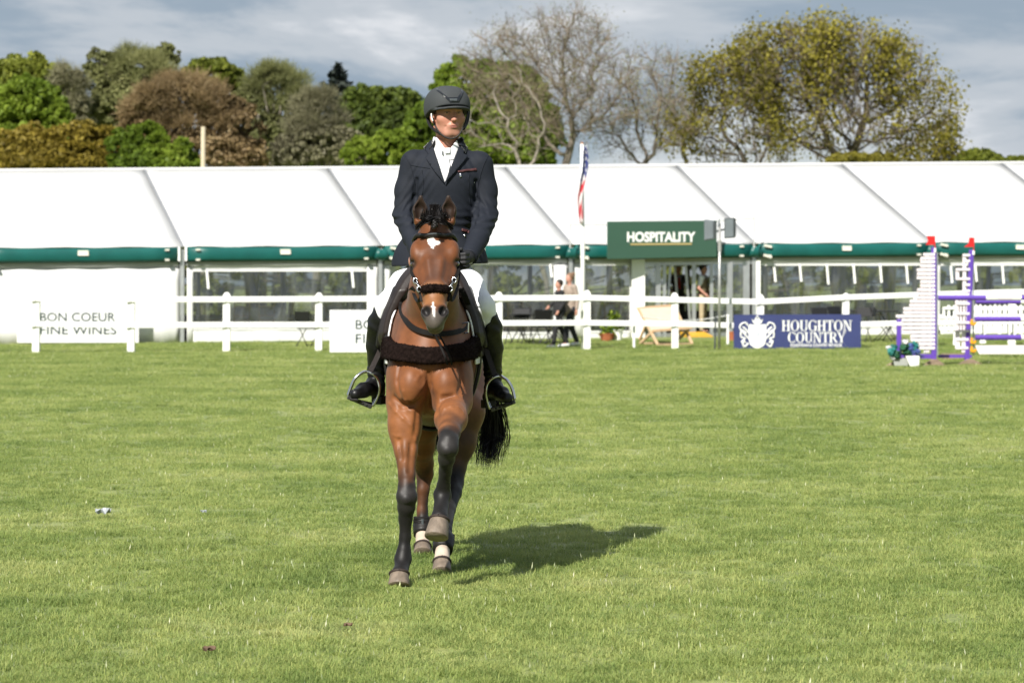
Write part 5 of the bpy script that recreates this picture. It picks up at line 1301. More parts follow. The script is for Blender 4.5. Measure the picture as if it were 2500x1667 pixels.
    bk = min(q, key=lambda p: abs(CX + p.x * FP / p.y - 1133) + abs(p.z - P(0, 803, p.y).z) * 400) + Vector((0, -.008, 0)); mb = MB()
    for a, c in (((-.022, -.026), (.022, -.020)), ((-.022, .026), (.024, .032)), ((-.022, -.026), (-.022, .026)), ((.022, -.020), (.024, .032))): mb.tube([bk + Vector((a[0], -.012, a[1])), bk + Vector((c[0], -.012, c[1]))], .004, 6)
    mb.build('buckle', m_chrome, n)
    for dx in (0, 9):
        mb = MB(); strap(mb, [P(1062 + dx, 816, 14.09), P(1074 + dx * 1.3, 842, 14.09), P(1087 + dx * 1.2, 872, 14.08), P(1093 + dx * 1.1, 890, 14.10)], .009, .005); mb.build('fork_strap', m_strap, n)
    # bridle
    br = thing('bridle', 'black leather bridle with a sheepskin noseband on the horse\'s head', 'bridle', P(1061, 640, 13.9))
    def on(px, py, off=.006):
        p, nn = hit(HB, px, py); return (p + nn * off) if p else P(px, py, 13.95)
    ht = np.array([h_[0] for h_ in HEAD]); hw = np.array([h_[1] for h_ in HEAD]); hp_ = np.array([h_[2] for h_ in HEAD])
    def ring(t_, ph, off):
        wd, dp = np.interp(t_, ht, hw), np.interp(t_, ht, hp_); p = HP(t_, wd * math.sin(ph), -dp + dp * math.cos(ph))
        r_, nn, _, _ = HB.find_nearest(p); d_ = (p - r_).dot(nn)
        return (r_ if d_ < .03 else p) + nn * off, nn
    R_ = math.radians; q = [ring(.150 - .075 * math.sin(R_(a_)) ** 2, R_(a_), .008)[0] for a_ in np.linspace(-86, 86, 40)]
    mb = MB(); mb.tube(q, .0125, 8); mb.build('browband', m_leather, br, smooth=True)
    mb = MB(); mb.tube([p + Vector((0, -.010, .004)) for p in q], .0035, 6); mb.build('browband_piping', m_spk2, br, smooth=True)
    for k in (-1, 1):
        pp, nr = zip(*[ring(.10 + .56 * u, k * R_(74 - 10 * u), .006) for u in np.linspace(0, 1, 26)])
        pp = [pp[0]] + [(pp[i - 1] + pp[i] * 2 + pp[i + 1]) / 4 for i in range(1, 25)] + [pp[25]]
        mb = MB(); strap(mb, pp, .015, .006, None, 0, 1); mb.build('cheekpiece', m_strap, br)
        for c in (pp[20], pp[25]):
            mb = MB(); cc = c + Vector((k * .003, -.012, 0)); mb.tube([cc + Vector((.010 * math.cos(a), .004 * math.sin(a), .0135 * math.sin(a))) for a in np.linspace(0, 6.28, 15)], .0034, 6); mb.build('bit_ring', m_chrome, br, smooth=True)
        mb = MB(); mb.tube([pp[21] + Vector((0, -.010, 0)), pp[24] + Vector((0, -.010, 0))], .005, 6); mb.build('cheek_buckle', m_chrome, br, smooth=True)
        q = [ring(.66 + .12 * u, k * R_(70 + 8 * u), .006)[0] for u in np.linspace(0, 1, 8)]; mb = MB(); strap(mb, q, .012, .005, None, 0, 1); mb.build('lower_strap', m_strap, br)
    f = Field((-.55, 13.6, 1.38), (-.2, 14.1, 1.6), .005)
    pts = [on(1037, 708), on(1041, 707), on(1049, 706), on(1061, 705), on(1074, 706), on(1083, 707), on(1088, 708.5)]
    f.chain([(p, .0175) for p in pts], .01); o, _ = f.mesh('noseband', m_fleece, br)
    st = []
    for i in rng.integers(0, len(o.data.vertices), 1500):
        v = o.data.vertices[int(i)]; p = v.co + Vector(ORIG[br.name]); d = (v.normal + Vector(rng.normal(size=3)) * .6).normalized() * rng.uniform(.004, .008); st.append(([p, p + d * .5, p + d], .002))
    hair_mesh('wool', st, m_fleece, o)['kind'] = 'stuff'
    # reins from the bit back to the hands
    r = thing('reins', 'black leather reins running from the bit to the rider\'s gloves', 'reins', P(1061, 690, 14.2))
    for k, pp in ((-1, [P(1031, 716, 13.90), P(1022, 735, 14.02), P(1012, 722, 14.2), P(1008, 696, 14.4), P(1030, 662, 14.5)]), (1, [P(1098, 714, 13.90), P(1103, 733, 14.02), P(1114, 712, 14.2), P(1119, 680, 14.36), P(1122, 650, 14.42)])):
        mb = MB(); strap(mb, pp, .016, .005, None, 0, 6); mb.build('rein', m_strap, r)
        st_ = P(1061 + k * 41 - 1, 738, 14.0)
    pass
    # fetlock boots
    for nm, lb, side in (('left_hind', 'black fetlock boot on the nearer hind leg with the lower white pastern', 1), ('right_hind', 'black fetlock boot on the farther hind leg behind the stance foreleg', -1)):
        c = LEGS[nm]; i = 8 if nm == 'left_hind' else 7
        a, m, z = c[i - 1][0].lerp(c[i][0], .45), c[i][0], c[i][0].lerp(c[i + 1][0], .75); bt = thing('fetlock_boot', lb, 'horse boot', m, 'fetlock boots on the hind legs')
        rr = [c[i - 1][1] + .010, c[i][1] + .014, c[i][1] + .014, c[i][1] + .010]; mb = MB(); mb.tube(smooth_path([a, a.lerp(m, .6), m, z], 3), list(np.interp(np.linspace(0, 1, 10), [0, .4, .7, 1], [.046, .057, .058, .052])), 18); mb.build('shell', m_leather, bt, smooth=True)
        for u in (.12, .45): 
            p = a.lerp(m, u); mb = MB(); mb.tube([p + Vector((0, 0, .011)), p - Vector((0, 0, .011))], [.052 + .007 * u] * 2, 18); mb.build('strap', m_strap, bt, smooth=True)
        mb = MB(); p = a.lerp(m, .3); mb.box(p.x - .006 + side * .0, p.x + .006, p.y - .064, p.y - .05, p.z - .02, p.z + .012); mb.build('strap_tab', m_spk2, bt)
m_steel2 = mat('stirrup_tread', (.10, .10, .105), .4, metal=.7)
tack()

# ---------------------------------------------------------------- the rider
m_skin = mat('skin', (.50, .26, .19), .45, attr='col', var=.05, scale=60, bump=.04, bscale=300, spec=.35)
m_jacket = mat('navy_jacket', (.0110, .0135, .0205), .75, var=.10, scale=30, bump=.12, bscale=300, spec=.22)
m_velvet = mat('black_velvet', (.008, .007, .008), .9, sheen=.3, spec=.1)
m_breeches = mat('white_breeches', (.78, .79, .82), .7, var=.02, scale=10, bump=.1, bscale=200)
m_boot = mat('black_boot', (.007, .007, .0078), .40, var=.2, scale=12, bump=.15, bscale=40, spec=.3)
m_helmet = mat('charcoal_helmet', (.040, .044, .047), .75, var=.08, scale=200, bump=.08, bscale=600, spec=.25)
m_gloss = mat('gloss_black', (.010, .011, .013), .12, spec=.6, coat=.5)
m_glove = mat('black_glove', (.012, .012, .014), .65, bump=.15, bscale=150)
m_red = mat('dark_red_piping', (.060, .020, .021), .6)
HA = math.radians(20); HC = P(1093, 281, 14.97); HF_ = Vector((math.sin(HA), -math.cos(HA), 0)); HR = Vector((math.cos(HA), math.sin(HA), 0)); HU = Vector((0, 0, 1))
def RP(u, v, w): return HC + HR * u + HF_ * v + HU * w
def patch(name, poly, bvh, m, parent, off=.004, th=.003, step=4.0, Y=14.9, fold=None):
    """A cut piece of cloth or trim laid on a surface: outline in photo pixels, pressed on along the line of sight, with thickness."""
    pts = [Vector((x, y)) for x, y in poly]; edge = []
    for i, p in enumerate(pts):
        q = pts[(i + 1) % len(pts)]; k = max(1, int((q - p).length / step)); edge += [p.lerp(q, j / k) for j in range(k)]
    n = len(edge); x0, x1 = min(p.x for p in pts), max(p.x for p in pts); y0, y1 = min(p.y for p in pts), max(p.y for p in pts)
    inner = [Vector((x, y)) for x in np.arange(x0, x1, step) for y in np.arange(y0, y1, step)]
    r = geometry.delaunay_2d_cdt(edge + inner, [(i, (i + 1) % n) for i in range(n)], [list(range(n))], 1, 1e-4)
    V, F = [], []
    for f in r[2]:
        a, b, c = (r[0][i] for i in f[:3]); F.append(tuple(f) if (b - a).cross(c - a) < 0 else tuple(f)[::-1])
    for p in r[0]:
        h, nn = hit(bvh, p.x, p.y)
        if h is None: h, nn, _, _ = bvh.find_nearest(P(p.x, p.y, Y))
        V.append(h + nn * off)
    mb = MB(); mb.add(V, F); o = mb.build(name, m, parent, smooth=True); md = o.modifiers.new('thickness', 'SOLIDIFY'); md.thickness = th; md.offset = 1; return o
def half(f, p, nrm, k=.006, op='and'):
    """Keep only the part of the field behind the plane through p with outward normal nrm."""
    p = arr(p); nrm = arr(Vector(nrm).normalized()); lo = [a[0] for a in f.ax]; hi = [a[-1] for a in f.ax]
    f.fn(lo, hi, lambda X, Y, Z: (X - p[0]) * nrm[0] + (Y - p[1]) * nrm[1] + (Z - p[2]) * nrm[2] + 0 * X * Y * Z, k, op)
ARM = {-1: [(P(1007, 398, 14.99), .058), (P(994, 465, 14.99), .060), (P(989, 525, 14.96), .058), (P(1008, 580, 14.78), .050), (P(1032, 634, 14.60), .042)],
       1: [(P(1174, 401, 14.99), .058), (P(1183, 465, 14.99), .060), (P(1186, 525, 14.95), .059), (P(1168, 580, 14.74), .051), (P(1146, 626, 14.56), .042)]}
LEG = {-1: [(P(1040, 670, 15.05), .095), (P(988, 700, 14.92), .082), (P(949, 742, 14.78), .060), (P(928, 790, 14.84), .060), (P(922, 840, 14.92), .056), (P(920, 900, 14.99), .043), (P(917, 945, 15.0), .040)],
       1: [(P(1108, 670, 15.05), .095), (P(1146, 702, 14.92), .080), (P(1180, 748, 14.78), .056), (P(1196, 800, 14.84), .058), (P(1201, 850, 14.92), .054), (P(1203, 905, 14.99), .042), (P(1205, 952, 15.0), .040)]}
TOE = {-1: (P(868, 962, 14.78), P(926, 975, 15.04)), 1: (P(1238, 972, 14.78), P(1192, 985, 15.04))}
def torso(f, g=0.0):
    f.ell(P(1075, 650, 15.05), (.165 + g, .125 + g, .12 + g), .05); f.ell(P(1080, 590, 15.02), (.150 + g, .112 + g, .14 + g), .06)
    f.ell(P(1087, 500, 15.0), (.168 + g, .118 + g, .17 + g), .07); f.ell(P(1089, 440, 14.99), (.185 + g, .125 + g, .13 + g), .06)
    f.cap(P(1018, 400, 15.0), P(1162, 403, 15.0), .062 + g, .062 + g, .05); f.cap(P(1089, 400, 15.01), P(1091, 344, 15.0), .115 + g, .070 + g, .05)
def rider_skin():
    f = Field((-.90, 14.35, .80), (.08, 15.35, 2.55), .008)
    torso(f, -.02)
    for k in (-1, 1):
        f.chain([(p, r - .016) for p, r in ARM[k]], .02); f.chain([(p, r - .014) for p, r in LEG[k]], .02); f.cap(LEG[k][-1][0], TOE[k][0], .026, .022, .02)
        f.ell(ARM[k][-1][0].lerp(P(1061 + k * 64, 640, 14.5), .6), (.03, .05, .04), .02)
    f.cap(P(1091, 385, 15.0), RP(0, -.015, -.06), .062, .056, .03)
    t = thing('person', 'rider in a navy jacket, white breeches, black boots and charcoal helmet, looking aside', 'person', P(1085, 660, 15.0))
    # head at a finer grid, cut into the same body
    def sk(V):
        col = np.tile(np.array([.46, .215, .15]), (len(V), 1)); rel = V - arr(HC); u, v, w_ = rel @ arr(HR), rel @ arr(HF_), rel[:, 2]
        ruddy = np.exp(-(((np.abs(u) - .042) / .024) ** 2 + ((w_ + .035) / .028) ** 2)) + np.exp(-((u / .018) ** 2 + ((w_ + .03) / .02) ** 2)) * .8
        col += (np.array([.44, .175, .125]) - col) * np.clip(ruddy * .5, 0, 1)[:, None]
        beard = sstep(-.045, -.075, w_) * (v > 0); col += (np.array([.36, .185, .135]) - col) * (beard * .5)[:, None]
        lips = np.exp(-((u / .022) ** 2 * 1.0 + ((w_ + .066) / .0085) ** 2) ** 2) * (v > .05); col += (np.array([.36, .12, .105]) - col) * np.clip(lips * .8, 0, 1)[:, None]
        mouth = np.exp(-((u / .020) ** 4 + ((w_ + .0655) / .0022) ** 2)) * (v > .05); col += (np.array([.10, .03, .03]) - col) * (mouth * .8)[:, None]
        for k in (-1, 1):
            brow = np.exp(-(((u - k * .033) / .019) ** 4 + ((w_ - .026) / .0045) ** 2)) * (v > .04); col += (np.array([.10, .055, .035]) - col) * (brow * .8)[:, None]
        for k in (-1, 1):
            lid = np.exp(-(((u - k * .032) / .017) ** 4 + ((w_ - .0125 + .25 * (np.abs(u - k * .032)) ** 1) / .0035) ** 2)) * (v > .05); col += (np.array([.07, .04, .03]) - col) * (lid * .8)[:, None]
        hair = (w_ > -.03) & (v < .035) & (np.abs(u) > .05) & (w_ > -.005 + .2 * v); col[hair & (v < .02) & (v > -.03) & (w_ > .0)] = np.array([.07, .04, .025])
        return {'col': ('POINT', col)}
    h = Field(arr(HC) - [.16, .17, .21], arr(HC) + [.16, .17, .19], .0034)
    h.cap(P(1091, 385, 15.0), RP(0, -.015, -.06), .062, .056, .03)
    fr = (HR, HF_, HU)
    h.ell(RP(0, -.012, .045), (.076, .096, .095), .02, fr); h.ell(RP(0, .022, -.030), (.066, .072, .075), .03, fr); h.ell(RP(0, .033, -.070), (.055, .052, .044), .035, fr)
    h.ell(RP(0, .068, -.098), (.028, .020, .020), .025, fr); h.ell(RP(0, .055, .030), (.058, .045, .035), .02, fr)
    h.cap(RP(-.034, .090, .024), RP(.034, .090, .024), .010, .010, .012)
    for k in (-1, 1):
        h.cap(RP(k * .056, -.01, -.070), RP(k * .026, .066, -.104), .017, .015, .028)        # jaw line
        h.ell(RP(k * .044, .058, -.022), (.030, .024, .022), .032, fr)                       # cheekbone
        h.ell(RP(k * .032, .106, .006), (.020, .017, .012), .012, fr, 'sub')                 # eye hollow
        h.ell(RP(k * .032, .078, .006), (.0135, .0135, .0125), .003, fr)
        h.cap(RP(k * .021, .0915, .0125), RP(k * .044, .085, .0115), .0036, .0034, .003); h.cap(RP(k * .021, .0905, -.0005), RP(k * .044, .084, .0008), .0030, .0030, .003)
        h.ell(RP(k * .0125, .104, -.034), (.009, .011, .008), .006, fr); h.ell(RP(k * .008, .108, -.0425), (.0045, .006, .004), .003, fr, 'sub')
        h.ell(RP(k * .083, -.004, -.008), (.012, .022, .034), .008, fr); h.ell(RP(k * .092, .004, -.006), (.006, .012, .020), .006, fr, 'sub'); h.ell(RP(k * .080, .0, -.036), (.008, .012, .012), .008, fr)
        h.cap(RP(k * .018, .102, -.036), RP(k * .034, .080, -.066), .004, .004, .012, op='sub')
    h.cap(RP(0, .092, .014), RP(0, .112, -.024), .0085, .011, .012); h.ell(RP(0, .115, -.030), (.012, .012, .010), .008, fr)
    h.ell(RP(0, .082, -.062), (.028, .018, .018), .02, fr)
    h.ell(RP(0, .0965, -.0600), (.021, .008, .0055), .004, fr); h.ell(RP(0, .0945, -.0712), (.018, .009, .0062), .004, fr); h.cap(RP(-.021, .1035, -.0655), RP(.021, .1035, -.0655), .0022, .0022, .003, op='sub')
    h.cap(RP(-.012, .104, -.083), RP(.012, .104, -.083), .005, .005, .010, op='sub'); h.cap(RP(0, .113, -.047), RP(0, .113, -.055), .002, .003, .004, op='sub')
    # one skin: the head field is resampled over the coarse body, both keep one mesh
    body, _ = None, None
    o1, V1 = f.mesh('body', m_skin, t, attrs_fn=sk)
    o2, V2 = h.mesh('face', m_skin, t, attrs_fn=sk)
    import bmesh
    bm = bmesh.new(); bm.from_mesh(o1.data); zc = (P(1091, 366, 15)[2] - t.location.z)
    bmesh.ops.delete(bm, geom=[v for v in bm.verts if v.co.z > zc], context='VERTS'); tmp = o2.data; bm2 = bmesh.new(); bm2.from_mesh(tmp)
    lo_ = min(v.co.z for v in bm2.verts) + .004; bmesh.ops.delete(bm2, geom=[v for v in bm2.verts if v.co.z < zc - .004], context='VERTS'); bm2.to_mesh(tmp); bm.from_mesh(tmp)
    # stitch the two rims of the neck
    e = [x for x in bm.edges if x.is_boundary and abs(x.verts[0].co.z - zc) < .03]
    try: bmesh.ops.bridge_loops(bm, edges=e)
    except Exception: pass
    bm.to_mesh(o1.data); bm.free(); bm2.free(); bpy.data.objects.remove(o2)
    o1.data.polygons.foreach_set('use_smooth', np.ones(len(o1.data.polygons), bool)); o1.data.update()
    for k in (-1, 1):
        MB().ball(RP(k * .032, .0795, .006), .0118, 14, 10).build('eye', m_eyewhite, t, smooth=True)
        MB().ball(RP(k * .032 - .002, .0868, .006), (.0066, .0056, .0066), 12, 8).build('iris', m_iris, t, smooth=True)
    return t, BVHTree.FromPolygons([v.co + t.location for v in o1.data.vertices], [p.vertices[:] for p in o1.data.polygons])
m_eyewhite = mat('eye_white', (.62, .58, .55), .2, spec=.5); m_iris = mat('iris', (.05, .035, .025), .15, spec=.6)
rider, RB = rider_skin()
def wr(f, lo, hi, amp, sc, seed, zfun=None):
    """Cloth folds: ripple the surface of the field inside a box."""
    r = np.random.default_rng(seed); ds = [(r.normal(size=3) * sc, r.uniform(0, 6.28)) for _ in range(4)]
    sl, X, Y, Z = f._win(lo, hi)
    w_ = sum(np.sin(X * d[0] + Y * d[1] + Z * d[2] * 1.6 + ph) for d, ph in ds) / 3
    f.D[sl] += (amp * w_).astype(np.float32)
def clothes():
    t = rider
    # breeches
    f = Field((-.88, 14.45, 1.15), (.08, 15.35, 1.78), .0065)
    f.ell(P(1075, 662, 15.06), (.17, .13, .12), .03)
    for k in (-1, 1): f.chain(LEG[k][:4], .03); f.chain([(p, r - .006) for p, r in LEG[k][3:5]], .02)
    wr(f, (-.88, 14.45, 1.15), (.08, 15.35, 1.78), .0022, 38, 3)
    f.mesh('breeches', m_breeches, t)
    # boots
    for k in (-1, 1):
        lo = arr(LEG[k][4][0]) - [.2, .25, .28]; hi = arr(LEG[k][3][0]) + [.2, .25, .16]
        f = Field(lo, hi, .005); f.chain([(p, r + .004) for p, r in LEG[k][2:]], .015)
        toe, heel = TOE[k]; an = LEG[k][-1][0]
        f.cap(an + Vector((0, .01, 0)), toe.lerp(an, .35) + Vector((0, 0, .012)), .045, .037, .03); f.cap(toe.lerp(an, .42), toe, .036, .030, .015); f.cap(an + Vector((0, .02, -.01)), heel + Vector((0, 0, .035)), .040, .032, .02)
        # cut the top on a slant, high at the outside
        p = P(908, 737, 14.8) if k < 0 else P(1221, 748, 14.8); q = P(938, 792, 14.75) if k < 0 else P(1184, 800, 14.75); d = (q - p); nrm = Vector((-d.z * 1, 0, d.x)); nrm = nrm if nrm.z > 0 else -nrm
        half(f, p, nrm, .004)
        sl, X, Y, Z = f._win(lo, hi); zc = LEG[k][5][0].z
        f.D[sl] += (.0028 * np.sin(Z * 190 + 2.2 * np.sin(X * 40 + Y * 30)) * np.exp(-((Z - zc + .03) / .05) ** 2) + .0022 * np.sin(Z * 95 + X * 60 + 3 * np.sin(Y * 22)) * np.exp(-((Z - zc - .22) / .14) ** 2)).astype(np.float32)
        bo, _ = f.mesh('boot', m_boot, t)
        # sole and heel block
        mb = MB(); ax = (toe - heel); ax.z *= .6; sd = Vector((ax.y, -ax.x, 0)).normalized() * .034
        a, b = toe + ax.normalized() * .025 + Vector((0, 0, -.024)), toe.lerp(heel, .52) + Vector((0, 0, -.030))
        mb.hexa([a - sd * .6 - Vector((0, 0, .012)), a + sd * .6 - Vector((0, 0, .012)), b + sd - Vector((0, 0, .012)), b - sd - Vector((0, 0, .012))], [a - sd * .6, a + sd * .6, b + sd, b - sd]); mb.build('sole', m_leather, bo, bevel=.004)
        mb = MB(); c = heel + Vector((0, 0, .02)); e = sd * .85; fw = Vector((ax.x, ax.y, 0)).normalized() * .036
        mb.hexa([c - e - fw - Vector((0, 0, .045)), c + e - fw - Vector((0, 0, .045)), c + e + fw - Vector((0, 0, .045)), c - e + fw - Vector((0, 0, .045))], [c - e * 1.05 - fw, c + e * 1.05 - fw, c + e * 1.05 + fw, c - e * 1.05 + fw]); mb.build('heel', m_leather, bo, bevel=.004)
        # spur strap
        mb = MB(); mb.tube([an + Vector((.046 * math.cos(a_), .046 * math.sin(a_) + .012, .012 + .02 * math.sin(a_))) for a_ in np.linspace(0, 6.28, 17)], .005, 6); mb.build('spur_strap', m_leather, bo, smooth=True)
    # shirt front and stock
    f = Field(arr(P(1020, 470, 15)) - [.05, .3, .05], arr(P(1160, 330, 15)) + [.05, .3, .05], .005); torso(f, -.006)
    half(f, P(1090, 362, 15.0), (0, -.35, 1)); half(f, P(1090, 455, 15.0), (0, 0, -1)); sh, _ = f.mesh('shirt', m_whitecloth, t)
    f = Field(arr(P(1040, 400, 15)) - [.05, .3, .05], arr(P(1140, 320, 15)) + [.05, .3, .05], .004)
    f.cap(P(1090, 395, 14.985), P(1091, 332, 14.98), .096, .070, .01); f.cap(P(1090, 395, 14.985), P(1091, 318, 14.98), .086, .060, .006, op='sub'); half(f, P(1091, 333, 14.98), (0, -.15, 1)); half(f, P(1091, 388, 14.95), (0, .2, -1))
    # the collar parts in front in a small V
    f.fn([a[0] for a in f.ax], [a[-1] for a in f.ax], lambda X, Y, Z: np.maximum(np.abs(X - P(1093, 0, 14.9)[0]) - .72 * (Z - P(0, 371, 14.9)[2]), Y - 14.95) + 0 * X * Y * Z, .004, 'sub')
    f.mesh('collar', m_whitecloth, t)
    TB = None
    # jacket
    lo, hi = (-.80, 14.40, 1.5), (.08, 15.40, 2.32); f = Field(lo, hi, .0058); torso(f, .010)
    f.ell(P(1074, 652, 15.04), (.258, .185, .24), .05); half(f, P(1075, 646, 15.0), (.03, 0, -1), .003)
    pre = f.D.copy()
    for k in (-1, 1): f.chain([(p, r + .004) for p, r in ARM[k][:3]], .028); f.chain([(p, r + .004) for p, r in ARM[k][2:]], .018)
    for k in (-1, 1):
        w_ = ARM[k][-1][0]; d = (w_ - ARM[k][-2][0]).normalized(); half_p = w_ + d * .012
        # square off the cuff
        l, h = arr(w_) - .09, arr(w_) + .09; f.fn(l, h, lambda X, Y, Z: np.maximum((X - half_p.x) * d.x + (Y - half_p.y) * d.y + (Z - half_p.z) * d.z, 0) * -1 + .0008 + 0 * X * Y * Z if False else -((X - half_p.x) * d.x + (Y - half_p.y) * d.y + (Z - half_p.z) * d.z) + 0 * X * Y * Z, .003, 'sub')
    wr(f, (-.80, 14.40, 1.5), (.08, 15.4, 2.16), .0026, 20, 5)
    # folds at the elbows and armpits
    sl, X, Y, Z = f._win(lo, hi)
    for k in (-1, 1):
        e = ARM[k][2][0]; g = np.exp(-(((X - e.x) / .10) ** 2 + ((Y - e.y) / .12) ** 2 + ((Z - e.z - .01) / .085) ** 2)); f.D[sl] += (.0050 * np.sin((Z * 1.0 + k * X * .9 - Y * .4) * 130 + 1.4 * np.sin(X * 50)) * g).astype(np.float32)
        a_ = P(1089 + k * 62, 440, 14.9); g = np.exp(-(((X - a_.x) / .06) ** 2 + ((Z - a_.z) / .10) ** 2)) * (Y < 15.0); f.D[sl] += (.0035 * np.sin((Z * .9 + k * X * 1.4) * 105) * g).astype(np.float32)
    for pts in ([(1016, 440), (1014, 480), (1010, 520), (1014, 555)], [(1161, 445), (1164, 490), (1160, 530), (1150, 560)]):
        f.chain([(f.march(*p, 14.5, 15.1) + Vector((0, .002, 0)), .011) for p in pts], .016, op='sub')
    wz = P(1085, 540, 14.9); g = np.exp(-((Z - wz.z) / .05) ** 2) * (Y < 15.0); f.D[sl] += (.0030 * np.sin(Z * 150 + 2 * np.sin(X * 18)) * g).astype(np.float32)
    # front edge overlap
    ap, l0, r0 = P(1085, 447, 14.87), P(1053, 345, 14.87), P(1127, 345, 14.87)
    nl = Vector((-(l0.z - ap.z), 0, (l0.x - ap.x))).normalized(); nr = Vector(((r0.z - ap.z), 0, -(r0.x - ap.x))).normalized()
    f.fn(lo, hi, lambda X, Y, Z: np.maximum(np.maximum((X - ap.x) * nl.x + (Z - ap.z) * nl.z, (X - ap.x) * nr.x + (Z - ap.z) * nr.z), Y - 14.985) + 0 * X * Y * Z, .004, 'sub')
    half(f, P(1091, 338, 15.0), (0, -.25, 1), .008)
    ja, _ = f.mesh('jacket', m_jacket, t)
    g = Field(lo, hi, .0058); g.D = pre
    gD = openvdb.FloatGrid(.4); gD.copyFromArray(np.ascontiguousarray(pre)); Vv, Qq = gD.convertToQuads(isovalue=0.0); Vv = Vv * .0058 + g.lo
    PB = BVHTree.FromPolygons([Vector(v) for v in Vv.tolist()], [tuple(q) for q in Qq.tolist()]); JB = BVHTree.FromPolygons([v.co + t.location for v in ja.data.vertices], [p.vertices[:] for p in ja.data.polygons])
    patch('lapel', [(1056, 345), (1063, 375), (1085, 448), (1062, 420), (1041, 389), (1048, 380), (1040, 368)], PB, m_jacket, ja, .009, .005); patch('lapel', [(1123, 345), (1113, 375), (1086, 448), (1106, 426), (1141, 384), (1129, 379), (1134, 366)], PB, m_jacket, ja, .010, .005)
    patch('velvet_collar', [(1050, 338), (1056, 345), (1042, 368), (1036, 362), (1041, 350)], PB, m_velvet, ja, .011, .006); patch('velvet_collar', [(1124, 337), (1123, 346), (1134, 366), (1145, 362), (1136, 346)], PB, m_velvet, ja, .011, .006)
    patch('stock_tie', [(1086, 369), (1097, 369), (1096, 382), (1099, 405), (1093, 432), (1087, 446), (1083, 430), (1084, 405), (1088, 382)], PB, m_stock, t, -.009, .006, 3); patch('tie_knot', [(1085, 364), (1099, 363), (1098, 376), (1087, 377)], PB, m_stock, t, .003, .008, 3)
    patch('collar_tab', [(1079, 371), (1083, 370), (1083, 381), (1079, 379)], PB, m_spk2, t, .003, .002, 2)
    for poly, nm, mm in (([(1117, 418), (1132, 415), (1148, 413), (1163, 411), (1163, 417), (1148, 418), (1132, 420), (1118, 422)], 'chest_pocket', m_red), ([(1127, 558), (1147, 564), (1146, 570), (1126, 564)], 'hip_pocket', m_red)):
        patch(nm, poly, JB, mm, ja, .002, .004, 3)
    patch('zip_pull', [(1121, 423), (1125, 423), (1126, 433), (1122, 433)], JB, m_chrome, ja, .003, .003, 3); patch('zip_pull', [(1132, 571), (1135, 572), (1135, 579), (1132, 578)], JB, m_chrome, ja, .003, .003, 3)
    def seam(pts):
        mb = MB(); q = []
        for x, y in pts:
            h, nn = hit(JB, x, y)
            if h: q.append(h + nn * .0012)
        if len(q) > 1: mb.tube(smooth_path(q, 3), .0022, 5); mb.build('seam', m_jacket, ja, smooth=True)
    for s_ in ([pxline([(1003, 403), (1020, 407), (1040, 410), (1050, 412)], 14)][0], pxline([(986, 376), (999, 398), (1008, 425), (1012, 450), (1011, 475)], 20), pxline([(1192, 380), (1181, 402), (1172, 430), (1167, 455), (1165, 480)], 20), pxline([(1030, 415), (1034, 450), (1030, 480)], 14), pxline([(1145, 425), (1143, 460), (1148, 500)], 14)): seam(s_)
    # gloves: palm, four fingers closed round the rein, thumb on top
    for k in (-1, 1):
        wv = ARM[k][-1][0]; c = P(1130, 634, 14.47) if k > 0 else P(1046, 650, 14.50)
        f = Field(arr(c) - .13, arr(c) + .14, .0036); d = (c - wv).normalized()
        f.cap(wv.lerp(c, -.1), wv.lerp(c, .45), .036, .033, .015); f.ell(c + Vector((0, .004, .004)), (.030, .044, .048), .02)
        for j in range(4):
            z = .030 - .021 * j; ln = (.95, 1.05, 1.0, .85)[j]
            b0 = c + Vector((k * .024, -.030, z)); b1 = c + Vector((k * .012, -.060 * ln, z - .003)); b2 = c + Vector((-k * .020, -.056 * ln, z - .006)); b3 = c + Vector((-k * .030, -.030, z - .006))
            f.chain([(b0, .0125), (b1, .0115), (b2, .0105), (b3, .0095)], .004)
        f.chain([(c + Vector((-k * .018, .015, .030)), .015), (c + Vector((-k * .022, -.018, .050)), .0125), (c + Vector((-k * .008, -.046, .052)), .011)], .005)
        f.mesh('glove', m_glove, t)
        if k > 0: mb = MB(); mb.tube([wv + Vector((.040 * math.cos(a_), .012 * math.cos(a_), .036 * math.sin(a_))) for a_ in np.linspace(2.0, 6.0, 9)], .004, 6); mb.build('bracelet', m_chrome, t, smooth=True)
    # helmet
    f = Field(arr(HC) - [.19, .22, .12], arr(HC) + [.19, .22, .2], .0042); fr = (HR, HF_, HU)
    f.fn(arr(HC) - .2, arr(HC) + .2, lambda X, Y, Z: ((np.abs(((X - HC.x) * HR.x + (Y - HC.y) * HR.y) / .115) ** 2.5 + np.abs(((X - HC.x) * HF_.x + (Y - HC.y) * HF_.y + .012) / .140) ** 2.5 + np.abs((Z - HC.z - .040) / .113) ** 2.2) ** (1 / 2.4) - 1) * .11, .01)
    hn_ = (HU * -1 + HF_ * .30).normalized(); half(f, RP(0, 0, .008), hn_, .004)
    f.fn(arr(HC) - .2, arr(HC) + .2, lambda X, Y, Z: np.maximum((np.sqrt((((X - HC.x) * HR.x + (Y - HC.y) * HR.y) / .104) ** 2 + (((X - HC.x) * HF_.x + (Y - HC.y) * HF_.y - .02) / .158) ** 2) - 1) * .1, np.maximum(np.abs(Z - HC.z - .031 + .9 * ((X - HC.x) * HR.x + (Y - HC.y) * HR.y) ** 2) - .0055, .04 - ((X - HC.x) * HF_.x + (Y - HC.y) * HF_.y))) + 0 * X * Y * Z, .006); half(f, RP(0, 0, -.045), (0, 0, -1), .004)
    f.ell(RP(0, .0, -.01), (.080, .101, .09), .004, fr, 'sub')
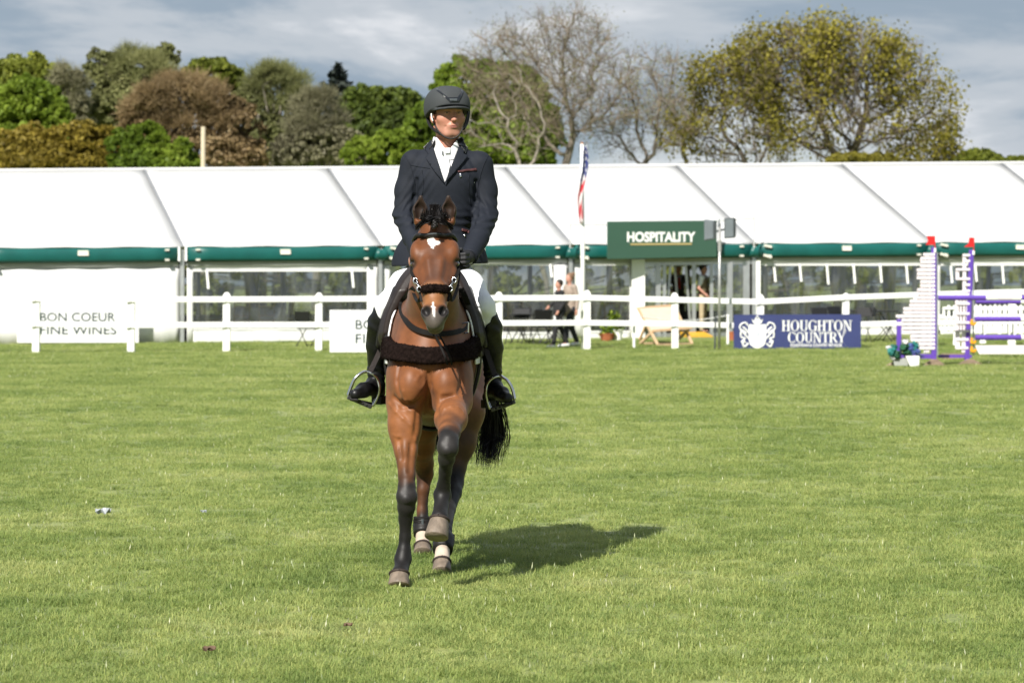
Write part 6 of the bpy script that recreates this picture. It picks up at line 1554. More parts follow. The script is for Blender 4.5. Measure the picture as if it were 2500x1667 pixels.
    he, _ = f.mesh('helmet', m_helmet, t); EB = BVHTree.FromPolygons([v.co + t.location for v in he.data.vertices], [p.vertices[:] for p in he.data.polygons])
    c8 = lambda L_: [(1000 + x / 8.71, 190 + y / 8.71) for x, y in L_]
    patch('trim', c8([(595, 235), (700, 330), (815, 425), (1015, 420), (1085, 320), (1093, 265), (1133, 312), (1105, 400), (1040, 520), (850, 522), (700, 372), (565, 270)]), EB, m_gloss, he, .001, .003, 2.5)
    patch('badge', c8([(845, 455), (1015, 455), (1000, 500), (860, 500)]), EB, m_spk2, he, .005, .001, 2.5)
    # harness
    def hs(pts, r_, nm, off=.004, flat=1.0):
        q = []
        for x, y in pxline(pts, 22):
            h_, nn = hit(RB, x, y); h_ = h_ if h_ and h_.z > HC.z - .16 else None
            if h_ is None: h_, nn, _, _ = RB.find_nearest(P(x, y, 14.93))
            q.append(h_ + nn * off)
        q = [q[0]] + [(q[i - 1] + q[i] * 2 + q[i + 1]) / 4 for i in range(1, len(q) - 1)] + [q[-1]]
        mb = MB(); mb.tube(q, r_, 6, flat=flat); mb.build(nm, m_leather, he, smooth=True)
    def st_(pts, r_, nm): mb = MB(); mb.tube(smooth_path([P(*p) for p in pts], 5), r_, 6); mb.build(nm, m_leather, he, smooth=True)
    st_([(1056, 270, 14.95), (1057, 288, 14.93), (1061, 304, 14.91), (1070, 320, 14.895), (1082, 332, 14.885), (1097, 338.5, 14.88), (1110, 337, 14.88), (1121, 329, 14.885), (1131, 312, 14.90), (1138, 294, 14.93), (1143, 268, 14.97)], .0048, 'chin_strap')
    st_([(1043, 280, 15.03), (1046, 298, 15.0), (1053, 311, 14.96), (1063, 319, 14.925), (1075, 327, 14.90)], .0085, 'rear_strap'); st_([(1145, 270, 15.02), (1141, 298, 14.99), (1132, 316, 14.93)], .0075, 'rear_strap')
    mb = MB(); mb.tube(smooth_path([P(1053, 278, 14.90), P(1054, 288, 14.89), P(1057, 296, 14.885)], 4), .0035, 6); mb.build('strap_keeper', m_clipw, he, smooth=True)
m_clipw = mat('white_plastic', (.75, .75, .74), .4)
clothes()
# ---------------------------------------------------------------- the jump on the right
m_purple = mat('purple_paint', (.105, .050, .34), .42, var=.06, scale=4, bump=.04, bscale=15)
m_pink = mat('pinkish_white_paint', (.72, .66, .69), .45, var=.05, scale=4)
m_wood = mat('weathered_wood', (.22, .16, .115), .85, var=.3, scale=5, bump=.3, bscale=20, stretch=(1, 6, 6))
m_red = mat('red_plastic', (.62, .022, .022), .4, trans=.15); m_orange = mat('orange_plastic', (.75, .33, .015), .4)
m_track = mat('grey_track', (.30, .33, .33), .5, metal=.3)
JA, JB_ = 52.3, 53.0
def c8(x, y): return 2080 + x / 4.126, 540 + y / 4.126
def pxbox(mb, x0, x1, y0, y1, Y, d, dy=0):
    a, b = P(x0, y1, Y), P(x1, y0, Y); return mb.box(min(a.x, b.x), max(a.x, b.x), Y + dy - d / 2, Y + dy + d / 2, min(a.z, b.z), max(a.z, b.z))
def foot(t, xc, x0, x1, y0, y1, Y):
    a = P(xc, y0, Y); b0, b1 = P(x0, y1, Y), P(x1, y1, Y); b0.z = b1.z = 0; mb = MB(); w = .045
    for dy in (-.26, .20):
        pts = [(b0.x, 0.0), (b1.x, 0.0), (b1.x - .10, .055), (a.x + .05, a.z), (a.x - .05, a.z), (b0.x + .10, .055)]
        if dy > 0: continue
        mb.add([(x, Y + dy * .3 - w, z) for x, z in pts] + [(x, Y + dy * .3 + w, z) for x, z in pts], [(5, 4, 3, 2, 1, 0), (6, 7, 8, 9, 10, 11)] + [(i, (i + 1) % 6, 6 + (i + 1) % 6, 6 + i) for i in range(6)])
    mb.build('foot', m_wood, t, bevel=.006)
def jump():
    g = 'show jump stands and poles on the right'
    t = thing('jump_stand', 'tall purple show jump stand with stepped white lattice and a flower box', 'jump stand', P(2240, 893, JA), 'purple and white jump stands')
    pxbox(MB(), 2273.5, 2285.5, 604, 877, JA, .09).build('upright', m_purple, t, bevel=.006)
    pxbox(MB(), 2286, 2289.5, 616, 868, JA, .03).build('cup_track', m_track, t)
    pxbox(MB(), 2189, 2200, 779, 894, JA, .085).build('outer_post', m_purple, t, bevel=.006)
    pxbox(MB(), 2188.5, 2200.5, 786, 794, JA, .09).build('post_band', m_pink, t)
    pxbox(MB(), 2189, 2285, 864, 875, JA, .075, .0).build('base_rail', m_purple, t)
    rows = [(335, 715), (372, 690), (410, 685), (450, 685), (490, 650), (530, 655), (570, 650), (610, 685), (650, 685), (690, 655), (730, 650), (768, 640), (806, 580), (845, 575), (880, 515), (918, 515), (955, 440), (995, 500), (1035, 500), (1075, 505), (1115, 505), (1155, 590), (1195, 590), (1235, 650), (1275, 650)]
    for y, x0 in rows:
        a, yy = c8(x0, y); b, _ = c8(832, y); pxbox(MB(), a, b, yy - 3.3, yy + 3.3, JA, .04, -.035).build('slat', m_pink, t)
    for x, y0, y1 in [(700, 370, 1275), (765, 335, 1320), (738, 1235, 1330), (668, 480, 580), (668, 690, 1290), (600, 790, 1200), (632, 770, 1200), (545, 870, 1115), (575, 870, 1115), (515, 955, 1100), (470, 945, 985), (805, 335, 420), (725, 420, 1275), (790, 420, 1280), (748, 335, 1280), (682, 690, 1200), (650, 800, 1200), (616, 800, 1115), (560, 960, 1115), (530, 960, 1115)]:
        a, ya = c8(x, y0); _, yb = c8(x, y1); pxbox(MB(), a - 3.2, a + 3.2, ya, yb, JA, .03, -.015).build('slat', m_pink, t)
    foot(t, 2194, 2156, 2212, 880, 897, JA); foot(t, 2280, 2244, 2313, 876, 898, JA)
    t2 = thing('jump_stand', 'slimmer purple show jump stand whose lattice has a small square, behind the taller one', 'jump stand', P(2368, 893, JB_), 'purple and white jump stands')
    mb = MB(); a0, a1 = P(2360, 878, JB_), P(2371, 610, JB_); mb.hexa([Vector((a0.x + x, JB_ + y, a0.z)) for x, y in ((-.04, -.045), (.045, -.045), (.045, .045), (-.04, .045))], [Vector((a1.x + x, JB_ + y, a1.z)) for x, y in ((-.04, -.045), (.045, -.045), (.045, .045), (-.04, .045))]); mb.build('upright', m_purple, t2, bevel=.006)
    pxbox(MB(), 2375, 2378, 618, 868, JB_, .03).build('cup_track', m_track, t2)
    for x, y0, y1, w in [(1130, 330, 730, 4), (1060, 475, 590, 4), (1062, 720, 1285, 5.5), (1095, 720, 1100, 5), (1125, 720, 1320, 5), (1152, 720, 1110, 4)]:
        a, ya = c8(x, y0); _, yb = c8(x, y1); pxbox(MB(), a - w, a + w, ya, yb, JB_, .03, -.01).build('slat', m_pink, t2)
    for y, x0, x1 in [(342, 1115, 1185), (400, 1130, 1185), (485, 1045, 1185), (580, 1045, 1185), (640, 1130, 1185), (700, 1130, 1185), (735, 1045, 1180), (830, 1045, 1180), (930, 1045, 1180), (1020, 1045, 1180), (1105, 1045, 1175), (1190, 1045, 1172), (1275, 1045, 1168)]:
        a, yy = c8(x0, y); b, _ = c8(x1, y); pxbox(MB(), a, b, yy - 2.8, yy + 2.8, JB_, .04, -.03).build('slat', m_pink, t2)
    pxbox(MB(), 2290, 2372, 866, 873, JB_, .07).build('base_rail', m_purple, t2)
    foot(t2, 2366, 2332, 2402, 876, 898, JB_)
    # flags
    for (x0, x1, ya, yb, sx, sy, Y, lb, notch) in ((2261, 2282, 576, 598, 2283, 612, JA, 'red swallow-tail flag on top of the taller jump stand', 1), (2353, 2378, 580, 602, 2377, 618, JB_, 'red swallow-tail flag on top of the slimmer jump stand', 2)):
        f = thing('jump_flag', lb, 'flag', P(sx, sy, Y), 'red flags on the jump stands')
        poly = [(x1, ya), (x1, yb), (x0 - 1, yb), (x0 + 5, (ya + yb) / 2), (x0 + 1, ya)] if notch == 1 else [(x1, ya), (x1, yb + 1), (x0, yb + 1), (x0 + 11, yb - 7), (x0 + 13, ya)]
        pts = [P(x, y, Y - .06) for x, y in poly]; n = len(pts); MB().add(pts + [p + Vector((0, .008, 0)) for p in pts], [tuple(range(n)), tuple(range(2 * n - 1, n - 1, -1))] + [(i, n + i, n + (i + 1) % n, (i + 1) % n) for i in range(n)]).build('flag_plate', m_red, f)
        MB().tube([P(x1, ya, Y - .05), P(sx, sy, Y - .05)], .010, 6).build('flag_stick', m_red, f)
        MB().tube([P(sx, sy - 6, Y - .05), P(sx, sy + 4, Y - .05)], .022, 8).build('socket', m_white, f)
    # poles and plank
    def pole(lb, y, Y, secs, r=.048, tilt=0):
        p = thing('jump_pole', lb, 'jump pole', P(secs[0][0], y, Y), 'poles of the show jump')
        for a, b, m_ in secs:
            q0, q1 = P(a, y + tilt * (a - secs[0][0]), Y), P(b, y + tilt * (b - secs[0][0]), Y); MB().tube([q0, q1 + (q0 - q1).normalized() * .001], r, 14).build('band', m_, p, smooth=False)
    pole('purple and white jump pole, topmost and reaching left to the taller stand', 727, JA - .02, [(2290, 2407, m_purple), (2407, 2436, m_white), (2436, 2470, m_pink), (2470, 2493, m_white), (2493, 2600, m_purple)])
    pole('second jump pole from the top, purple with a white end', 736.5, JB_ - .1, [(2382, 2492, m_purple), (2492, 2620, m_white)], .042)
    pole('third jump pole down, between the two orange cups', 779, JB_ - .1, [(2380, 2492, m_purple), (2492, 2620, m_white)])
    pole('lowest round jump pole, purple, above the white plank', 823.5, JB_ - .1, [(2381, 2493, m_purple), (2493, 2620, m_white)], .050)
    pl = thing('jump_plank', 'pale pinkish plank hung at the bottom of the jump', 'plank', P(2381, 864, JB_))
    q = [(2381, 843), (2384, 851), (2391, 864), (2620, 864), (2620, 843)]; pts = [P(x, y, JB_ - .12) for x, y in q]; MB().add(pts + [p + Vector((0, .04, 0)) for p in pts], [(4, 3, 2, 1, 0), (5, 6, 7, 8, 9)] + [(i, (i + 1) % 5, 5 + (i + 1) % 5, 5 + i) for i in range(5)]).build('board', m_pink, pl)
    for y, nm in ((786, 'under the third pole'), (831, 'under the lowest round pole'), (852, 'holding the white plank')):
        c = thing('pole_cup', 'small orange pole cup ' + nm, 'pole cup', P(2376, y, JB_ - .08), 'orange pole cups'); b = P(2376, y, JB_ - .08)
        mb = MB(); mb.tube([b + Vector((.045 * math.cos(a), 0, .045 * math.sin(a))) for a in np.linspace(math.pi, 2 * math.pi, 8)], .022, 6); mb.build('cup', m_orange, c); MB().box(b.x - .05, b.x - .01, b.y - .02, b.y + .03, b.z - .05, b.z + .05).build('pin', m_orange, c)
    # flowers and filler at the foot of the stand
    fb = thing('flower_box', 'planter of artificial blue, teal and white flowers at the foot of the taller stand', 'flower box', P(2200, 893, JA - .35))
    b = P(2230, 893, JA - .30); mb = MB(); mb.hexa([(b.x - .07, b.y - .10, 0), (b.x + .09, b.y - .10, 0), (b.x + .09, b.y + .10, 0), (b.x - .07, b.y + .10, 0)], [(b.x - .16, b.y - .12, .20), (b.x + .10, b.y - .12, .20), (b.x + .10, b.y + .12, .20), (b.x - .16, b.y + .12, .20)]); mb.build('box', m_white, fb, bevel=.01)
    MB().hexa([(b.x - .34, b.y - .02, 0), (b.x - .10, b.y - .02, 0), (b.x - .10, b.y + .14, 0), (b.x - .34, b.y + .14, 0)], [(b.x - .38, b.y - .02, .16), (b.x - .10, b.y - .02, .16), (b.x - .10, b.y + .14, .16), (b.x - .38, b.y + .14, .16)]).build('box', m_greyband, fb, bevel=.01)
    cols = {'blue': (.10, .15, .42), 'teal': (.03, .22, .20), 'white': (.7, .7, .7), 'green': (.02, .10, .045), 'pink': (.62, .30, .36)}; fm = {k: mat('petals_' + k, v, .7, var=.15, scale=30, trans=.2) for k, v in cols.items()}
    for k, x, y, r in [('white', 2170, 850, .05), ('teal', 2178, 858, .09), ('white', 2180, 872, .055), ('green', 2190, 866, .08), ('white', 2211, 836, .07), ('green', 2208, 850, .10), ('blue', 2222, 848, .075), ('teal', 2233, 846, .08), ('blue', 2226, 858, .06), ('white', 2224, 853, .03), ('teal', 2184, 848, .06), ('blue', 2240, 858, .06), ('white', 2259, 860, .03), ('green', 2216, 862, .08), ('pink', 2213, 838, .02)]:
        c = arr(P(x, y, JA - .32)); n = 46; d = rng.normal(size=(n, 3)); d /= np.linalg.norm(d, axis=1)[:, None]; V, F = leaf_cards(c + d * r * rng.uniform(.5, 1, (n, 1)), d, r * .75, 1.3, .5); np_mesh('flower_head', V, F, fm[k], fb)
    mb = MB()
    for x, y in ((2170, 852), (2180, 862), (2211, 850), (2225, 860), (2236, 858)): mb.tube([(b.x + rng.normal() * .08, b.y, .18), P(x, y, JA - .32)], .008, 4, cap=False)
    o = mb.build('stems', fm['green'], fb); o['kind'] = 'stuff'
    # white picket filler and white wing behind
    pk = thing('picket_filler', 'white picket jump filler standing behind the purple poles', 'picket fence', P(2440, 830, 57.5), 'white jump parts behind the purple jump')
    for y in (752, 771): pxbox(MB(), 2377, 2600, y - 4, y + 4, 57.5, .05, .03).build('rail', m_white, pk)
    for x in (2383, 2393, 2405, 2417, 2429, 2440, 2453, 2466, 2479, 2492, 2505, 2518, 2531):
        top, bot = 741 + rng.uniform(0, 3), 812 + rng.uniform(-2, 3); Y = 57.5; w_ = 4.0; a = P(x - w_, bot, Y); e = P(x + w_, top + 6, Y); tp = P(x, top, Y)
        mb = MB(); pts = [(a.x, a.z), (e.x, a.z), (e.x, e.z), (tp.x, tp.z), (a.x, e.z)]; mb.add([(u, Y - .02, v) for u, v in pts] + [(u, Y, v) for u, v in pts], [(0, 1, 2, 3, 4), (9, 8, 7, 6, 5)] + [(i, 5 + i, 5 + (i + 1) % 5, (i + 1) % 5) for i in range(5)]); mb.build('picket', m_white, pk)
    for x in (2400, 2468, 2540): pxbox(MB(), x - 7, x + 7, 790, 838, 57.6, .06, .05).build('foot', m_white, pk)
    wg = thing('white_jump_wing', 'small white lattice jump wing seen between the two purple stands', 'jump stand', P(2325, 830, 57.0), 'white jump parts behind the purple jump')
    for x, y0, y1 in ((2304, 750, 805), (2316, 745, 812), (2330, 745, 830), (2296, 768, 805), (2345, 758, 800)): pxbox(MB(), x - 3, x + 3, y0, y1, 57.0, .04).build('slat', m_white, wg)
    for y, x0, x1 in ((752, 2302, 2334), (775, 2292, 2350), (790, 2292, 2350), (803, 2294, 2350)): pxbox(MB(), x0, x1, y - 3, y + 3, 57.0, .03, -.03).build('slat', m_white, wg)
    b0 = P(2330, 830, 57); MB().box(b0.x - .25, b0.x + .25, 56.8, 57.2, 0, .12).build('foot', m_wood, wg)
    pxbox(MB(), 2327, 2333, 812, 842, 57.0, .05).build('post', m_white, wg)
jump()

# ---------------------------------------------------------------- deck chair, tables, chairs, pots
m_canvas = mat('beige_canvas', (.62, .50, .40), .85, var=.06, scale=8, bump=.1, bscale=90, trans=.15)
m_beech = mat('beech_wood', (.52, .36, .22), .6, var=.15, scale=6, stretch=(1, 1, 5))
def deck_chair():
    Y = 66.6; t = thing('deck_chair', 'oversized wooden deck chair with plain beige canvas inside the rails', 'deck chair', P(1620, 846, Y))
    a, b = P(1558, 753, Y + .5), P(1645, 745, Y + .9); c, d = P(1597, 808, Y - .25), P(1686, 800, Y + .15); V = []
    for j in range(13):
        v = j / 12
        for i in range(9): V.append((a.lerp(b, i / 8)).lerp(c.lerp(d, i / 8), v) + Vector((0, .0, -.16 * math.sin(math.pi * v) ** 1.0)))
    mb = MB(); mb.add(V, [(j * 9 + i, j * 9 + i + 1, (j + 1) * 9 + i + 1, (j + 1) * 9 + i) for j in range(12) for i in range(8)]); o = mb.build('canvas', m_canvas, t, smooth=True); md = o.modifiers.new('thickness', 'SOLIDIFY'); md.thickness = .01
    def bar(p, q, nm, w_=.05): MB().beam(p, q, w_, .06).build(nm, m_beech, t, bevel=.006)
    G = lambda px, py, y: Vector((P(px, py, y).x, y, gz(P(px, py, y).x, y) + .03))
    fl, fr = G(1606, 845, Y - .5), G(1690, 838, Y + .1); bl, br_ = G(1562, 842, Y + .3), G(1648, 835, Y + .8)
    bar(a - Vector((.03, 0, 0)), b + Vector((.03, 0, 0)), 'top_bar'); bar(c - Vector((.03, 0, 0)), d + Vector((.03, 0, 0)), 'front_bar')
    bar(a, fl, 'long_leg'); bar(b, fr, 'long_leg'); bar(c + Vector((0, 0, .02)), bl, 'cross_leg'); bar(d + Vector((0, 0, .02)), br_, 'cross_leg')
    bar(fl, fr, 'base_bar'); bar(bl, br_, 'base_bar'); bar(a.lerp(fl, .42), bl.lerp(a, .12), 'prop'); bar(b.lerp(fr, .42), br_.lerp(b, .12), 'prop')
deck_chair()
m_blackpl = mat('black_plastic', (.012, .012, .013), .45); m_pinkwood = mat('limewashed_wood', (.50, .33, .25), .6, var=.1, scale=8)
m_cloth = mat('white_tablecloth', (.66, .66, .68), .8, var=.06, scale=5, bump=.3, bscale=6)
def folding_chair(loc, rz, lb, grp):
    t = thing('folding_chair', lb, 'chair', (0, 0, 0), grp); O = Vector((0, 0, 0))
    MB().box(-.21, .21, -.20, .20, .43, .455).build('seat', m_blackpl, t, bevel=.008); mb = MB(); mb.hexa([(-.20, .24, .62), (.20, .24, .62), (.20, .27, .62), (-.20, .27, .62)], [(-.20, .29, .84), (.20, .29, .84), (.20, .32, .84), (-.20, .32, .84)]); mb.build('backrest', m_blackpl, t, bevel=.008)
    for x in (-.215, .215):
        MB().tube([(x, -.24, 0), (x, .13, .50), (x, .30, .84)], .012, 6).build('leg', m_blackpl, t); MB().tube([(x * .93, .26, 0), (x * .93, -.17, .44)], .012, 6).build('leg', m_blackpl, t)
    MB().tube([(-.21, -.20, .06), (.21, -.20, .06)], .009, 6).build('stretcher', m_blackpl, t)
    t.location = loc; t.rotation_euler = (0, 0, rz); return t
def banquet_chair(loc, rz, lb, grp):
    t = thing('banquet_chair', lb, 'chair', (0, 0, 0), grp)
    MB().box(-.20, .20, -.20, .20, .43, .47).build('seat', m_pinkwood, t, bevel=.01)
    for x in (-.19, .19):
        MB().tube([(x, .19, 0), (x, .19, .45), (x, .25, .92)], .018, 6).build('leg', m_pinkwood, t); MB().tube([(x, -.18, 0), (x, -.18, .44)], .016, 6).build('leg', m_pinkwood, t)
    for z in (.90, .80, .56): MB().beam((-.19, .19 + (z - .45) * .13, z), (.19, .19 + (z - .45) * .13, z), .02, .03).build('back_rail', m_pinkwood, t)
    for x in (-.11, -.04, .04, .11): MB().tube([(x, .205, .56), (x, .24, .89)], .009, 5).build('spindle', m_pinkwood, t)
    t.location = loc; t.rotation_euler = (0, 0, rz); return t
def relabel(t, lb): t['label'] = lb; return t
def move(t, px, Y, rz, lb, dz=0):
    x = (px - CX) * Y / FP; t.location = (x, Y, gz(x, Y) + dz); t.rotation_euler = (0, 0, rz); t['label'] = lb; return t
def furniture():
    # folding chairs and tables on the grass in front of the marquee
    fc = folding_chair((0, 0, 0), 0, 'x', 'black folding chairs on the grass')
    spots = [(755, 66.0, 2.6, 'black folding chair behind the rails beside the wine board'), (1262, 67.8, -.4, 'black folding chair at the left end of the table near the rider'), (1292, 68.5, .5, 'black folding chair behind the table near the rider'), (1345, 67.6, 1.9, 'black folding chair behind the two walking women'), (1318, 66.7, 3.4, 'black folding chair in front of the table near the rider'),
             (2012, 68.0, .3, 'black folding chair above the end of the navy board'), (2055, 69.0, .6, 'black folding chair by the white post right of the navy board'), (2100, 68.0, -.5, 'black folding chair at the left of the round dark table'), (2160, 68.2, 1.2, 'black folding chair beside the purple jump stand')]
    for i, (px, Y, rz, lb) in enumerate(spots): move(fc if i == 0 else copy_tree(fc), px, Y, rz, lb)
    def garden_table(px, Y, lb):
        x = (px - CX) * Y / FP; t = thing('garden_table', lb, 'table', (x, Y, gz(x, Y)), 'dark folding tables on the grass'); z = gz(x, Y)
        MB().box(x - .62, x + .62, Y - .35, Y + .35, z + .70, z + .735).build('top', m_blackpl, t, bevel=.006)
        for k in (-1, 1):
            MB().tube([(x + k * .45 - .22, Y - .28, z), (x + k * .45 + .22, Y - .28, z + .70)], .014, 6).build('leg', m_blackpl, t); MB().tube([(x + k * .45 + .22, Y + .28, z), (x + k * .45 - .22, Y + .28, z + .70)], .014, 6).build('leg', m_blackpl, t)
    garden_table(1312, 67.7, 'dark folding table with crossed legs behind the rails beside the rider'); garden_table(2128, 69.2, 'dark folding table behind the rails right of the navy board')
    # inside the marquee
    def round_table(px, d, lb):
        s = s_px(px, d); p = T(s, d, tz(s, d) + .06); t = thing('round_table', lb, 'table', p, 'tables with white cloths inside the marquee')
        n = 32; V = []; F = []
        for j, (r, z) in enumerate([(0.001, .76), (.75, .76), (.80, .72), (.84, .40), (.90, .02)]):
            for k in range(n):
                a = 2 * math.pi * k / n; rr = r * (1 + (.05 * math.sin(a * 9) if j > 2 else 0)); V.append((p.x + rr * math.cos(a), p.y + rr * math.sin(a), p.z + z))
        F = [(j * n + k, j * n + (k + 1) % n, (j + 1) * n + (k + 1) % n, (j + 1) * n + k) for j in range(4) for k in range(n)]
        mb = MB(); mb.add(V, F); mb.build('cloth', m_cloth, t, smooth=True)
        MB().lathe([(.05, .0), (.05, .10), (.09, .14), (.02, .20)], (p.x, p.y, p.z + .76), 10).build('centrepiece', m_drape, t)
    for px, d, lb in [(620, 2.6, 'white-clothed table seen through the left window'), (850, 3.6, 'white-clothed table at the right end of the left window'), (1270, 2.6, 'white-clothed table in the window beside the rider'), (1450, 3.4, 'white-clothed table left of the entrance'), (1960, 3.0, 'white-clothed table in the window above the navy board'), (2180, 2.4, 'white-clothed table behind the purple jump stand'), (2420, 3.0, 'white-clothed table in the far right window')]: round_table(px, d, lb)
    bc = banquet_chair((0, 0, 0), 0, 'x', 'limewashed chairs inside the marquee')
    sp = [(522, 2.0, 1.4, 'limewashed chair at the left side of the first table'), (585, 1.3, 3.2, 'limewashed chair in front of the first table, left of two'), (650, 1.3, 3.0, 'limewashed chair in front of the first table, right of two'), (690, 2.6, -1.5, 'limewashed chair sideways at the right of the first table'), (812, 2.4, 3.0, 'limewashed chair in front of the second table, left of two'), (880, 2.4, 3.3, 'limewashed chair in front of the second table, right of two'),
          (1440, 1.6, 3.3, 'limewashed chair just right of the flagpole'), (1490, 1.4, 3.0, 'limewashed chair between the flagpole and the white box post'), (1525, 2.2, 2.4, 'limewashed chair beside the white box post'), (1920, 1.6, 3.1, 'limewashed chair in the window above the crest'), (1975, 1.5, 3.3, 'limewashed chair in the window above the serif lettering'), (2050, 1.8, 2.9, 'limewashed chair in the window beyond the navy board'), (2140, 1.6, 3.2, 'limewashed chair near the stepped jump lattice'), (2340, 1.8, 3.0, 'limewashed chair between the two purple stands'), (2445, 1.6, 3.2, 'limewashed chair above the white picket filler'), (1255, 1.5, 3.0, 'limewashed chair in the window next to the rider')]
    for i, (px, d, rz, lb) in enumerate(sp):
        c = bc if i == 0 else copy_tree(bc); s = s_px(px, d); c.location = T(s, d, tz(s, d) + .06); c.rotation_euler = (0, 0, rz + TH); c['label'] = lb
    # dark sofa
    s = s_px(1290, 1.3); p = T(s, 1.1, tz(s) + .06); t = thing('sofa', 'low dark brown sofa behind the clear window beside the rider', 'sofa', p); m_sofa = mat('brown_velour', (.06, .042, .035), .9)
    for nm, x0, x1, y0, y1, z0, z1 in (('seat', -.9, .9, 0, .7, .12, .42), ('backrest', -.9, .9, .6, .85, .12, .85), ('armrest', -1.05, -.9, 0, .85, .12, .62), ('armrest', .9, 1.05, 0, .85, .12, .62)): MB().box(p.x + x0, p.x + x1, p.y + y0, p.y + y1, p.z + z0, p.z + z1).build(nm, m_sofa, t, bevel=.04)
    # pots by the entrance
    m_terra = mat('terracotta', (.36, .115, .05), .8, var=.15, scale=8); m_tealpot = mat('teal_glaze', (.03, .20, .23), .3)
    for px, Y, r, h, m_, lb, leafy in ((1482, 69.6, .19, .17, m_terra, 'low terracotta bowl of plants left of the deck chair', 1), (1496, 70.2, .13, .36, m_tealpot, 'tall teal pot with green plant left of the deck chair', 2), (1508, 69.7, .13, .26, m_white, 'white pot left of the deck chair', 1), (1787, 69.0, .12, .22, m_terra, 'terracotta pot just left of the navy board', 0)):
        x = (px - CX) * Y / FP; z = gz(x, Y); t = thing('flower_pot', lb, 'plant pot', (x, Y, z), 'flower pots by the marquee entrance')
        MB().lathe([(r * .72, 0), (r, h), (r * 1.06, h), (r * 1.06, h + .02), (r * .9, h + .02), (r * .85, h - .03)], (x, Y, z), 16).build('pot', m_, t, smooth=False)
        if leafy:
            n = 110; C = np.array([x, Y, z + h + .08 * leafy]) + rng.normal(size=(n, 3)) * np.array([r * .55, r * .55, .07 * leafy]); V, F = leaf_cards(C, np.tile([0, 0, 1.], (n, 1)), .07); o = np_mesh('foliage', V, F, L_green, t, attrs={'tint': ('POINT', np.repeat(rng.uniform(0, 1, n), 4))}); o['kind'] = 'stuff'
    # yellow ramp at the entrance
    s0, s1 = s_px(1672, -.5), s_px(1732, -.5); t = thing('door_ramp', 'yellow edged door ramp at the marquee entrance', 'ramp', T(s0, -.5, tz(s0)))
    MB().hexa([T(s0, -.75, tz(s0)), T(s1, -.75, tz(s1)), T(s1, -.12, tz(s1)), T(s0, -.12, tz(s0))], [T(s0, -.75, tz(s0) + .03), T(s1, -.75, tz(s1) + .03), T(s1, -.12, tz(s1) + .13), T(s0, -.12, tz(s0) + .13)]).build('plate', mat('yellow_paint', (.60, .33, .03), .6), t)
furniture()

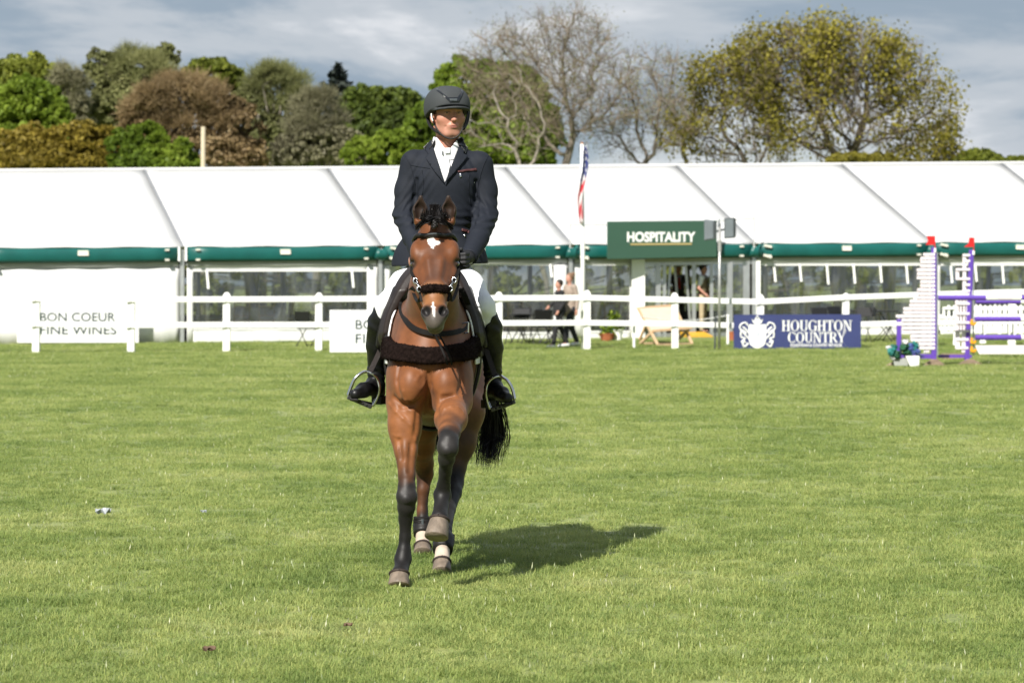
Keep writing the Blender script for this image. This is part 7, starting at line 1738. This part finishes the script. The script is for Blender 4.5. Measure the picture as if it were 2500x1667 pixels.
# ---------------------------------------------------------------- the people by the marquee
m_skin2 = mat('skin_tone', (.46, .23, .17), .5)
def figure(label, base, h, yaw, col, arms, stride=.0, skirt=False, hair='short', coat_len=.50, sleeve=1.0):
    """Standing or walking figure; u right, v forward, w up in its own frame. arms: {side: (elbow, hand)} in metres from the shoulder."""
    k = h / 1.75; fw = Vector((math.sin(yaw), -math.cos(yaw), 0)); rt = Vector((math.cos(yaw), math.sin(yaw), 0)); B = Vector(base)
    W = lambda u, v, w_: B + rt * u * k + fw * v * k + Vector((0, 0, w_ * k))
    t = thing('person', label, 'person', base); fr = (rt, fw, Vector((0, 0, 1)))
    J = {}
    for s in (-1, 1):
        st = stride * s; J['hip', s] = W(.09 * s, 0, .90); J['knee', s] = W(.095 * s, st * .55 + .03 * (abs(stride) > 0), .49); J['ank', s] = W(.095 * s, st * 1.0 - (.05 if st < 0 else 0), .09 + (.03 if st < 0 else 0)); J['toe', s] = J['ank', s] + fw * .16 * k - Vector((0, 0, .055 * k)); J['sh', s] = W(.175 * s, 0, 1.43)
        e, hd_ = arms[s]; J['el', s] = J['sh', s] + rt * e[0] * k + fw * e[1] * k + Vector((0, 0, e[2] * k)); J['ha', s] = J['sh', s] + rt * hd_[0] * k + fw * hd_[1] * k + Vector((0, 0, hd_[2] * k))
    def fld(): return Field(np.array(B) - [.75, .75, .05], np.array(B) + [.75, .75, h + .1], .0165)
    f = fld()
    f.ell(W(0, 0, .95), (.16 * k, .11 * k, .13 * k), .03, fr); f.ell(W(0, 0, 1.15), (.14 * k, .10 * k, .18 * k), .05, fr); f.ell(W(0, 0, 1.32), (.165 * k, .105 * k, .15 * k), .05, fr); f.cap(W(0, 0, 1.42), W(0, .02, 1.55), .055 * k, .05 * k, .03)
    f.ell(W(0, .015, 1.645), (.073 * k, .092 * k, .112 * k), .02, fr); f.ell(W(0, .06, 1.585), (.045 * k, .04 * k, .045 * k), .03, fr); f.ell(W(0, .11, 1.635), (.014 * k, .02 * k, .022 * k), .012, fr)
    for s in (-1, 1):
        f.cap(J['hip', s], J['knee', s], .08 * k, .052 * k, .03); f.cap(J['knee', s], J['ank', s], .052 * k, .036 * k, .02); f.cap(J['ank', s], J['toe', s], .036 * k, .03 * k, .02)
        f.cap(J['sh', s], J['el', s], .048 * k, .038 * k, .03); f.cap(J['el', s], J['ha', s], .037 * k, .027 * k, .02); hn_ = (J['ha', s] - J['el', s]).normalized(); f.ell(J['ha', s] + hn_ * .05 * k, (.03, .03, .05), .02)
        for q in range(4): f.cap(J['ha', s] + hn_ * .07 * k + fw * (.018 * (q - 1.5)), J['ha', s] + hn_ * .13 * k + fw * (.02 * (q - 1.5)), .010, .008, .008)
    f.mesh('body', m_skin2, t)
    def wear(nm, m_, build): g = fld(); build(g); return g.mesh(nm, m_, t)[0]
    def top(g):
        g.ell(W(0, 0, 1.15), (.155 * k, .115 * k, .20 * k), .05, fr); g.ell(W(0, 0, 1.32), (.18 * k, .12 * k, .15 * k), .05, fr)
        if coat_len > .3: g.cap(W(0, 0, 1.05), W(0, 0, .95 - (coat_len - .5)), .16 * k, .175 * k, .04)
        g.cap(J['sh', -1] + rt * .02, J['sh', 1] - rt * .02, .062 * k, .062 * k, .04)
        for s in (-1, 1):
            e = J['el', s]
            if sleeve > .5: g.cap(J['sh', s], e, .062 * k, .052 * k, .03); g.cap(e, e.lerp(J['ha', s], .88), .052 * k, .042 * k, .02)
            else: g.cap(J['sh', s], J['sh', s].lerp(e, .7), .060 * k, .052 * k, .03)
    wear('top', col['top'], top)
    def legs(g):
        g.ell(W(0, 0, .93), (.17 * k, .12 * k, .13 * k), .04, fr)
        for s in (-1, 1): g.cap(J['hip', s], J['knee', s], .092 * k, .068 * k, .03); g.cap(J['knee', s], J['knee', s].lerp(J['ank', s], col.get('leg_len', .92)), .067 * k, .056 * k, .02)
    wear('trousers', col['legs'], legs)
    for s in (-1, 1):
        def shoe(g, s=s): g.cap(J['ank', s] - Vector((0, 0, .03)), J['toe', s], .046 * k, .038 * k, .02); g.cap(J['ank', s], J['ank', s] - Vector((0, 0, .05)) - fw * .03, .044 * k, .036 * k, .02)
        wear('shoe', col['shoe'], shoe)
    def hr(g):
        g.ell(W(0, -.005, 1.675), (.082 * k, .098 * k, .10 * k), .02, fr); g.ell(W(0, .10, 1.61), (.09 * k, .075 * k, .085 * k), .015, fr, 'sub')
        if hair == 'bun': g.ell(W(0, -.09, 1.74), (.05 * k, .05 * k, .05 * k), .02, fr)
        if hair == 'long': g.cap(W(0, -.06, 1.62), W(0, -.08, 1.42), .07 * k, .05 * k, .02)
    wear('hair', col['hair'], hr)
    if 'vest' in col: wear('waistcoat', col['vest'], lambda g: (g.ell(W(0, 0, 1.15), (.165 * k, .125 * k, .20 * k), .05, fr), g.ell(W(0, 0, 1.32), (.178 * k, .128 * k, .15 * k), .05, fr)))
    if 'tie' in col: MB().hexa([W(-.025, .118, 1.42), W(.025, .118, 1.42), W(.02, .135, 1.42), W(-.02, .135, 1.42)], [W(-.04, .118, 1.02), W(.04, .118, 1.02), W(.03, .14, 1.02), W(-.03, .14, 1.02)]).build('tie', col['tie'], t)
    if 'shirt' in col: MB().hexa([W(-.06, .10, 1.46), W(.06, .10, 1.46), W(.05, .122, 1.46), W(-.05, .122, 1.46)], [W(-.015, .10, 1.15), W(.015, .10, 1.15), W(.01, .128, 1.15), W(-.01, .128, 1.15)]).build('shirt', col['shirt'], t)
    return t
def C_(nm, c, r=.8): return mat(nm, c, r, var=.08, scale=12, bump=.1, bscale=60)
def crowd():
    G = lambda px, Y, dz=0: (P(px, 0, Y).x, Y, gz(P(px, 0, Y).x, Y) + dz)
    black, tan, dk, wh, hair_d, hair_b = C_('black_knit', (.014, .014, .016)), C_('tan_wool', (.31, .245, .20)), C_('charcoal_denim', (.022, .024, .03)), C_('white_trainer', (.68, .68, .70)), C_('dark_hair', (.02, .014, .011), .5), C_('fair_hair', (.18, .105, .06), .5)
    low = ((.03, .02, -.27), (.05, .08, -.52))
    figure('person in black with dark hair walking ahead of the one in tan', G(1366, 65.2), 1.56, -1.25, dict(top=black, legs=black, shoe=wh, hair=hair_d, leg_len=.92), {-1: ((-.05, .06, -.25), (-.03, .20, -.36)), 1: ((.04, -.05, -.27), (.04, .10, -.48))}, .20, sleeve=1.0)
    figure('person in a tan top and dark trousers walking beside the flagpole', G(1392, 65.7), 1.70, -1.0, dict(top=tan, legs=dk, shoe=wh, hair=hair_b), {-1: ((-.05, .04, -.27), (-.06, .10, -.53)), 1: ((.05, -.06, -.27), (.07, -.02, -.54))}, .22, hair='bun', coat_len=.58)
    def ins(px, d): s = s_px(px, d); p = T(s, d, tz(s, d) + .06); return (p.x, p.y, p.z)
    figure('person in a dark suit with a red tie standing in the marquee doorway', ins(1656, 1.5), 1.82, .15, dict(top=C_('dark_tweed', (.030, .028, .024)), legs=C_('grey_flannel', (.05, .046, .045)), shoe=black, hair=hair_d, tie=C_('red_tie', (.35, .03, .025)), shirt=C_('blue_shirt', (.18, .22, .33))), {-1: ((-.10, -.06, -.26), (-.04, .16, -.36)), 1: ((.12, -.04, -.27), (.08, .04, -.50))}, 0, coat_len=.62)
    figure('person in a white shirt and olive waistcoat standing sideways in the entrance', ins(1716, .22), 1.80, 1.15, dict(top=C_('white_shirt', (.70, .71, .74)), legs=C_('khaki_cotton', (.40, .33, .21)), shoe=black, hair=hair_d, vest=C_('olive_wool', (.16, .125, .07))), {-1: ((-.08, -.02, -.27), (-.04, .14, -.42)), 1: ((.07, .03, -.28), (.05, .12, -.50))}, .0, coat_len=.2, sleeve=.3)
crowd()

# ---------------------------------------------------------------- small litter in the grass
def litter():
    def scrap(px, py, r, m_, nm, lb, cat, seed):
        Y = CH * FP / (py - HY); c = P(px, py, Y); r_ = np.random.default_rng(seed); n = 7; V = []
        for j in range(n):
            for i in range(n):
                u, v = i / (n - 1) - .5, j / (n - 1) - .5; V.append((c.x + u * r * 2 + r_.normal() * r * .08, Y + v * r * 1.1, .030 + abs(math.sin(u * 5 + v * 4 + seed)) * r * .8 + r_.random() * r * .25))
        mb = MB(); mb.add(V, [(j * n + i, j * n + i + 1, (j + 1) * n + i + 1, (j + 1) * n + i) for j in range(n - 1) for i in range(n - 1)]); o = mb.build(nm, m_, None); md = o.modifiers.new('thickness', 'SOLIDIFY'); md.thickness = .002; tag(o, lb, cat)
    m_pl = mat('thin_plastic', (.40, .43, .46), .4, trans=.3); m_leafd = mat('dead_leaf', (.11, .068, .042), .8, var=.3, scale=40)
    scrap(252, 1268, .048, m_pl, 'plastic_scrap', 'crumpled scrap of pale plastic lying in the grass, the larger one', 'litter', 1); scrap(497, 1262, .018, m_pl, 'plastic_scrap', 'small pale plastic scrap in the grass, nearer the horse', 'litter', 2)
    scrap(511, 1608, .024, m_leafd, 'dead_leaf', 'reddish brown dead leaf low in the grass', 'leaf', 3); scrap(850, 1546, .018, m_leafd, 'dead_leaf', 'small brown dead leaf in the grass in front of the horse', 'leaf', 4)
litter()
